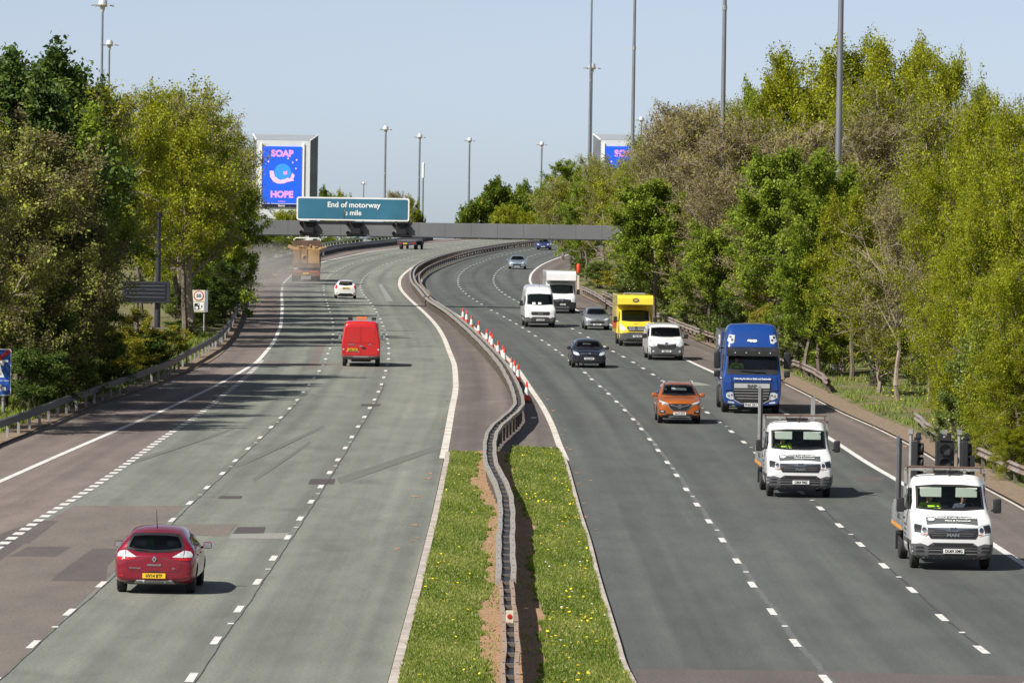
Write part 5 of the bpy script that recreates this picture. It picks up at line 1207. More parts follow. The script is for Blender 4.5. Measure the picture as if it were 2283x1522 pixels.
def interior(root, xs, zf, w, dash=None, rows_=1, seats=(-.37, .37), zd=1.0, steer=None):
    """dark cabin: floor, seats, dashboard, steering wheel"""
    k = .78 if zf < .3 else 1.0
    for r in range(rows_):
        for y in seats:
            x = xs - .85 * r; b = MB().box(x - .50, x + .02, y - .24, y + .24, zf + .30, zf + .46); b.add([(x - .44, y - .24, zf + .42), (x - .44, y + .24, zf + .42), (x - .30, y + .22, zf + .42), (x - .30, y - .22, zf + .42), (x - .66, y - .20, zf + 1.0 * k), (x - .66, y + .20, zf + 1.0 * k), (x - .56, y + .20, zf + 1.0 * k), (x - .56, y - .20, zf + 1.0 * k)], [(3, 2, 1, 0), (4, 5, 6, 7), (0, 1, 5, 4), (1, 2, 6, 5), (2, 3, 7, 6), (3, 0, 4, 7)])
            b.box(x - .70, x - .60, y - .13, y + .13, zf + 1.02 * k, zf + 1.20 * k); b.build('seat', M['seat'], root, bevel=.03)
    if dash: MB().prism([(dash[0], zf + .2), (dash[0], zd - .06), (dash[0] - .2, zd), (dash[1], zd - .08), (dash[1] + .1, zf + .2)], -w, w, 'y').build('dashboard', M['cabin'], root)
    if steer:
        x, y, z = steer; P = [(x - .06 * math.sin(t) * 1.5, y + .19 * math.cos(t), z + .17 * math.sin(t)) for t in np.linspace(0, 2 * math.pi, 17)]; MB().tube(P, .016, 6, cap=False).tube([(x, y - .18, z), (x, y + .18, z)], .018, 5).build('steering_wheel', M['black'], root)
PERSON = {}
def person(label, parent_mat, loc, cloth='hivis', hair=True):
    """seated driver: one continuous skinned body, clothing and hair as children"""
    def skin(name, V, E, Rr, mat, parent, lv=2):
        me = bpy.data.meshes.new(name); me.from_pydata(V, E, []); o = bpy.data.objects.new(name, me); C.objects.link(o)
        md = o.modifiers.new('k', 'SKIN'); md.use_smooth_shade = True
        for i, r in enumerate(Rr): me.skin_vertices[0].data[i].radius = (r, r)
        me.skin_vertices[0].data[0].use_root = True
        sb = o.modifiers.new('s', 'SUBSURF'); sb.levels = sb.render_levels = lv
        ev = bpy.data.meshes.new_from_object(o.evaluated_get(bpy.context.evaluated_depsgraph_get())); bpy.data.objects.remove(o); bpy.data.meshes.remove(me)
        ev.name = name; ev.materials.clear(); return link(name, ev, mat, parent, True)
    if not PERSON:
        root = thing('person', '', 'person')
        J = {'pel': (0, 0, .10), 'wai': (.0, 0, .28), 'che': (-.04, 0, .46), 'nk': (-.03, 0, .60), 'hd0': (.0, 0, .68), 'hd1': (.02, 0, .77), 'hd2': (.01, 0, .86)}
        V = [J[k] for k in ('pel', 'wai', 'che', 'nk', 'hd0', 'hd1', 'hd2')]; Rr = [.15, .135, .15, .055, .075, .098, .07]; E = [(i, i + 1) for i in range(6)]
        for sg in (-1, 1):
            b = len(V); V += [(-.04, sg * .19, .53), (.10, sg * .27, .33), (.34, sg * .20, .36), (.42, sg * .18, .40)]; Rr += [.065, .052, .040, .032]; E += [(2, b), (b, b + 1), (b + 1, b + 2), (b + 2, b + 3)]
            for q, (dy, dz) in enumerate(((-.035, .03), (-.012, .04), (.012, .04), (.035, .032))):
                c = len(V); V += [(.46, sg * .18 + dy * .8, .41 + dz * .4), (.485, sg * .18 + dy, .39)]; Rr += [.010, .008]; E += [(b + 3, c), (c, c + 1)]
            c = len(V); V += [(.43, sg * .14, .42)]; Rr += [.010]; E += [(b + 3, c)]
            h = len(V); V += [(.03, sg * .10, .08), (.45, sg * .13, .14), (.52, sg * .13, -.28), (.62, sg * .13, -.31)]; Rr += [.095, .065, .045, .04]; E += [(0, h), (h, h + 1), (h + 1, h + 2), (h + 2, h + 3)]
        o = skin('body', V, E, Rr, M['skin'], root)
        f = MB().lathe([(.012, .10), (.02, .112), (.008, .13)], (0, 0, .775), 8, 'x').box(.105, .112, -.03, .03, .735, .742); f.build('face_features', mk('lips', (.38, .17, .14), .6), root)
        MB().box(.100, .108, -.045, -.022, .79, .80).box(.100, .108, .022, .045, .79, .80).build('eyes', M['black'], root)
        CV = [(0, 0, .10), (0, 0, .28), (-.04, 0, .46), (-.035, 0, .56)]; CR = [.158, .148, .165, .075]; CE = [(0, 1), (1, 2), (2, 3)]
        for sg in (-1, 1): b = len(CV); CV += [(-.04, sg * .195, .53), (.10, sg * .27, .33), (.28, sg * .215, .35)]; CR += [.08, .066, .053]; CE += [(2, b), (b, b + 1), (b + 1, b + 2)]
        PERSON['c'] = skin('jacket', CV, CE, CR, M['hivis'], root)
        TV = [(0, 0, .08)]; TR = [.155]; TE = []
        for sg in (-1, 1): h = len(TV); TV += [(.03, sg * .10, .08), (.45, sg * .13, .14), (.52, sg * .13, -.22)]; TR += [.105, .078, .058]; TE += [(0, h), (h, h + 1), (h + 1, h + 2)]
        skin('trousers', TV, TE, TR, M['cloth'], root)
        MB().lathe([(.02, .135), (.075, .11), (.104, .05), (.106, -.01), (.09, -.06)], (-.015, 0, .79), 14).build('hair', M['hair'], root, True)
        PERSON['r'] = root; r = root
    else: r = copy_tree(PERSON['r'])
    r['label'] = label; r['group'] = 'drivers seen through windscreens'
    for c in r.children:
        if c.name.startswith('jacket'):
            if cloth not in PERSON: PERSON[cloth] = PERSON['c'].data.copy(); PERSON[cloth].materials[0] = M[cloth]
            c.data = PERSON[cloth]
    return r
def seat_person(v, label, x, y, z, cloth):
    p = person(label, None, None, cloth); m = v.matrix_basis @ Matrix.Translation((x, y, z)); p.location = m.translation; p.rotation_euler = v.rotation_euler; return p
def drive(name, label, cat, px, py, c, axle, away=False, group='vehicles on the motorway', dh=0.0):
    """root on the ground so that the axle nearest the camera stands on photo pixel (px, py); heading follows lane line c"""
    p = at(px, py); h = c.head(p.y); h += dh
    f = Vector((math.sin(h), math.cos(h), 0)) * (1 if away else -1); g = math.atan2(f.y, f.x)
    loc = p - f * axle; loc.z = p.z; r = thing(name, label, cat, loc, g, group); r.rotation_mode = 'XYZ'
    sl = (float(roadz(p.y + 2)) - float(roadz(p.y - 2))) / 4; r.rotation_euler = (0, -math.atan(sl) * (1 if away else -1), g); r.location.z = p.z + sl * (loc.y - p.y)
    bpy.context.view_layer.update(); return r
# ---------------------------------------------------------------- vehicles
P_RED = paint('paint_cherry', (.25, .004, .022), .3, .3); P_VANR = paint('paint_red', (.52, .012, .012), 0, .35); P_WHITE = paint('paint_white', (.74, .74, .735), 0, .3, (.42, .40, .36), .3)
P_OR = paint('paint_copper', (.50, .125, .012), .35, .3); P_NAVY = paint('paint_navy', (.010, .014, .030), .3, .22); P_SILV = paint('paint_silver', (.42, .44, .45), .7, .3); P_ICE = paint('paint_ice_blue', (.36, .46, .54), .6, .3)
P_BLUE = paint('paint_blue', (.020, .040, .22), .35, .28); P_TRUCK = paint('paint_truck_blue', (.008, .055, .26), .15, .28); P_YEL = paint('paint_yellow', (.80, .61, .04), 0, .35); P_DIRTY = paint('paint_dusty', (.40, .38, .36), 0, .6, (.2, .16, .12), .8)
def sym(p): return p + [(-y, z) for y, z in p[::-1]]
def car_stations(L, W, H, bz, cz, cx, rf, rr, tx, tz, gc=.2, nose=.0, tail=.78, rw=.66):
    w = W / 2 * 1.035
    return [
        st(-L, gc + .16, .50, tail - .10, tail, w * .80, w * .74, w * .56, .02),
        st(-L + .10, gc + .06, .55, tail - .02, tail + .08, w * .93, w * .88, w * .70, .02),
        st(-L + .35, gc, .6, tz - .06, tz + .02, w * .985, w * .93, w * .76, .02),
        st(tx, gc, .6, tz + .0, (tz + H) / 2 + .03, w, w * .945, w * (rw + .06), .03),
        st(rr, gc, .6, tz + .02, H - .05, w, w * .95, w * rw, .03),
        st((rr + rf) / 2, gc, .6, (tz + cz) / 2 + .02, H, w, w * .95, w * (rw + .01), .035),
        st(rf, gc, .6, cz + .0, H - .05, w, w * .95, w * rw, .035),
        st((rf + cx) / 2, gc, .6, cz - .01, (H + cz) / 2 + .05, w, w * .945, w * (rw + .06), .035),
        st(cx, gc, .6, cz - .04, cz + .02, w, w * .935, w * .76, .03),
        st(cx * .55 - .1, gc, .58, (bz + cz) / 2 - .04, (bz + cz) / 2 + .03, w, w * .92, w * .74, .035),
        st(-.36, gc, .55, bz - .03, bz + .035, w * .985, w * .90, w * .70, .03),
        st(-.10, gc + .02, .5, bz - .10, bz - .01, w * .92, w * .83, w * .64, .02),
        st(0, gc + .10, .45, bz - .20, bz - .12, w * .78, w * .70, w * .52, .02)]
def side_windows(B, W, H, cz, tz, cx, rf, rr, tx, glass, see=True, bp=None):
    bp = bp or (rf + rr) / 2 - .12
    for ax in ('+y', '-y'):
        B.window('side_window', [(cx - .20, cz + .05), (rf - .12, H - .23), (bp + .05, H - .20), (bp + .02, cz + .06)], ax, glass, .035, see)
        B.window('side_window', [(bp - .05, cz + .06), (bp - .03, H - .20), (rr + .05, H - .24), (tx + .12, tz + .10)], ax, glass, .035, see)
def finish_car(B, W, fr, rx, wr, tw=.21, rim=None, spokes=5):
    for x in (fr, rx):
        for sg in (-1, 1): wheel(B.root, x, sg * (W / 2 - tw / 2 - .015), wr, tw, rim, spokes, sg)
    B.finish()
def handles(B, W, z, xs, mat):
    for x in xs:
        for ax in ('+y', '-y'): B.patch('door_handle', [(x - .10, z - .02), (x + .10, z - .02), (x + .10, z + .02), (x - .10, z + .02)], mat, ax, .022)
def seams(B, xs, z0, z1):
    for ax in ('+y', '-y'):
        for x in xs: B.patch('door_seam', [(x - .006, z0), (x + .006, z0), (x + .006, z1), (x - .006, z1)], M['black'], ax, .003, skirt=False)

# --- cherry red hatchback seen from behind
v = drive('red_hatchback', 'cherry red hatchback seen from behind in the left foreground', 'car', 349, 1319, L2.off(-1.9), -3.47, True, dh=.012)
W, H, L = 1.80, 1.48, 4.30
B = Body(car_stations(L, W, H, .82, .98, -1.18, -1.85, -3.45, -3.88, 1.00, tail=.86, rw=.655), P_RED, v, level=3, arches=((-.86, .37, .93), (-3.50, .37, .93)))
rw = [(-.66, 1.0), (-.34, .95), (0, .935), (.34, .95), (.66, 1.0), (.64, 1.14), (.53, 1.335), (.27, 1.36), (0, 1.365), (-.27, 1.36), (-.53, 1.335), (-.64, 1.14)]
B.window('rear_window', rw, '-x', M['glass'], .055, True)
side_windows(B, W, H, .96, 1.0, -1.30, -1.95, -3.30, -3.72, M['glass'], True, -2.52)
B.window('windscreen', [(-.66, 1.04), (.66, 1.04), (.52, 1.36), (-.52, 1.36)], '+x', M['glass'], .05, True)
a, b = B.patch('tail_light', [(.845, .90), (.80, .955), (.66, .985), (.40, .845), (.62, .835), (.84, .84)], M['lens'], '-x', .012, mirror=True)
for o_, sg in ((a, 1), (b, -1)):
    B.patch('red_lens', [(sg * y, z) for y, z in [(.845, .835), (.64, .825), (.42, .835), (.44, .80), (.62, .77), (.85, .775)]][::sg], M['redlens'], '-x', .010, o_)
    B.patch('lamp_divider', [(sg * y, z) for y, z in [(.640, .83), (.655, .83), (.672, .985), (.657, .985)]][::sg], P_RED, '-x', .016, o_, skirt=False)
tg = [(-.55, .52), (.55, .52), (.60, .62), (.625, .80), (.655, .97)]
for sg in (1, -1): B.patch('tailgate_seam', [(sg * y, z) for y, z in [(.52, .515), (.532, .505), (.61, .61), (.635, .80), (.626, .80), (.600, .62)]][::sg], M['black'], '-x', .003, skirt=False)
B.patch('tailgate_seam', [(-.53, .505), (.53, .505), (.53, .517), (-.53, .517)], M['black'], '-x', .003, skirt=False)
B.patch('plate_recess', [(-.32, .37), (.32, .37), (.34, .47), (.30, .50), (-.30, .50), (-.34, .47)], P_RED, '-x', .004)
B.patch('tailgate_handle', [(-.09, .505), (.09, .505), (.09, .535), (-.09, .535)], M['black'], '-x', .012)
x_ = B.hit(0, .42, '-x')[0].x; plate(v, x_ - .022, 0, .425, 'HV14 BTF', M['platey'], -1)
dm = B.patch('badge', [(0, .875), (.052, .80), (0, .725), (-.052, .80)], M['chrome'], '-x', .016); B.patch('badge_centre', [(0, .84), (.022, .80), (0, .76), (-.022, .80)], M['black'], '-x', .026, dm)
x_ = B.hit(0, .67, '-x')[0].x
text('MEGANE', .058, M['chrome'], v, 'lettering', facing(x_ - .012, 0, .668, (-1, 0, 0)), bold=.002, sx=1.35)
x_ = B.hit(.45, .60, '-x')[0].x; text('Dynamique', .055, M['chrome'], v, 'lettering', facing(x_ - .012, .43, .60, (-1, 0, 0)), bold=.001); text('dCi', .05, M['chrome'], v, 'lettering', facing(x_ - .012, -.44, .595, (-1, 0, 0)), bold=.001)
B.patch('lower_valance', [(-.80, .14), (.80, .14), (.80, .23), (.50, .235), (.44, .315), (-.44, .315), (-.50, .235), (-.80, .23)], M['darkgrey'], '-x', .008)
B.patch('silver_diffuser', [(-.47, .245), (.47, .245), (.40, .325), (-.40, .325)], M['silver'], '-x', .016); B.patch('diffuser_insert', [(-.38, .25), (.38, .25), (.34, .295), (-.34, .295)], M['galv'], '-x', .022)
for y in (-.24, .24): B.patch('parking_sensor', [(y + .022 * math.cos(t), .305 + .022 * math.sin(t)) for t in np.linspace(0, 6.28, 9)[:-1]], M['white'], '-x', .03)
B.patch('bumper_reflector', [(.70, .40), (.80, .41), (.80, .44), (.70, .43)], M['redlens'], '-x', .008, mirror=True)
w_ = B.hit(0, .96, '-x')[0]; MB().tube([(w_.x - .03, -.02, .955), (w_.x + .02, .28, 1.005), (w_.x + .05, .46, 1.03)], [.022, .015, .008], 6).build('rear_wiper', M['black'], v)
MB().tube([(-3.50, 0, H - .02), (-3.56, 0, H + .05), (-3.80, 0, H + .42)], [.016, .010, .005], 6).build('aerial', M['black'], v)
for sg in (-1, 1): mirror(v, -1.62, sg * 1.02, .97, P_RED if sg < 0 else M['black'], .20, .15, .11)
seams(B, (-1.40, -2.50, -3.42), .35, .95); handles(B, W, .86, (-2.30, -3.25), P_RED)
B.patch('side_sill', [(-1.2, .17), (-3.1, .17), (-3.1, .25), (-1.2, .25)], M['darkgrey'], '+y', .006); B.patch('side_sill', [(-1.2, .17), (-3.1, .17), (-3.1, .25), (-1.2, .25)], M['darkgrey'], '-y', .006)
interior(v, -2.0, .25, .70, (-1.35, -1.75), 2, zd=.95, steer=(-1.85, -.37, .93))
finish_car(B, W, -.86, -3.50, .322, .205)
cs = thing('child_seat', 'green child seat behind the rear window of the red hatchback', 'child seat', v.matrix_basis @ Vector((-2.95, .33, .62)), v.rotation_euler.z)
MB().box(-.05, .25, -.2, .2, 0, .2).box(-.12, -.02, -.22, .22, .1, .62).build('shell', M['green_cloth'], cs, True, bevel=.06, seg=3)
MB().lathe([(.1, .42), (.15, .5), (.12, .62), (.02, .66)], (-.08, 0, 0), 14).build('headrest', M['green_cloth'], cs, True)

# --- front-facing cars
def front_car(name, label, px, py, c, L, W, H, mat, bz, cz, cx, rf, rr, tx, tz, tail, wr, fa, ra, det, see=False, reg=None, rw=.66, gc=.2, level=2, dh=0.0, platez=.40, mcol=None, cloth=None):
    v = drive(name, label, 'car', px, py, c, fa, False, dh=dh)
    B = Body(car_stations(L, W, H, bz, cz, cx, rf, rr, tx, tz, gc=gc, tail=tail, rw=rw), mat, v, level=3 if see else 2, arches=((fa, wr * 1.15, W / 2 * 1.035), (ra, wr * 1.15, W / 2 * 1.035)))
    hw = W / 2; g = M['glass'] if see else M['glassdark']
    B.window('windscreen', [(-hw * .80, cz + .045), (-.3, cz + .02), (.3, cz + .02), (hw * .80, cz + .045), (hw * (rw - .05), H - .115), (.3, H - .085), (-.3, H - .085), (-hw * (rw - .05), H - .115)], '+x', g, .055, see)
    side_windows(B, W, H, cz, tz, cx - .12, rf, rr, tx, g, see)
    B.window('rear_window', [(-.52, tz + .06), (.52, tz + .06), (.44, H - .16), (-.44, H - .16)], '-x', g, .05, see)
    for nm, poly, m, off, mi in det:
        B.patch(nm, poly, M[m] if m in M else m, '+x', off, mirror=mi)
    x_ = max(B.hit(0, platez, '+x')[0].x, B.hit(.2, platez, '+x')[0].x); plate(v, x_ + .02, 0, platez, reg, M['platew'], 1)
    for sg in (-1, 1): mirror(v, cx - .42, sg * (hw + .10), cz + .03, mcol or mat, .20, .15, .12)
    for sg in (-1, 1):
        a = B.hit(-.55 if sg < 0 else .12, cz + .05, '+x')[0]; b = B.hit(-.02 if sg < 0 else .58, cz + .13, '+x')[0]
        MB().tube([a + Vector((.02, 0, .01)), b + Vector((.02, 0, .01))], .011, 5).build('wiper', M['black'], v)
    seams(B, (cx - .25, (rf + rr) / 2 - .13), .35, cz - .04); handles(B, W, cz - .10, ((rf + rr) / 2 + .05, rr - .02), mat)
    if see: interior(v, rf - .10, .25, hw * .80, (cx - .15, cx - .62), 2, zd=cz - .02, steer=(cx - .75, .37 * -1, cz - .02))
    else: pass
    finish_car(B, W, fa, ra, wr)
    if cloth: seat_person(v, *cloth)
    return v, B
hexg = lambda w0, w1, w2, z0, z1, z2: [(-w0, z0), (w0, z0), (w1, z1), (w2, z2), (-w2, z2), (-w1, z1)]
v, B = front_car('copper_crossover', 'metallic copper-orange crossover car in the middle lane', 1513, 943, R1.off(1.9), 4.28, 1.78, 1.64, P_OR, .97, 1.10, -1.12, -1.80, -3.35, -3.85, 1.12, .95, .345, -.86, -3.42, [
    ('headlight', [(.44, .80), (.52, .77), (.72, .80), (.80, .86), (.83, .95), (.74, .915), (.56, .86)], 'lens', .012, True), ('lamp_trim', [(.44, .80), (.46, .785), (.72, .805), (.80, .86), (.82, .885), (.70, .83)], 'black', .016, True),
    ('grille', hexg(.47, .40, .26, .83, .66, .56), 'black', .010, False), ('grille_surround', [(-.26, .545), (.26, .545), (.41, .655), (.475, .83), (.495, .83), (.43, .645), (.27, .525), (-.27, .525), (-.43, .645), (-.495, .83), (-.475, .83), (-.41, .655)], 'chrome', .016, False),
    ('grille_wing', [(-.42, .80), (-.36, .785), (-.10, .725), (.10, .725), (.36, .785), (.42, .80), (.36, .765), (.10, .695), (-.10, .695), (-.36, .765)], 'chrome', .022, False),
    ('lower_bumper', [(-.86, .20), (.86, .20), (.86, .36), (.62, .37), (.50, .42), (-.50, .42), (-.62, .37), (-.86, .36)], 'black', .008, False),
    ('skid_plate', [(-.48, .245), (.48, .245), (.42, .315), (-.42, .315)], 'silver', .018, False), ('skid_insert', [(-.36, .255), (.36, .255), (.32, .285), (-.32, .285)], 'darkgrey', .024, False),
    ('fog_pocket', [(.56, .44), (.80, .44), (.84, .54), (.78, .58), (.60, .54)], 'black', .010, True), ('fog_lamp', [(.64, .49), (.77, .50), (.77, .54), (.66, .53)], 'lens', .018, True)],
    True, 'OA17 XCV', .70, .21, platez=.43, cloth=('driver in dark clothes at the wheel of the copper crossover', -2.05, -.37, .50, 'cloth'))
o_ = B.patch('badge', [(.085 * math.cos(t), .715 + .085 * math.sin(t)) for t in np.linspace(0, 6.28, 19)[:-1]], M['chrome'], '+x', .030); B.patch('badge_centre', [(.062 * math.cos(t), .715 + .062 * math.sin(t)) for t in np.linspace(0, 6.28, 19)[:-1]], M['black'], '+x', .034, o_)
B.patch('badge_figure', [(-.03, .74), (.0, .76), (.03, .735), (.01, .70), (.03, .68), (-.01, .665), (-.03, .69), (.0, .715)], M['chrome'], '+x', .040, o_)
for sg in (-1, 1): MB().tube([(-1.85, sg * .60, 1.60), (-1.95, sg * .60, 1.67), (-3.30, sg * .59, 1.66), (-3.4, sg * .59, 1.58)], .022, 6).build('roof_rail', M['silver'], v)
v, B = front_car('navy_hatchback', 'dark navy hatchback behind and left of the copper crossover', 1311.5, 819, R1.off(-1.75), 4.36, 1.82, 1.48, P_NAVY, .86, .98, -1.15, -1.85, -3.40, -3.92, 1.0, .88, .325, -.90, -3.55, [
    ('headlight', [(.50, .68), (.62, .65), (.80, .72), (.84, .86), (.72, .84), (.56, .78)], 'lens', .012, True), ('grille_slot', [(-.46, .70), (.46, .70), (.46, .745), (-.46, .745)], 'black', .010, False), ('chrome_strip', [(-.46, .752), (.46, .752), (.44, .772), (-.44, .772)], 'chrome', .014, False),
    ('lower_grille', hexg(.46, .52, .40, .56, .40, .27), 'black', .008, False), ('side_intake', [(.58, .30), (.80, .32), (.82, .50), (.60, .48)], 'black', .008, True), ('chin_trim', [(-.55, .235), (.55, .235), (.50, .265), (-.50, .265)], 'silver', .012, False), ('badge', [(.07 * math.cos(t), .765 + .035 * math.sin(t)) for t in np.linspace(0, 6.28, 13)[:-1]], 'chrome', .022, False)],
    True, 'YG12 EWV', platez=.50, mcol=M['black'], cloth=('driver in dark clothes at the wheel of the navy hatchback', -2.05, -.36, .36, 'cloth'))
v, B = front_car('silver_hatchback', 'small silver hatchback between the white high-roof van and the yellow van', 1330, 735, R2.off(-1.7), 3.84, 1.67, 1.45, P_SILV, .82, .96, -1.0, -1.70, -3.15, -3.5, .98, .86, .30, -.75, -3.2, [
    ('headlight', [(.36, .66), (.55, .62), (.72, .68), (.79, .83), (.66, .80), (.48, .72)], 'lens', .012, True), ('grille', [(-.40, .56), (.40, .56), (.50, .52), (.44, .44), (-.44, .44), (-.50, .52)], 'black', .010, False), ('badge', [(-.06, .70), (.06, .70), (.05, .60), (-.05, .60)], 'chrome', .02, False), ('nose_strip', [(-.38, .575), (.38, .575), (.3, .60), (-.3, .60)], 'chrome', .014, False),
    ('lower_intake', [(-.50, .27), (.50, .27), (.46, .31), (-.46, .31)], 'black', .008, False), ('fog_lamp', [(.58, .33), (.70, .33), (.70, .40), (.58, .40)], 'lens', .010, True)], False, 'PE55 ZLT', platez=.365, mcol=M['darkgrey'])
v, B = front_car('pale_saloon', 'pale ice-blue saloon car on the far bend', 1153, 600, R2.off(-1.85), 4.68, 1.82, 1.45, P_ICE, .80, .95, -1.2, -1.95, -3.3, -4.0, 1.0, .95, .32, -.95, -3.67, [
    ('headlight', [(.40, .64), (.58, .60), (.82, .78), (.80, .84), (.62, .78)], 'lens', .012, True), ('grille', hexg(.44, .42, .30, .54, .42, .30), 'black', .010, False), ('badge', [(-.06, .68), (.06, .68), (.05, .58), (-.05, .58)], 'chrome', .02, False), ('fog_lamp', [(.60, .32), (.74, .33), (.72, .38), (.60, .38)], 'lens', .01, True)], False, 'NK56 RFD', platez=.30)
v, B = front_car('blue_estate', 'deep blue estate car emerging under the right part of the gantry', 1211.5, 557, R1.off(1.8), 4.5, 1.77, 1.47, P_BLUE, .82, .97, -1.15, -1.9, -3.9, -4.2, 1.0, .95, .32, -.9, -3.55, [
    ('headlight', [(.46, .68), (.62, .64), (.80, .70), (.80, .82), (.62, .80)], 'lens', .012, True), ('grille', hexg(.36, .34, .28, .74, .64, .54), 'black', .010, False), ('grille_bar', [(-.32, .58), (-.26, .58), (.32, .72), (.26, .72)], 'chrome', .016, False), ('lower_intake', [(-.6, .3), (.6, .3), (.55, .42), (-.55, .42)], 'black', .008, False)], False, 'AX07 JDE', platez=.45)

# --- white hatchback seen from behind
v = drive('white_hatchback', 'small white hatchback seen from behind in the tree shadows', 'car', 770, 666, L1.off(1.75), -3.2, True)
W, H, L = 1.74, 1.48, 3.95
B = Body(car_stations(L, W, H, .84, .98, -1.05, -1.7, -3.15, -3.62, 1.04, tail=.95, rw=.64), P_WHITE, v, arches=((-.8, .36, .9), (-3.28, .36, .9)))
B.window('rear_window', [(-.52, 1.09), (0, 1.05), (.52, 1.09), (.55, 1.17), (.46, 1.33), (0, 1.36), (-.46, 1.33), (-.55, 1.17)], '-x', M['glassdark'], .03, False)
side_windows(B, W, H, .98, 1.04, -1.15, -1.8, -3.05, -3.45, M['glassdark'], False)
B.patch('tail_light', [(.62, 1.0), (.74, 1.13), (.80, 1.05), (.82, .82), (.70, .80)], M['redlens'], '-x', .012, mirror=True)
B.patch('plate_recess', [(-.38, .80), (.38, .80), (.34, .96), (-.34, .96)], P_WHITE, '-x', .004); x_ = B.hit(0, .86, '-x')[0].x; plate(v, x_ - .02, 0, .865, 'DK62 VYO', M['platey'], -1)
B.patch('lower_valance', [(-.66, .2), (.66, .2), (.62, .32), (.45, .45), (-.45, .45), (-.62, .32)], M['black'], '-x', .012); B.patch('reflector', [(.60, .44), (.76, .47), (.76, .50), (.60, .48)], M['redlens'], '-x', .01, mirror=True)
MB().prism([(-3.62, 1.40), (-3.15, 1.47), (-3.15, 1.44), (-3.60, 1.37)], -.50, .50, 'y').build('roof_spoiler', P_WHITE, v, bevel=.01)
for sg in (-1, 1): mirror(v, -1.45, sg * .97, 1.02, M['black'], .2, .15, .11)
finish_car(B, W, -.8, -3.28, .31)

# --- vans
def van_nose(W, H, L, bz=1.10, cz=1.46, cx=-.95, rf=-1.75, gc=.26, nose=.32, rw=.83, roofdrop=.12, wr0=.80):
    w = W / 2 * 1.03
    return [st(-L, gc + .05, .7, cz - .05, H - .04, w * .985, w * .965, w * (rw + .05), .02), st(-L + .05, gc, .7, cz, H, w, w * .97, w * (rw + .05), .025), st(-L + .5, gc, .7, cz, H, w, w * .97, w * (rw + .05), .03),
        st(rf - .45, gc, .7, cz - .03, H, w, w * .97, w * (rw + .04), .035), st(rf, gc, .7, cz - .05, H - roofdrop, w, w * .965, w * (rw + .02), .035),
        st((rf + cx) / 2, gc, .68, cz - .08, (H + cz) / 2 - .03, w, w * .96, w * (rw + .03), .03), st(cx, gc, .66, cz - .12, cz - .01, w, w * .95, w * .83, .03),
        st(cx * .62, gc, .64, (bz + cz) / 2 - .06, (bz + cz) / 2 + .02, w, w * .945, w * .80, .035), st(-.26, gc, .60, bz - .06, bz + .06, w * .985, w * .92, w * .76, .03),
        st(-.07, gc + .02, .55, bz - .16, bz - .04, w * .93, w * .87, w * .70, .02), st(0, gc + .10, .5, bz - .26, bz - .16, w * .84, w * .78, w * .60, .02)]
def van_front(B, W, H, cz, cx, rf, rw, see, vis=False, sidex=None):
    hw = W / 2; g = M['glass'] if see else M['glassdark']
    B.window('windscreen', [(-hw * .84, cz + .03), (-.35, cz - .01), (.35, cz - .01), (hw * .84, cz + .03), (hw * (rw - .02), H - .27), (.35, H - .23), (-.35, H - .23), (-hw * (rw - .02), H - .27)], '+x', g, .05, see)
    for ax in ('+y', '-y'): B.window('side_window', [(cx - .28, cz + .0), (cx - .42, cz + .2), (rf - .06, H - .34), (rf - .72, H - .34), (rf - .72, cz - .06)], ax, g, .04, see)
    for sg in (-1, 1):
        a = B.hit(-.75 if sg < 0 else .02, cz + .03, '+x')[0]; b = B.hit(-.06 if sg < 0 else .72, cz + .08, '+x')[0]
        MB().tube([a + Vector((.025, 0, .01)), b + Vector((.025, 0, .01))], .014, 5).build('wiper', M['black'], B.root)
    if vis:
        for y in (-.45, .45): MB().box(rf + .20, rf + .23, y - .27, y + .27, H - .54, H - .30).build('sun_visor', M['visor'], B.root, bevel=.01)
def van_wheels(B, W, fa, ra, r=.345, tw=.215, rear_dual=False):
    for x in (fa, ra):
        for sg in (-1, 1): wheel(B.root, x, sg * (W / 2 - tw / 2 - .03), r, tw, M['darkgrey'], 8, sg)
def van_mirrors(v, x, y, z, h=.36, w=.22):
    for sg in (-1, 1): mirror(v, x, sg * y, z, M['black'], w, h, .14)
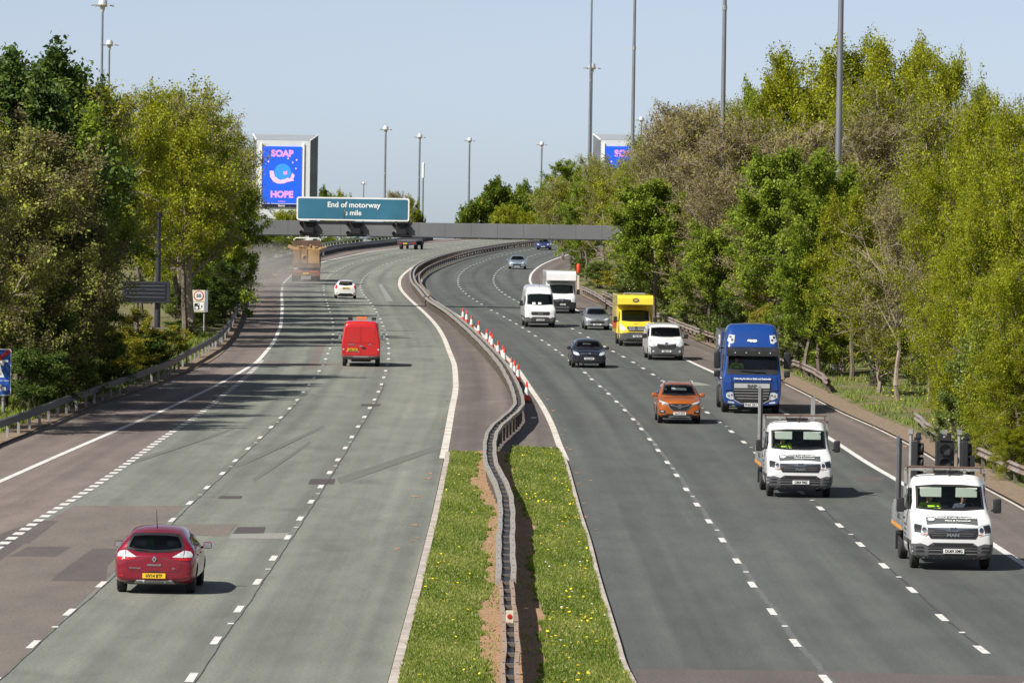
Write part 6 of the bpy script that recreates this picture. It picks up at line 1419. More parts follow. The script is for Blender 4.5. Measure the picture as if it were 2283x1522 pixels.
# white dropside pickups
def pickup(label, px, py, reg, c, dh=0.0):
    v = drive('dropside_pickup', label, 'pickup truck', px, py, c, -.98, False, dh=dh); W, H = 2.04, 2.30
    B = Body(van_nose(W, H, 2.62), P_WHITE, v, level=3, arches=((-.98, .40, 1.05),), crease=(('line', 5, .25),))
    van_front(B, W, H, 1.46, -.95, -1.75, .83, True, True)
    hl = [(.62, 1.08), (.66, 1.11), (.93, 1.16), (.965, 1.10), (.95, .93), (.66, .86)]
    a, b = B.patch('headlight', hl, M['lens'], '+x', .012, mirror=True)
    for o_, sg in ((a, 1), (b, -1)):
        B.patch('lamp_housing', [(sg * y, z) for y, z in [(.76, 1.10), (.93, 1.13), (.95, 1.06), (.94, .95), (.80, .93)]][::sg], M['black'], '+x', .016, o_); B.patch('reflector', [(sg * (.71 + .055 * math.cos(t)), 1.0 + .06 * math.sin(t)) for t in np.linspace(0, 6.28, 15)[:-1]][::sg], M['chrome'], '+x', .020, o_)
        B.patch('side_repeater', [(sg * y, z) for y, z in [(.64, .89), (.74, .905), (.74, .925), (.64, .91)]][::sg], M['amber'], '+x', .020, o_)
    gr = B.patch('grille', [(-.63, 1.06), (.63, 1.06), (.63, .90), (.56, .80), (-.56, .80), (-.63, .90)], M['black'], '+x', .012)
    for z in (.865, .915): B.patch('grille_bar', [(-.52, z), (.52, z), (.52, z + .018), (-.52, z + .018)], M['darkgrey'], '+x', .018, gr)
    B.patch('chrome_bow', [(-.62, 1.055), (.62, 1.055), (.62, 1.03), (.20, 1.00), (.11, .965), (-.11, .965), (-.20, 1.00), (-.62, 1.03)], mk('grille_steel', (.20, .24, .30), .3, .8, .05) if 'gs' not in M else M['gs'], '+x', .020, gr)
    B.patch('lion_badge', [(-.10, 1.035), (-.04, 1.06), (.03, 1.05), (.07, 1.065), (.11, 1.04), (.06, 1.02), (.07, .985), (.03, 1.0), (-.03, 1.005), (-.08, .985), (-.075, 1.015)], M['chrome'], '+x', .030, gr)
    x_ = B.hit(0, .87, '+x')[0].x; text('MAN', .105, M['chrome'], gr, 'lettering', facing(x_ + .026, 0, .885, (1, 0, 0)), bold=.006, sx=1.35)
    B.patch('bumper', [(-1.0, .28), (1.0, .28), (1.03, .66), (.80, .68), (.62, .62), (.50, .70), (-.50, .70), (-.62, .62), (-.80, .68), (-1.03, .66)], M['darkgrey'], '+x', .010)
    B.patch('upper_intake', [(-.50, .685), (.50, .685), (.46, .635), (-.46, .635)], M['black'], '+x', .018)
    for z in (.36, .44, .52, .59): B.patch('bumper_slot', [(-.62, z), (.62, z), (.60, z + .042), (-.60, z + .042)], M['black'], '+x', .016); 
    for z in (.46, .55): B.patch('corner_slot', [(.70, z), (.92, z), (.92, z + .05), (.74, z + .05)], M['black'], '+x', .016, mirror=True)
    for z in (.415, .50): B.patch('bumper_rib', [(-.60, z), (.60, z), (.60, z + .010), (-.60, z + .010)], M['galv'], '+x', .022)
    x_ = B.hit(0, .48, '+x')[0].x; plate(v, x_ + .04, .02, .49, reg, M['platew'], 1)
    # bonnet banner and its lettering, laid on the sloping bonnet
    bn = B.patch('bonnet_banner', [(-.24, .64), (-.24, -.64), (-.60, -.64), (-.60, .64)], M['cabin'], '+z', .006)
    h1, n1 = B.hit(-.42, 0, '+z'); F = Matrix.Translation(h1 + n1 * .012) @ Matrix(((0, n1.cross(Vector((0, -1, 0))).x, n1.x, 0), (1, 0, 0, 0), (0, n1.cross(Vector((0, -1, 0))).z, n1.z, 0), (0, 0, 0, 1)))
    u = Vector((0, 1, 0)); vv = n1.cross(u).normalized(); F = Matrix((u, vv, n1)).transposed().to_4x4(); F.translation = h1 + n1 * .014
    text('PROTUS Traffic Management', .088, M['inkw'], bn, 'lettering', F @ Matrix.Translation((.09, .075, .004)), bold=.003, depth=.001)
    text('Plant & Personnel', .088, M['inkw'], bn, 'lettering', F @ Matrix.Translation((.14, -.075, .004)), bold=.003, depth=.001)
    MB().lathe([(.09, 0), (.085, .004), (.01, .004)], (0, 0, 0), 16).build('banner_emblem', M['inkw'], bn).matrix_local = F @ Matrix.Translation((-.52, 0, 0))
    van_mirrors(v, -1.38, 1.22, 1.56, .36, .20)
    interior(v, -1.75, .55, .86, (-1.02, -1.40), 1, (-.46, .10, .52), zd=1.42, steer=(-1.45, -.46, 1.42))
    MB().box(-2.50, -2.44, -.92, .92, .6, 2.15).build('bulkhead', M['bulkhead'], v)
    for y, w_ in ((-.42, .26), (.42, .22)): MB().box(-1.17, -1.02, y - w_, y + w_, 1.435, 1.445).build('dash_papers', M['white'], v)
    B.patch('side_moulding', [(-.30, .62), (-2.5, .62), (-2.5, .74), (-.30, .74)], M['darkgrey'], '-y', .008); B.patch('side_moulding', [(-.30, .62), (-2.5, .62), (-2.5, .74), (-.30, .74)], M['darkgrey'], '+y', .008)
    for k in range(3): B.patch('side_lettering', [(-1.55, 1.02 - k * .12), (-2.3, 1.02 - k * .12), (-2.3, 1.09 - k * .12), (-1.55, 1.09 - k * .12)], M['cabin'], '-y', .005)
    handles(B, W, 1.20, (-2.25,), M['black']); seams(B, (-1.20, -2.38), .5, 1.42); B.finish(); van_wheels(B, W, -.98, -4.65)
    # chassis and dropside bed
    MB().box(-5.9, -2.3, -.42, -.30, .52, .68).box(-5.9, -2.3, .30, .42, .52, .68).box(-4.75, -4.55, -.8, .8, .30, .42).build('chassis', M['black'], v)
    MB().box(-6.05, -2.72, -1.08, 1.08, .86, .94).build('bed_floor', M['galv'], v)
    M['ds'] = M.get('ds') or mk('dropside_alloy', (.34, .36, .37), .45, .5, .08, 1.5, dirt=(.2, .19, .18), dirtamt=.4)
    for sg in (-1, 1):
        y = sg * 1.06; o_ = MB().box(-6.0, -2.76, y - .018, y + .018, .95, 1.36).build('dropside', M['ds'], v)
        for z in (1.05, 1.15, 1.25): MB().box(-6.0, -2.76, y + sg * .018, y + sg * .026, z - .006, z + .006).build('dropside_rib', M['galv'], o_)
        MB().box(-6.0, -2.76, y + sg * .001, y + sg * .03, .84, .93).build('reflective_stripe', mk('stripe_orange', (.70, .30, .05), .5) if 'so' not in M else M['so'], v)
        MB().box(-5.1, -4.2, y - sg * .30, y - sg * .02, .66, .70).box(-5.12, -5.06, y - sg * .30, y - sg * .02, .22, .70).build('mudguard', M['black'], v)
        text('PROTUS', .22, M['cabin'], o_, 'lettering', facing(-3.6, y + sg * .03, 1.16, (0, sg, 0)), bold=.004)
    MB().box(-6.04, -6.0, -1.06, 1.06, .95, 1.36).build('tailboard', M['ds'], v)
    hb = MB()
    for y in (-1.0, -.5, 0, .5, 1.0): hb.box(-2.78, -2.72, y - .035, y + .035, .94, 2.40)
    for z in (1.3, 1.7, 2.0, 2.40): hb.box(-2.78, -2.72, -1.02, 1.02, z - .035, z + .035)
    hb.build('headboard', M['galv'], v); M['rustbar'] = M.get('rustbar') or mk('rack_rust', (.14, .085, .065), .7, .2, .2, 4)
    rk = MB(); rk.tube([(-2.60, -.98, 2.46), (-2.60, .98, 2.46)], .025, 6).tube([(-1.95, -.98, 2.50), (-1.95, .15, 2.50)], .025, 6).tube([(-2.6, -.98, 2.46), (-1.95, -.98, 2.50)], .02, 6).tube([(-2.6, .15, 2.46), (-1.95, .15, 2.5)], .02, 6)
    for y in (-.96, -.3, .12, .9): rk.tube([(-2.6, y, 2.30), (-2.6, y, 2.46)], .025, 6)
    rk.build('roof_rack', M['rustbar'], v); MB().box(-2.22, -2.05, -.35, .35, 2.33, 2.41).build('beacon_bar', M['black'], v, bevel=.03)
    MB().tube([(-1.95, 0, 2.30), (-1.98, 0, 2.40)], .015, 6).build('aerial', M['black'], v)
    bx = MB().box(-3.6, -3.0, -1.0, -.45, .95, 1.75).build('tool_chest', M['darkgrey'], v, bevel=.02)
    for sg, yy in ((-1, -1.06), (1, 1.06)): MB().box(-5.2, -5.08, yy - .04, yy + .04, .95, 1.5).build('stake', M['galv'], v)
    return v
p1 = pickup('leading white dropside pickup carrying traffic light heads, bottom right', 2116, 1266, 'OU69 XMG', R2.off(1.55))
p2 = pickup('second white dropside pickup without traffic lights in its bed', 1779, 1106, 'OE69 FMZ', R2.off(1.55))
seat_person(p1, 'driver in a hi-vis jacket at the wheel of the leading white pickup', -1.72, -.46, 1.02, 'hivis')
seat_person(p1, 'passenger in dark clothes in the leading white pickup', -1.80, .40, 1.0, 'cloth')
seat_person(p2, 'driver in a hi-vis jacket at the wheel of the second white pickup', -1.72, -.46, 1.02, 'hivis')
def post(v, label, x, y, z0, z1, w, mat, head=True):
    r = thing('steel_post', label, 'post', v.matrix_basis @ Vector((x, y, z0)), v.rotation_euler.z, 'posts carried upright on the white pickups')
    MB().box(-w / 2, w / 2, -w / 2, w / 2, 0, z1 - z0).build('shaft', mat, r, bevel=.01)
    MB().box(-w * .9, w * .4, -w * .35, w * .35, z1 - z0 - .42, z1 - z0 - .30).build('clamp', M['black'], r)
    if head: MB().box(-w * .5, w * .5, w * .5, w * 1.2, .2, z1 - z0 - .1).build('back_rail', M['black'], r)
    return r
post(p1, 'tall dark post at the near side of the leading white pickup', -5.35, -1.0, .95, 3.15, .085, M['rail_dark'])
post(p1, 'short post with a white cap at the far side of the leading white pickup', -3.3, .75, .95, 2.75, .12, M['black'], False)
post(p2, 'tall grey post at the near side of the second white pickup', -5.35, -1.0, .95, 3.30, .085, M['galv'])
post(p2, 'short grey post with a clamp at the far side of the second white pickup', -3.6, .60, .95, 3.02, .13, M['galv'], False)
tl = None
for x, y, rz, lab in ((-3.45, -.62, 1.35, 'traffic light head turned sideways behind a grey pole, nearest the driver'), (-3.35, .05, 0, 'traffic light head facing forwards with round black lamps in the leading pickup'), (-3.45, .62, 1.55, 'traffic light head turned sideways behind a grey pole, at the far side of the bed')):
    if tl is None:
        tl = thing('traffic_light_head', '', 'traffic light')
        MB().box(-.16, .02, -.24, .24, .75, 1.95).build('housing', M['black'], tl, bevel=.03)
        for z in (1.72, 1.36, 1.0):
            l = MB().lathe([(.13, .0), (.125, .03), (.10, .02), (0.01, .01)], (.02, 0, z), 22, 'x').build('lamp', mk('lamp_dark', (.03, .03, .034), .25) if 'ld' not in M else M['ld'], tl, True); M['ld'] = l.data.materials[0]
            MB().lathe([(.155, .0), (.155, .10), (.14, .10), (.14, .0)], (.02, 0, z), 22, 'x').build('visor_rim', M['black'], l, True)
        MB().box(-.10, .06, -.15, .15, 1.95, 2.02).box(-.05, .04, -.18, -.06, 2.0, 2.12).box(-.05, .04, .04, .16, 2.0, 2.14).build('top_bracket', M['black'], tl)
        MB().box(-.3, .3, -.25, .25, 0, .1).build('stand_base', M['black'], tl); MB().tube([(-.2, 0, .05), (-.2, 0, 2.18)], .045, 10).build('pole', M['galv'], tl); MB().box(-.26, -.14, -.07, .07, 2.1, 2.22).build('pole_clamp', M['galv'], tl)
        r = tl
    else: r = copy_tree(tl)
    r.location = p1.matrix_basis @ Vector((x, y, 1.16)); r.rotation_euler = (0, 0, p1.rotation_euler.z + rz * (1 if rz else 1)); r['label'] = lab; r['group'] = 'traffic light heads in the leading pickup'
# high-roof white panel van
def tge_face(B, v, reg, small=True):
    B.patch('headlight', [(.64, 1.06), (.94, 1.12), (.96, .96), (.66, .88)], M['lens'], '+x', .012, mirror=True); g = B.patch('grille', [(-.62, 1.04), (.62, 1.04), (.62, .88), (.55, .82), (-.55, .82), (-.62, .88)], M['black'], '+x', .012)
    B.patch('bumper', [(-1.0, .28), (1.0, .28), (1.03, .66), (.80, .68), (.62, .62), (.50, .70), (-.50, .70), (-.62, .62), (-.80, .68), (-1.03, .66)], M['darkgrey'], '+x', .010)
    for z in (.36, .47, .58): B.patch('bumper_slot', [(-.62, z), (.62, z), (.60, z + .05), (-.60, z + .05)], M['black'], '+x', .016)
    x_ = B.hit(0, .9, '+x')[0].x; text('MAN', .12, M['chrome'], g, 'lettering', facing(x_ + .03, 0, .91, (1, 0, 0)), bold=.006, sx=1.3); x_ = B.hit(0, .48, '+x')[0].x; plate(v, x_ + .04, 0, .50, reg, M['platew'], 1)
v = drive('panel_van', 'white high-roof panel van left of the small silver hatchback', 'van', 1203, 729, R1.off(1.75), -.98, False); W, H = 2.04, 2.72
B = Body(van_nose(W, H, 5.95, rf=-1.95, roofdrop=.30, rw=.80), P_WHITE, v, arches=((-.98, .40, 1.05), (-4.6, .40, 1.05)))
hw = 1.02; B.window('windscreen', [(-hw * .84, 1.49), (0, 1.44), (hw * .84, 1.49), (hw * .79, 2.16), (0, 2.2), (-hw * .79, 2.16)], '+x', M['glassdark'], .045, False)
for ax in ('+y', '-y'): B.window('side_window', [(-1.25, 1.46), (-1.4, 1.66), (-1.9, 2.02), (-2.5, 2.02), (-2.5, 1.40)], ax, M['glassdark'], .04, False)
tge_face(B, v, 'OU18 DHK'); van_mirrors(v, -1.38, 1.22, 1.56); MB().tube([(-2.2, 0, 2.60), (-2.24, 0, 2.84)], .012, 6).build('aerial', M['black'], v)
for y in (-.4, -.02): B.patch('windscreen_card', [(y - .1, 1.50), (y + .1, 1.50), (y + .1, 1.62), (y - .1, 1.62)], M['inkw'], '+x', .012)
B.patch('side_moulding', [(-.3, .6), (-5.6, .6), (-5.6, .72), (-.3, .72)], M['darkgrey'], '-y', .008); seams(B, (-1.2, -2.5, -3.7), .5, 1.42); B.finish(); van_wheels(B, W, -.98, -4.6)
# white box van
def boxvan(v, L, W, z0, z1, x0, mat, over=0.0, luton=None):
    hw = W / 2
    if luton: MB().prism([(x0, z0), (x0, luton), (x0 + over, luton + .10), (x0 + over * .9, z1 - .18), (x0 + over * .6, z1), (-L, z1), (-L, z0)], -hw, hw, 'y').build('cargo_box', mat, v, bevel=.035)
    else: MB().box(-L, x0, -hw, hw, z0, z1).build('cargo_box', mat, v, bevel=.03)
v = drive('box_van', 'white box van with a tall cargo body behind the white panel van', 'van', 1251, 698, R2.off(1.7), -.98, False); W, H = 2.07, 2.28
B = Body(van_nose(W, H, 2.6, bz=1.12, cz=1.42), P_WHITE, v, arches=((-.98, .40, 1.06),))
van_front(B, W, H, 1.42, -.95, -1.75, .83, False)
B.patch('headlight', [(.68, .98), (.90, 1.18), (.96, 1.22), (.97, .98), (.80, .90)], M['lens'], '+x', .012, mirror=True); B.patch('grille', [(-.66, 1.0), (-.2, 1.06), (.2, 1.06), (.66, 1.0), (.64, .84), (-.64, .84)], M['black'], '+x', .012)
B.patch('bumper', [(-1.0, .26), (1.0, .26), (1.04, .80), (.66, .86), (-.66, .86), (-1.04, .80)], M['black'], '+x', .008); B.patch('bumper_panel', [(-.6, .30), (.6, .30), (.5, .52), (-.5, .52)], M['darkgrey'], '+x', .014)
B.patch('grille_bar', [(-.6, .93), (.6, .93), (.55, .96), (-.55, .96)], M['chrome'], '+x', .02); B.patch('badge', [(0, 1.06), (.075, .95), (0, .84), (-.075, .95)], M['chrome'], '+x', .028)
x_ = B.hit(0, .64, '+x')[0].x; plate(v, x_ + .03, 0, .66, 'BV16 UTN', M['platew'], 1); van_mirrors(v, -1.38, 1.25, 1.55, .38); B.finish(); van_wheels(B, W, -.98, -4.6)
boxvan(v, 6.4, 2.16, .72, 3.05, -2.1, P_WHITE, .85, 2.26); MB().box(-6.3, -2.3, -.45, .45, .45, .70).build('chassis', M['black'], v)
# yellow box van
v = drive('yellow_box_van', 'bright yellow box-bodied breakdown van with a black-framed windscreen', 'van', 1416, 771, R2.off(1.75), -.98, False); W, H = 1.99, 2.35
B = Body(van_nose(W, H, 2.6, bz=1.14, cz=1.45), P_YEL, v, arches=((-.98, .40, 1.02),))
van_front(B, W, H, 1.45, -.95, -1.75, .83, False)
B.patch('headlight', [(.60, .98), (.72, 1.16), (.90, 1.30), (.95, 1.26), (.93, 1.0), (.78, .92)], M['lens'], '+x', .012, mirror=True); g = B.patch('grille', [(-.52, 1.18), (.52, 1.18), (.56, 1.06), (.42, .90), (-.42, .90), (-.56, 1.06)], M['black'], '+x', .012)
for z in (.97, 1.04, 1.11): B.patch('grille_bar', [(-.46, z), (.46, z), (.46, z + .022), (-.46, z + .022)], M['silver'], '+x', .018, g)
B.patch('badge', [(.10 * math.cos(t), 1.04 + .10 * math.sin(t)) for t in np.linspace(0, 6.28, 19)[:-1]], M['chrome'], '+x', .026, g)
B.patch('bumper', [(-.99, .26), (.99, .26), (1.02, .76), (.6, .80), (.4, .84), (-.4, .84), (-.6, .80), (-1.02, .76)], M['darkgrey'], '+x', .010); B.patch('bumper_slot', [(-.6, .34), (.6, .34), (.56, .46), (-.56, .46)], M['black'], '+x', .016)
x_ = B.hit(.1, .6, '+x')[0].x; plate(v, x_ + .03, .06, .60, 'YC66 HMA', M['platew'], 1); text('RCV', .11, M['cabin'], v, 'lettering', facing(B.hit(0, 1.30, '+x')[0].x + .02, 0, 1.32, (1, 0, 0)), bold=.004)
van_mirrors(v, -1.38, 1.18, 1.55, .36); B.finish(); van_wheels(B, W, -.98, -4.6)
boxvan(v, 6.6, 2.14, .70, 3.0, -2.0, P_YEL, .70, 2.34); xb = -1.33
e = MB().lathe([(.01, 0), (.19, 0), (.19, .012), (.01, .012)], (0, 0, 0), 28, 'x').build('emblem_disc', M['cabin'], v); e.location = (xb, .02, 2.70); e.scale = (1, 1, .72); text('M', .22, P_YEL, e, 'lettering', facing(.015, 0, 0, (1, 0, 0)), bold=.012)
MB().box(-1.36, -1.30, -.42, .42, 2.40, 2.43).build('vent_slot', M['black'], v); MB().prism([(-2.0, 3.0), (-1.95, 3.08), (-2.9, 3.12), (-3.3, 3.0)], -.62, .62, 'y').build('roof_unit', M['galv'], v)
MB().box(-6.5, -2.3, -.45, .45, .45, .68).build('chassis', M['black'], v); MB().box(-6.5, -2.0, -1.075, -1.068, 1.0, 1.35).build('side_stripe', mk('stripe_red', (.5, .06, .02), .5), v)
# white panel van with grey bumper
v = drive('panel_van', 'low white panel van with a big dark grey bumper beside the yellow van', 'van', 1483, 802, R2.off(1.55), -.95, False); W, H = 1.956, 1.96
B = Body(van_nose(W, H, 4.95, bz=1.02, cz=1.26, cx=-.80, rf=-1.55, gc=.2, roofdrop=.07, rw=.82), P_WHITE, v, level=3, arches=((-.95, .37, 1.0), (-4.1, .37, 1.0)))
hw = .978; B.window('windscreen', [(-hw * .85, 1.30), (-.3, 1.26), (.3, 1.26), (hw * .85, 1.30), (hw * .79, 1.76), (.3, 1.79), (-.3, 1.79), (-hw * .79, 1.76)], '+x', M['glass'], .05, True)
for ax in ('+y', '-y'): B.window('side_window', [(-1.05, 1.28), (-1.18, 1.42), (-1.58, 1.70), (-2.25, 1.70), (-2.25, 1.22)], ax, M['glass'], .04, True)
B.patch('bumper', [(-.97, .24), (.97, .24), (1.0, .72), (.93, .80), (.56, .72), (.50, .80), (-.50, .80), (-.56, .72), (-.93, .80), (-1.0, .72)], M['darkgrey'], '+x', .008)
a, b = B.patch('headlight', [(.54, .80), (.70, .98), (.88, 1.14), (.93, 1.08), (.93, .86), (.74, .74)], M['lens'], '+x', .014, mirror=True)
g = B.patch('grille', [(-.52, .92), (.52, .92), (.52, .78), (.40, .64), (-.40, .64), (-.52, .78)], M['black'], '+x', .016)
B.patch('chrome_wing', [(-.56, .95), (.56, .95), (.50, .90), (.12, .86), (-.12, .86), (-.50, .90)], M['silver'], '+x', .022, g); B.patch('badge', [(.085 * math.cos(t), .90 + .085 * math.sin(t)) for t in np.linspace(0, 6.28, 19)[:-1]], M['chrome'], '+x', .032, g)
for z in (.70, .76): B.patch('grille_bar', [(-.44, z), (.44, z), (.44, z + .016), (-.44, z + .016)], M['darkgrey'], '+x', .022, g)
B.patch('lower_slot', [(-.55, .28), (.55, .28), (.5, .35), (-.5, .35)], M['black'], '+x', .016); B.patch('fog_lamp', [(.72 + .06 * math.cos(t), .50 + .06 * math.sin(t)) for t in np.linspace(0, 6.28, 13)[:-1]], M['lens'], '+x', .016, mirror=True)
x_ = B.hit(0, .5, '+x')[0].x; plate(v, x_ + .03, .0, .50, 'YB66 NYJ', M['platew'], 1); van_mirrors(v, -1.20, 1.14, 1.30, .26)
interior(v, -1.75, .45, .84, (-.9, -1.25), 1, (-.45, .15, .5), zd=1.24, steer=(-1.30, -.45, 1.25)); MB().box(-2.45, -2.4, -.9, .9, .5, 1.85).build('bulkhead', M['bulkhead'], v)
seams(B, (-1.1, -2.3, -3.4), .45, 1.2); B.finish(); van_wheels(B, W, -.95, -4.1, .33, .21)
seat_person(v, 'driver in dark clothes at the wheel of the low white panel van', -1.82, -.45, .78, 'cloth')
# red van seen from behind
v = drive('red_van', 'bright red panel van seen from behind in the left carriageway', 'van', 804.5, 816, L1.off(1.85), -4.75, True); W, H, L = 1.97, 2.36, 5.6
S = van_nose(W, H, L, gc=.3)
w = W / 2 * 1.03
S = [st(-L, .52, .8, 1.30, H - .34, w * .95, w * .92, w * .80, .03), st(-L + .03, .44, .8, 1.4, H - .12, w * .985, w * .945, w * .80, .03), st(-L + .16, .40, .8, 1.45, H - .02, w, w * .96, w * .81, .03)] + S[2:]
B = Body(S, P_VANR, v, level=2, arches=((-.98, .40, 1.02), (-4.75, .40, 1.02)), crease=(('ring', 0, .35), ('line', 6, .3)))
R0 = B.hit(0, 1.3, '-x')[0].x
for y in (-.012, .0): pass
B.patch('door_seam', [(-.008, .62), (.008, .62), (.008, 2.14), (-.008, 2.14)], mk('seam_red', (.16, .004, .004), .6), '-x', .003, skirt=False)
SR = bpy.data.materials['seam_red']
for poly in ([(-.78, 2.0), (.78, 2.0), (.78, 2.012), (-.78, 2.012)], [(-.80, 1.20), (.80, 1.20), (.80, 1.212), (-.80, 1.212)], [(-.86, .60), (.86, .60), (.86, .615), (-.86, .615)]): B.patch('door_seam', poly, SR, '-x', .003, skirt=False)
B.patch('door_panel', [(-.70, 1.26), (-.06, 1.26), (-.06, 1.94), (-.68, 1.94)], P_VANR, '-x', .010); B.patch('door_panel', [(.06, 1.26), (.70, 1.26), (.68, 1.94), (.06, 1.94)], P_VANR, '-x', .010)
B.patch('tail_light', [(.86, .72), (.95, .72), (.95, 1.06), (.86, 1.06)], M['redlens'], '-x', .014, mirror=True); B.patch('lamp_lens', [(.865, .86), (.945, .86), (.945, .94), (.865, .94)], M['lens'], '-x', .02, mirror=True)
B.patch('plate_recess', [(.12, .80), (.74, .80), (.74, 1.02), (.12, 1.02)], M['redlens'], '-x', .006); plate(v, R0 - .03, .44, .885, 'NA08 XHR', M['platey'], -1, .52, .12); B.patch('plate_trim', [(.10, .785), (.76, .785), (.76, .805), (.10, .805)], M['white'], '-x', .014, skirt=False)
B.patch('door_handle', [(-.24, .92), (-.06, .92), (-.06, 1.02), (-.24, 1.02)], M['black'], '-x', .016); B.patch('badge', [(.0 + .07 * math.cos(t), 1.07 + .035 * math.sin(t)) for t in np.linspace(0, 6.28, 13)[:-1]], M['chrome'], '-x', .02)
x_ = B.hit(.5, 1.13, '-x')[0].x; text('TRANSIT', .09, M['chrome'], v, 'lettering', facing(x_ - .014, .50, 1.14, (-1, 0, 0)), bold=.002); text('100', .09, M['chrome'], v, 'lettering', facing(x_ - .014, -.46, 1.16, (-1, 0, 0)), bold=.002)
B.patch('rear_bumper', [(-.93, .42), (.93, .42), (.95, .56), (-.95, .56)], M['rail_dark'], '-x', .03); B.patch('bumper_step', [(-.4, .50), (.4, .50), (.4, .545), (-.4, .545)], M['galv'], '-x', .04)
for z in (.62, 1.6): pass
van_mirrors(v, -1.38, 1.16, 1.42, .36, .18); MB().box(-2.2, -1.95, -.28, .28, H + .02, H + .13).build('beacon_bar', M['amber'], v, bevel=.02)
for y in (-.62, .62): MB().box(-2.2, -1.95, y - .12, y + .12, H - .02, H + .11).build('roof_bar_foot', M['black'], v, bevel=.02)
MB().box(-5.3, -.3, -.5, .5, .25, .45).build('chassis', M['black'], v); B.finish(); van_wheels(B, W, -.98, -4.75)

# --- blue lorry
v = drive('blue_lorry', 'tall deep blue lorry with a sleeper cab in the left-hand lane of oncoming traffic', 'lorry', 1672, 919, R2.off(1.7), -1.38, False, dh=.018)
w = 1.27
S = [st(-2.25, .5, 1.2, 1.72, 3.70, w, w * .985, w * .92, .03), st(-2.15, .45, 1.2, 1.72, 3.80, w, w * .99, w * .93, .03), st(-1.2, .45, 1.2, 1.72, 3.84, w, w * .99, w * .92, .04), st(-.80, .45, 1.2, 1.72, 3.72, w, w * .985, w * .90, .04),
     st(-.30, .45, 1.2, 1.72, 2.92, w, w * .98, w * .90, .03), st(-.20, .45, 1.2, 1.70, 2.64, w, w * .98, w * .90, .02), st(-.06, .40, 1.1, 1.66, 1.86, w, w * .97, w * .88, .02), st(-.02, .36, 1.0, 1.55, 1.72, w * .985, w * .95, w * .84, .02), st(.03, .36, .9, 1.30, 1.50, w * .94, w * .90, w * .76, .02)]
B = Body(S, P_TRUCK, v, level=3, arches=((-1.38, .60, 1.29),), crease=(('line', 5, .2),))
B.window('windscreen', [(-1.08, 1.86), (-.4, 1.82), (.4, 1.82), (1.08, 1.86), (1.08, 2.66), (-1.08, 2.66)], '+x', M['glass'], .06, True)
for ax in ('+y', '-y'): B.window('side_window', [(-.30, 1.80), (-.42, 2.5), (-1.35, 2.5), (-1.35, 1.74)], ax, M['glass'], .05, True)
B.patch('wiper_panel', [(-1.1, 1.68), (1.1, 1.68), (1.1, 1.86), (.4, 1.83), (-.4, 1.83), (-1.1, 1.86)], M['black'], '+x', .010)
for sg in (-1, 1): MB().tube([B.hit(sg * .15 - .35, 1.84, '+x')[0] + Vector((.04, 0, 0)), B.hit(sg * .15 + .42, 1.78, '+x')[0] + Vector((.05, 0, 0))], .02, 6).build('wiper', M['black'], v)
xg = B.hit(0, 1.15, '+x')[0].x; xl = B.hit(0, .8, '+x')[0].x
gr = B.patch('grille', [(-.80, 1.34), (.80, 1.34), (.80, 1.0), (.72, .62), (.45, .47), (-.45, .47), (-.72, .62), (-.80, 1.0)], M['black'], '+x', .012)
gp = B.patch('chrome_panel', [(-.76, 1.30), (.76, 1.30), (.76, 1.10), (-.76, 1.10)], M['silver'], '+x', .03, gr); text('DAF', .135, M['cabin'], gp, 'lettering', facing(xg + .05, 0, 1.195, (1, 0, 0)), bold=.012, sx=1.5)
for z, ww in ((1.0, .76), (.88, .74), (.76, .71), (.64, .64)): B.patch('grille_bar', [(-ww, z), (ww, z), (ww, z + .028), (-ww, z + .028)], M['galv'], '+x', .03, gr)
B.patch('grille_lip', [(-.74, .60), (-.45, .45), (.45, .45), (.74, .60), (.80, .86), (.83, .84), (.77, .57), (.47, .42), (-.47, .42), (-.77, .57), (-.83, .84), (-.80, .86)], M['galv'], '+x', .02, gr)
text('Delivering Excellence Safely and Sustainably', .105, M['inkw'], v, 'lettering', facing(B.hit(0, 1.5, '+x')[0].x + .035, .02, 1.50, (1, 0, 0)), bold=.004, sx=.86)
a, b = B.patch('headlight', [(.74, .62), (.80, .90), (.95, .93), (1.10, .86), (1.10, .70), (.90, .60)], M['lens'], '+x', .014, mirror=True)
for o_, sg in ((a, 1), (b, -1)):
    for yy, zz in ((.86, .80), (.98, .76)): B.patch('reflector', [(sg * (yy + .05 * math.cos(t)), zz + .05 * math.sin(t)) for t in np.linspace(0, 6.28, 13)[:-1]][::sg], M['chrome'], '+x', .022, o_)
B.patch('fog_lamp', [(.74, .44), (.76, .50), (1.0, .54), (1.02, .46)], M['lens'], '+x', .014, mirror=True)
B.patch('side_deflector', [(.86, 1.02), (.90, 1.60), (1.05, 1.64), (1.12, 1.02)], P_TRUCK, '+x', .03, mirror=True); B.patch('deflector_gap', [(.82, .98), (.86, 1.62), (.875, 1.62), (.84, .98)], M['black'], '+x', .012, mirror=True)
B.patch('bumper_gap', [(-1.12, .955), (-.82, .955), (-.82, .975), (-1.12, .975)], M['black'], '+x', .01); B.patch('bumper_gap', [(.82, .955), (1.12, .955), (1.12, .975), (.82, .975)], M['black'], '+x', .01)
x_ = B.hit(0, .40, '+x')[0].x; plate(v, x_ + .06, -.02, .385, 'FN65 ZKC', M['platew'], 1, .58, .15); B.patch('lower_bumper', [(-1.1, .28), (1.1, .28), (1.1, .36), (-1.1, .36)], M['black'], '+x', .012)
MB().prism([(-.24, 2.86), (.30, 2.72), (.32, 2.48), (.26, 2.46), (.22, 2.66), (-.22, 2.78)], -1.12, 1.12, 'y').build('sun_visor', M['black'], v, bevel=.02)
for y in (-.75, -.28, .28, .75): MB().lathe([(.028, 0), (.028, .012)], (.315, y, 2.62), 10, 'x').build('marker_lamp', M['lens'], v)
